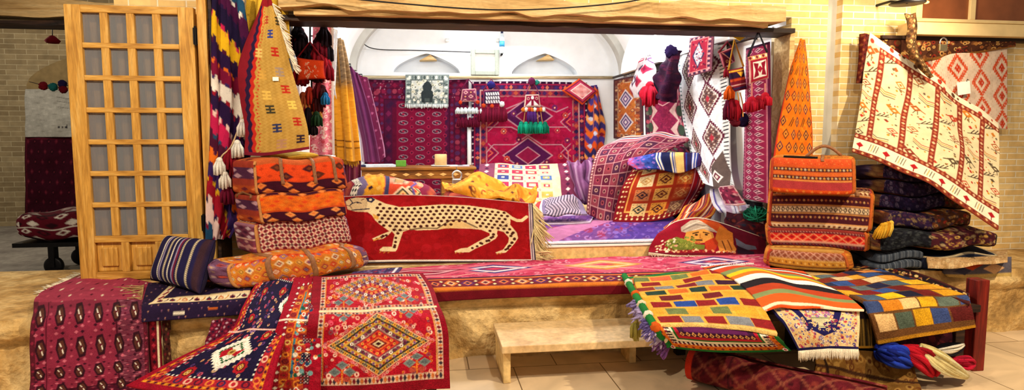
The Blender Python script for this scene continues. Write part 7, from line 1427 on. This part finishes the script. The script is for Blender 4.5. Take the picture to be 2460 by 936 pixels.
def p_flor(c):
    c.fill('#e0bf8a'); c.floral(0, 0, c.W, c.H - 6, 9, ['#c84a4a', '#3a2a7a', '#e8d0a0', '#8a7ab0', '#d89a4a', '#b03a5a', '#efe0c0', '#5a6aa0'], 61)
    pts = [(44, 4), (70, 60), (110, 78), (150, 66), (176, 4), (158, 4), (140, 46), (110, 58), (80, 42), (64, 4)]; c.poly(pts, '#1e1a54'); c.floral(58, 34, 160, 66, 8, ['#1e1a54', '#d8b880', '#1e1a54', '#b03a4a', '#1e1a54'], 62)
    c.poly([(84, 24), (142, 24), (128, 40), (118, 44), (122, 58), (102, 58), (108, 44), (98, 40)], '#c8c09a'); c.line([(88, 30), (138, 30)], 3, '#8a8a6a'); c.line([(104, 54), (122, 54)], 2, '#7a7a5a'); c.floral(86, 4, 142, 22, 8, ['#d87a9a', '#e8d0d8', '#b04a7a', '#7a6aa8'], 63)
    c.rect(0, 0, 8, c.H, '#1e1a4a'); c.rect(8, 0, 12, c.H, '#e0c898'); c.rect(c.W - 8, 0, c.W, c.H, '#e0c898'); c.rect(0, c.H - 6, c.W, c.H, '#1e1a4a')
yb = P(1850, 744, ZP + .06)[1]
rows = [[(1846, 738, ZP + .05), (1920, 736, ZP + .05), (1990, 738, ZP + .05), (2064, 742, ZP + .05)], [(1862, 752, .545), (1930, 752, .55), (1998, 754, .55), (2066, 756, .545)], [(1888, 786, P(1862, 752, .545)[1] - .08), (1945, 786, P(1862, 752, .545)[1] - .12), (2004, 788, P(1862, 752, .545)[1] - .15), (2065, 788, P(1862, 752, .545)[1] - .18)], [(1918, 842, P(1862, 752, .545)[1] - .10), (1966, 838, P(1862, 752, .545)[1] - .14), (2012, 836, P(1862, 752, .545)[1] - .18), (2062, 838, P(1862, 752, .545)[1] - .21)]]
o = cloth('floral_rug', rows, p_flor, 220, 108, 'cream and navy floral rug with a vase motif and white fringe hanging off the display', 'rug', th=.014, wr=.004, step=1.15)
S = SURF[o.name]; fringe(S[-1, 0], S[-1, -1], (0, -.08, -1), 130, .055, '#efe2cc', o, .004, .12, mid=S[-1, S.shape[1] // 2])
def p_gab2(c):
    cols = ['#d89a2a', '#e8b06a', '#1e2040', '#7a2a1c', '#34508e', '#5d6a5e', '#e0c090', '#6a1c20', '#c87a22', '#e8b820', '#4a5a7a']
    order = [['#e0b82a', '#5d6a6e', '#8a2e1e', '#1e2040', '#e0904a', '#34508e'], ['#7a2a1c', '#e0c090', '#e0a038', '#34508e', '#1e2040'], ['#1e2a4a', '#34508e', '#8a2e1e', '#e0c090', '#e0983a'], ['#7a1c20', '#5d6a6e', '#1e2040', '#4a5e6e', '#e0b02a'], ['#e0a02a', '#7a1c20', '#34508e', '#6a1c1c', '#d8902a'], ['#4a5e78', '#e8b81e', '#1c1c34', '#6a1c1c', '#d89a22', '#7a8a5a'], ['#3a4a7a', '#d88422', '#e0bc80', '#d8a41e', '#5d6a5e'], ['#e0b880', '#4d5a4e', '#d8a01e', '#3a4a80', '#5a1c1c']]
    patch(c, cols, 8, '#6a4424', 9, 52, 24, 1.2, order); c.rect(0, c.H - 5, c.W, c.H, '#b8801e')
rows = [[(1926, 668, ZP + .045), (1990, 658, ZP + .05), (2050, 648, ZP + .05), (2112, 644, ZP + .045)], [(1990, 694, ZP + .045), (2064, 686, ZP + .05), (2140, 676, ZP + .05), (2212, 676, ZP + .045)], [(2072, 722, ZP + .03), (2152, 716, ZP + .035), (2240, 708, ZP + .035), (2318, 712, ZP + .03)], [(2092, 762, P(2075, 724, ZP + .03)[1] - .06), (2170, 752, P(2150, 718, ZP + .03)[1] - .10), (2256, 742, P(2230, 712, ZP + .03)[1] - .12), (2332, 740, P(2310, 714, ZP + .03)[1] - .12)], [(2112, 828, P(2075, 724, ZP + .03)[1] - .08), (2186, 814, P(2150, 718, ZP + .03)[1] - .13), (2266, 800, P(2230, 712, ZP + .03)[1] - .15), (2345, 786, P(2310, 714, ZP + .03)[1] - .15)]]
cloth('multicolour_patchwork_rug', rows, p_gab2, 270, 205, 'patchwork rug of yellow, blue and maroon blocks draped over the right end of the display', 'rug', th=.02, mat=PILE, step=1.3, wr=.008)
def p_dkb(c): c.fill('#24101c').frame(0, 5, '#4a1c1c'); c.rect(0, 8, c.W, 24, '#1c0e14'); c.floral(0, 9, c.W, 23, 9, ['#c89a4a', '#24101c', '#7a2a1c', '#24101c', '#e0c080'], 71); c.rect(0, 24, c.W, 26, '#a87a3a')
cloth('dark_border_rug', [[(2062, 632, ZP + .03), (2120, 634, ZP + .03), (2210, 656, ZP + .03), (2330, 704, ZP + .03)], [(2030, 650, ZP + .032), (2100, 656, ZP + .032), (2200, 682, ZP + .032), (2330, 728, ZP + .03)]], p_dkb, 280, 34, 'near-black rug with a gold scroll border showing behind the multicoloured patchwork rug', 'rug')
def p_goldfold(c): c.fill('#4a3a1c').vs([(k * 6, k * 6 + 3, ['#b08a3e', '#2c2010', '#8a6a2e'][k % 3]) for k in range(12)]); c.rect(0, 0, c.W, 24, '#24161c'); c.tdia(0, 4, c.W, 18, 14, 14, 6, 6, ['#d8c0a0', None]); c.rect(0, c.H - 5, c.W, c.H, '#c8922e')
cloth('gold_lined_rug', [[(2050, 738, 3.62), (2082, 736, 3.62), (2112, 734, 3.62)], [(2054, 776, 3.58), (2086, 776, 3.57), (2112, 776, 3.57)], [(2056, 836, 3.58), (2090, 836, 3.57), (2112, 834, 3.57)]], p_goldfold, 60, 80, 'dark rug edge with gold lines between the floral rug and the multicoloured patchwork', 'rug')
# under the display
def p_roll(c): c.fill('#5a1420').floral(0, 0, c.W, c.H, 12, ['#6a1c28', '#4a0e1a', '#7a2a2a', '#8a3a2e', '#3a0c18'], 81); c.rect(0, 0, 10, c.H, '#c8341e'); c.vs([(60, 63, '#3a0c18'), (150, 153, '#3a0c18')]); c.lattice(10, 0, c.W, c.H, 34, 30, .05, '#8a4a3a')
A_, B2 = P(1660, 868, .13), P(1930, 930, .13); dvec = (B2 - A_); dvec[2] = 0; pa, pb = A_, A_ + dvec * 1.6
def roll(name, p0, p1, r, paint, label):
    p0, p1 = np.array(p0), np.array(p1); d = (p1 - p0); L = np.linalg.norm(d); d /= L; s = np.cross(d, [0, 0, 1]); s /= np.linalg.norm(s)
    th = np.linspace(0, 2 * math.pi * 2.6, 110); rr = r * (1 - .62 * th / th[-1]); ring = np.array([rr_ * (math.cos(t_ + 2.2) * s + math.sin(t_ + 2.2) * np.array([0, 0, 1])) for rr_, t_ in zip(rr, th)])
    n = 120; S = np.array([p0 + d * L * f + ring * (1 + .04 * math.sin(f * 9)) for f in np.linspace(0, 1, n)])   # (n, ring)
    S = S.transpose(1, 0, 2); cv = Cv(240, 330, n, 110); paint(cv); V, Q_, K = sheet(S, cv.out(), .012); o = make(name, V, Q_, K, WOOL); tag(o, label, 'rug'); return o
pa[2] = pb[2] = .125
roll('rolled_rug', pa, pb, .12, p_roll, 'dark red rolled rug lying on the marble under the patchwork display')
def p_br(c): c.fill('#7a5424').floral(0, 0, c.W, c.H, 18, ['#8a6430', '#6a4218', '#9a743a', '#5a3014'], 91); c.line([(0, 20), (c.W, 50)], 5, '#3a2010'); c.line([(20, 0), (60, c.H)], 6, '#2a160c'); c.tdia(0, c.H - 26, c.W, c.H - 10, 22, 16, 6, 6, ['#a8382a', '#c89a3a'])
cloth('brown_floor_rug', [[(1960, 850, .20), (2060, 842, .22), (2190, 850, .2)], [(1955, 890, .12), (2070, 886, .12), (2200, 890, .12)], [(1950, 932, .05), (2075, 930, .05), (2210, 930, .05)], [(1945, 975, .016), (2080, 975, .016), (2220, 975, .016)]], p_br, 240, 110, 'golden brown rug lying in the shade under the patchwork display', 'rug', th=.014, wr=.015)
def hank(label, pts, r, cols, n=40):
    t = thing('yarn_hank', label, 'yarn', np.mean(pts, 0) - np.array([0, 0, r]), 'yarn hanks under the display'); p = np.array(pts, float); mb = MB(); r_ = random.Random(len(label))
    for k in range(n):
        o1 = (np.array([r_.random(), r_.random(), r_.random()]) - .5) * 2 * r * .8; S = herm(np.linspace(0, 1, len(p)), p, np.linspace(0, 1, 12)); bul = np.sin(np.linspace(.25, 2.9, 12))[:, None]
        mb.color(cols[k % len(cols)]).tube(S + o1 * bul, r * .2, 5)
    mb.build('strands', YARN, t); return t
y_ = 3.5
hank('bright blue yarn hank under the right end of the patchwork display', [P(2112, 842, y_), P(2145, 850, y_ - .04), P(2185, 872, y_)], .075, ['#1b2e9e', '#2440b8', '#152278'])
hank('crimson yarn hank between the blue and cream hanks', [P(2168, 836, y_), P(2215, 860, y_ - .04), P(2240, 896, y_)], .075, ['#b01424', '#8f0f1e', '#c41c30'])
hank('cream yarn hank spreading its ends under the right end of the display', [P(2212, 832, y_ - .04), P(2262, 868, y_ - .08), P(2320, 902, y_ - .05)], .055, ['#d8c890', '#c8b67a', '#e6dcae'])
hank('crimson yarn hank nearest the red post', [P(2280, 868, y_), P(2310, 868, y_ - .03), P(2336, 872, y_)], .05, ['#c01a3a', '#a0122e'])
hank('white and black yarn hank beside the red post', [P(2250, 842, y_ + .03), P(2285, 838, y_), P(2312, 828, y_ + .02)], .04, ['#e8e0d0', '#1c1820', '#d8c8b0'], 24)
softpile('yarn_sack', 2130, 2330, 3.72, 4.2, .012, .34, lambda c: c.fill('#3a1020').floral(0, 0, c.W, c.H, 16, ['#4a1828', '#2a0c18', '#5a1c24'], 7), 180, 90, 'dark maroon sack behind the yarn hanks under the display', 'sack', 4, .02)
# wire overhead
tag(cord([(690, -20, 4.9), (980, 10, 4.9), (1230, 24, 4.9), (1480, 8, 4.9), (1620, -20, 4.9)], .006, M_CABLE, None, 'overhead_wire', seg=16), 'thin black wire sagging across the top of the lintel beam', 'wire')
# ================================================================== LIGHT
def light(name, kind, loc, power, col, target=None, **k):
    d = bpy.data.lights.new(name, kind); d.energy = power; d.color = col
    for a, v in k.items(): setattr(d, a, v)
    o = bpy.data.objects.new(name, d); COL.objects.link(o); o.location = loc
    if target is not None: o.rotation_euler = (Vector(target) - Vector(loc)).to_track_quat('-Z', 'Y').to_euler()
    return o
W = bpy.data.worlds.new('bazaar_dusk'); SC.world = W; W.use_nodes = True
bg = W.node_tree.nodes['Background']; bg.inputs[0].default_value = (1.0, .86, .68, 1); bg.inputs[1].default_value = .32
# shop lamps: cool white bulbs and tube
light('shop_bulb_light', 'POINT', P(1583, 96, 7.6), 48, (.93, .97, 1), shadow_soft_size=.08)
light('shop_bulb_light_left', 'POINT', P(822, 88, 7.6), 45, (.93, .97, 1), shadow_soft_size=.08)
light('shop_tube_light', 'AREA', (1.0, 9.95, 3.35), 36, (.95, .98, 1), (1.0, 8, .6), shape='RECTANGLE', size=1.6, size_y=.1)
light('shop_ceiling_light', 'AREA', (1.1, 7.3, 3.6), 45, (.95, .98, 1), (1.1, 7.3, 0), shape='RECTANGLE', size=1.6, size_y=1.2)
# lane lamps: warm spots from the bazaar vault
light('bazaar_lamp_right', 'SPOT', (3.7, 1.3, 4.3), 760, (1, .80, .52), (1.6, 4.8, .7), spot_size=math.radians(95), spot_blend=.35, shadow_soft_size=.06)
light('bazaar_lamp_left', 'SPOT', (-2.6, 1.1, 4.3), 640, (1, .84, .62), (-.6, 5.0, .9), spot_size=math.radians(95), spot_blend=.35, shadow_soft_size=.06)
light('bazaar_lamp_far', 'POINT', (-6.5, 9.5, 3.2), 120, (1, .9, .75), shadow_soft_size=.2)
light('wall_lamp_light', 'POINT', P(2224, 12, 4.7), 22, (1, .82, .55), shadow_soft_size=.05)
light('bazaar_lamp_centre', 'SPOT', (1.2, .5, 4.4), 320, (1, .86, .66), (1.6, 5.2, 1.2), spot_size=math.radians(95), spot_blend=.5, shadow_soft_size=.08)
light('unseen_vault_fill', 'POINT', (1.0, 6.35, 3.05), 115, (.95, .98, 1), shadow_soft_size=.12)  # unseen fill light added behind the lintel to whiten vault and back wall
vs = SC.view_settings; vs.view_transform = 'Standard'; vs.look = 'None'; vs.exposure = 0.0; vs.gamma = 1; vs.use_curve_mapping = False
SC.cycles.use_denoising = True; SC.cycles.max_bounces = 5; SC.cycles.diffuse_bounces = 3; SC.cycles.glossy_bounces = 2; SC.cycles.transparent_max_bounces = 8
SC.cycles.sample_clamp_indirect = 4
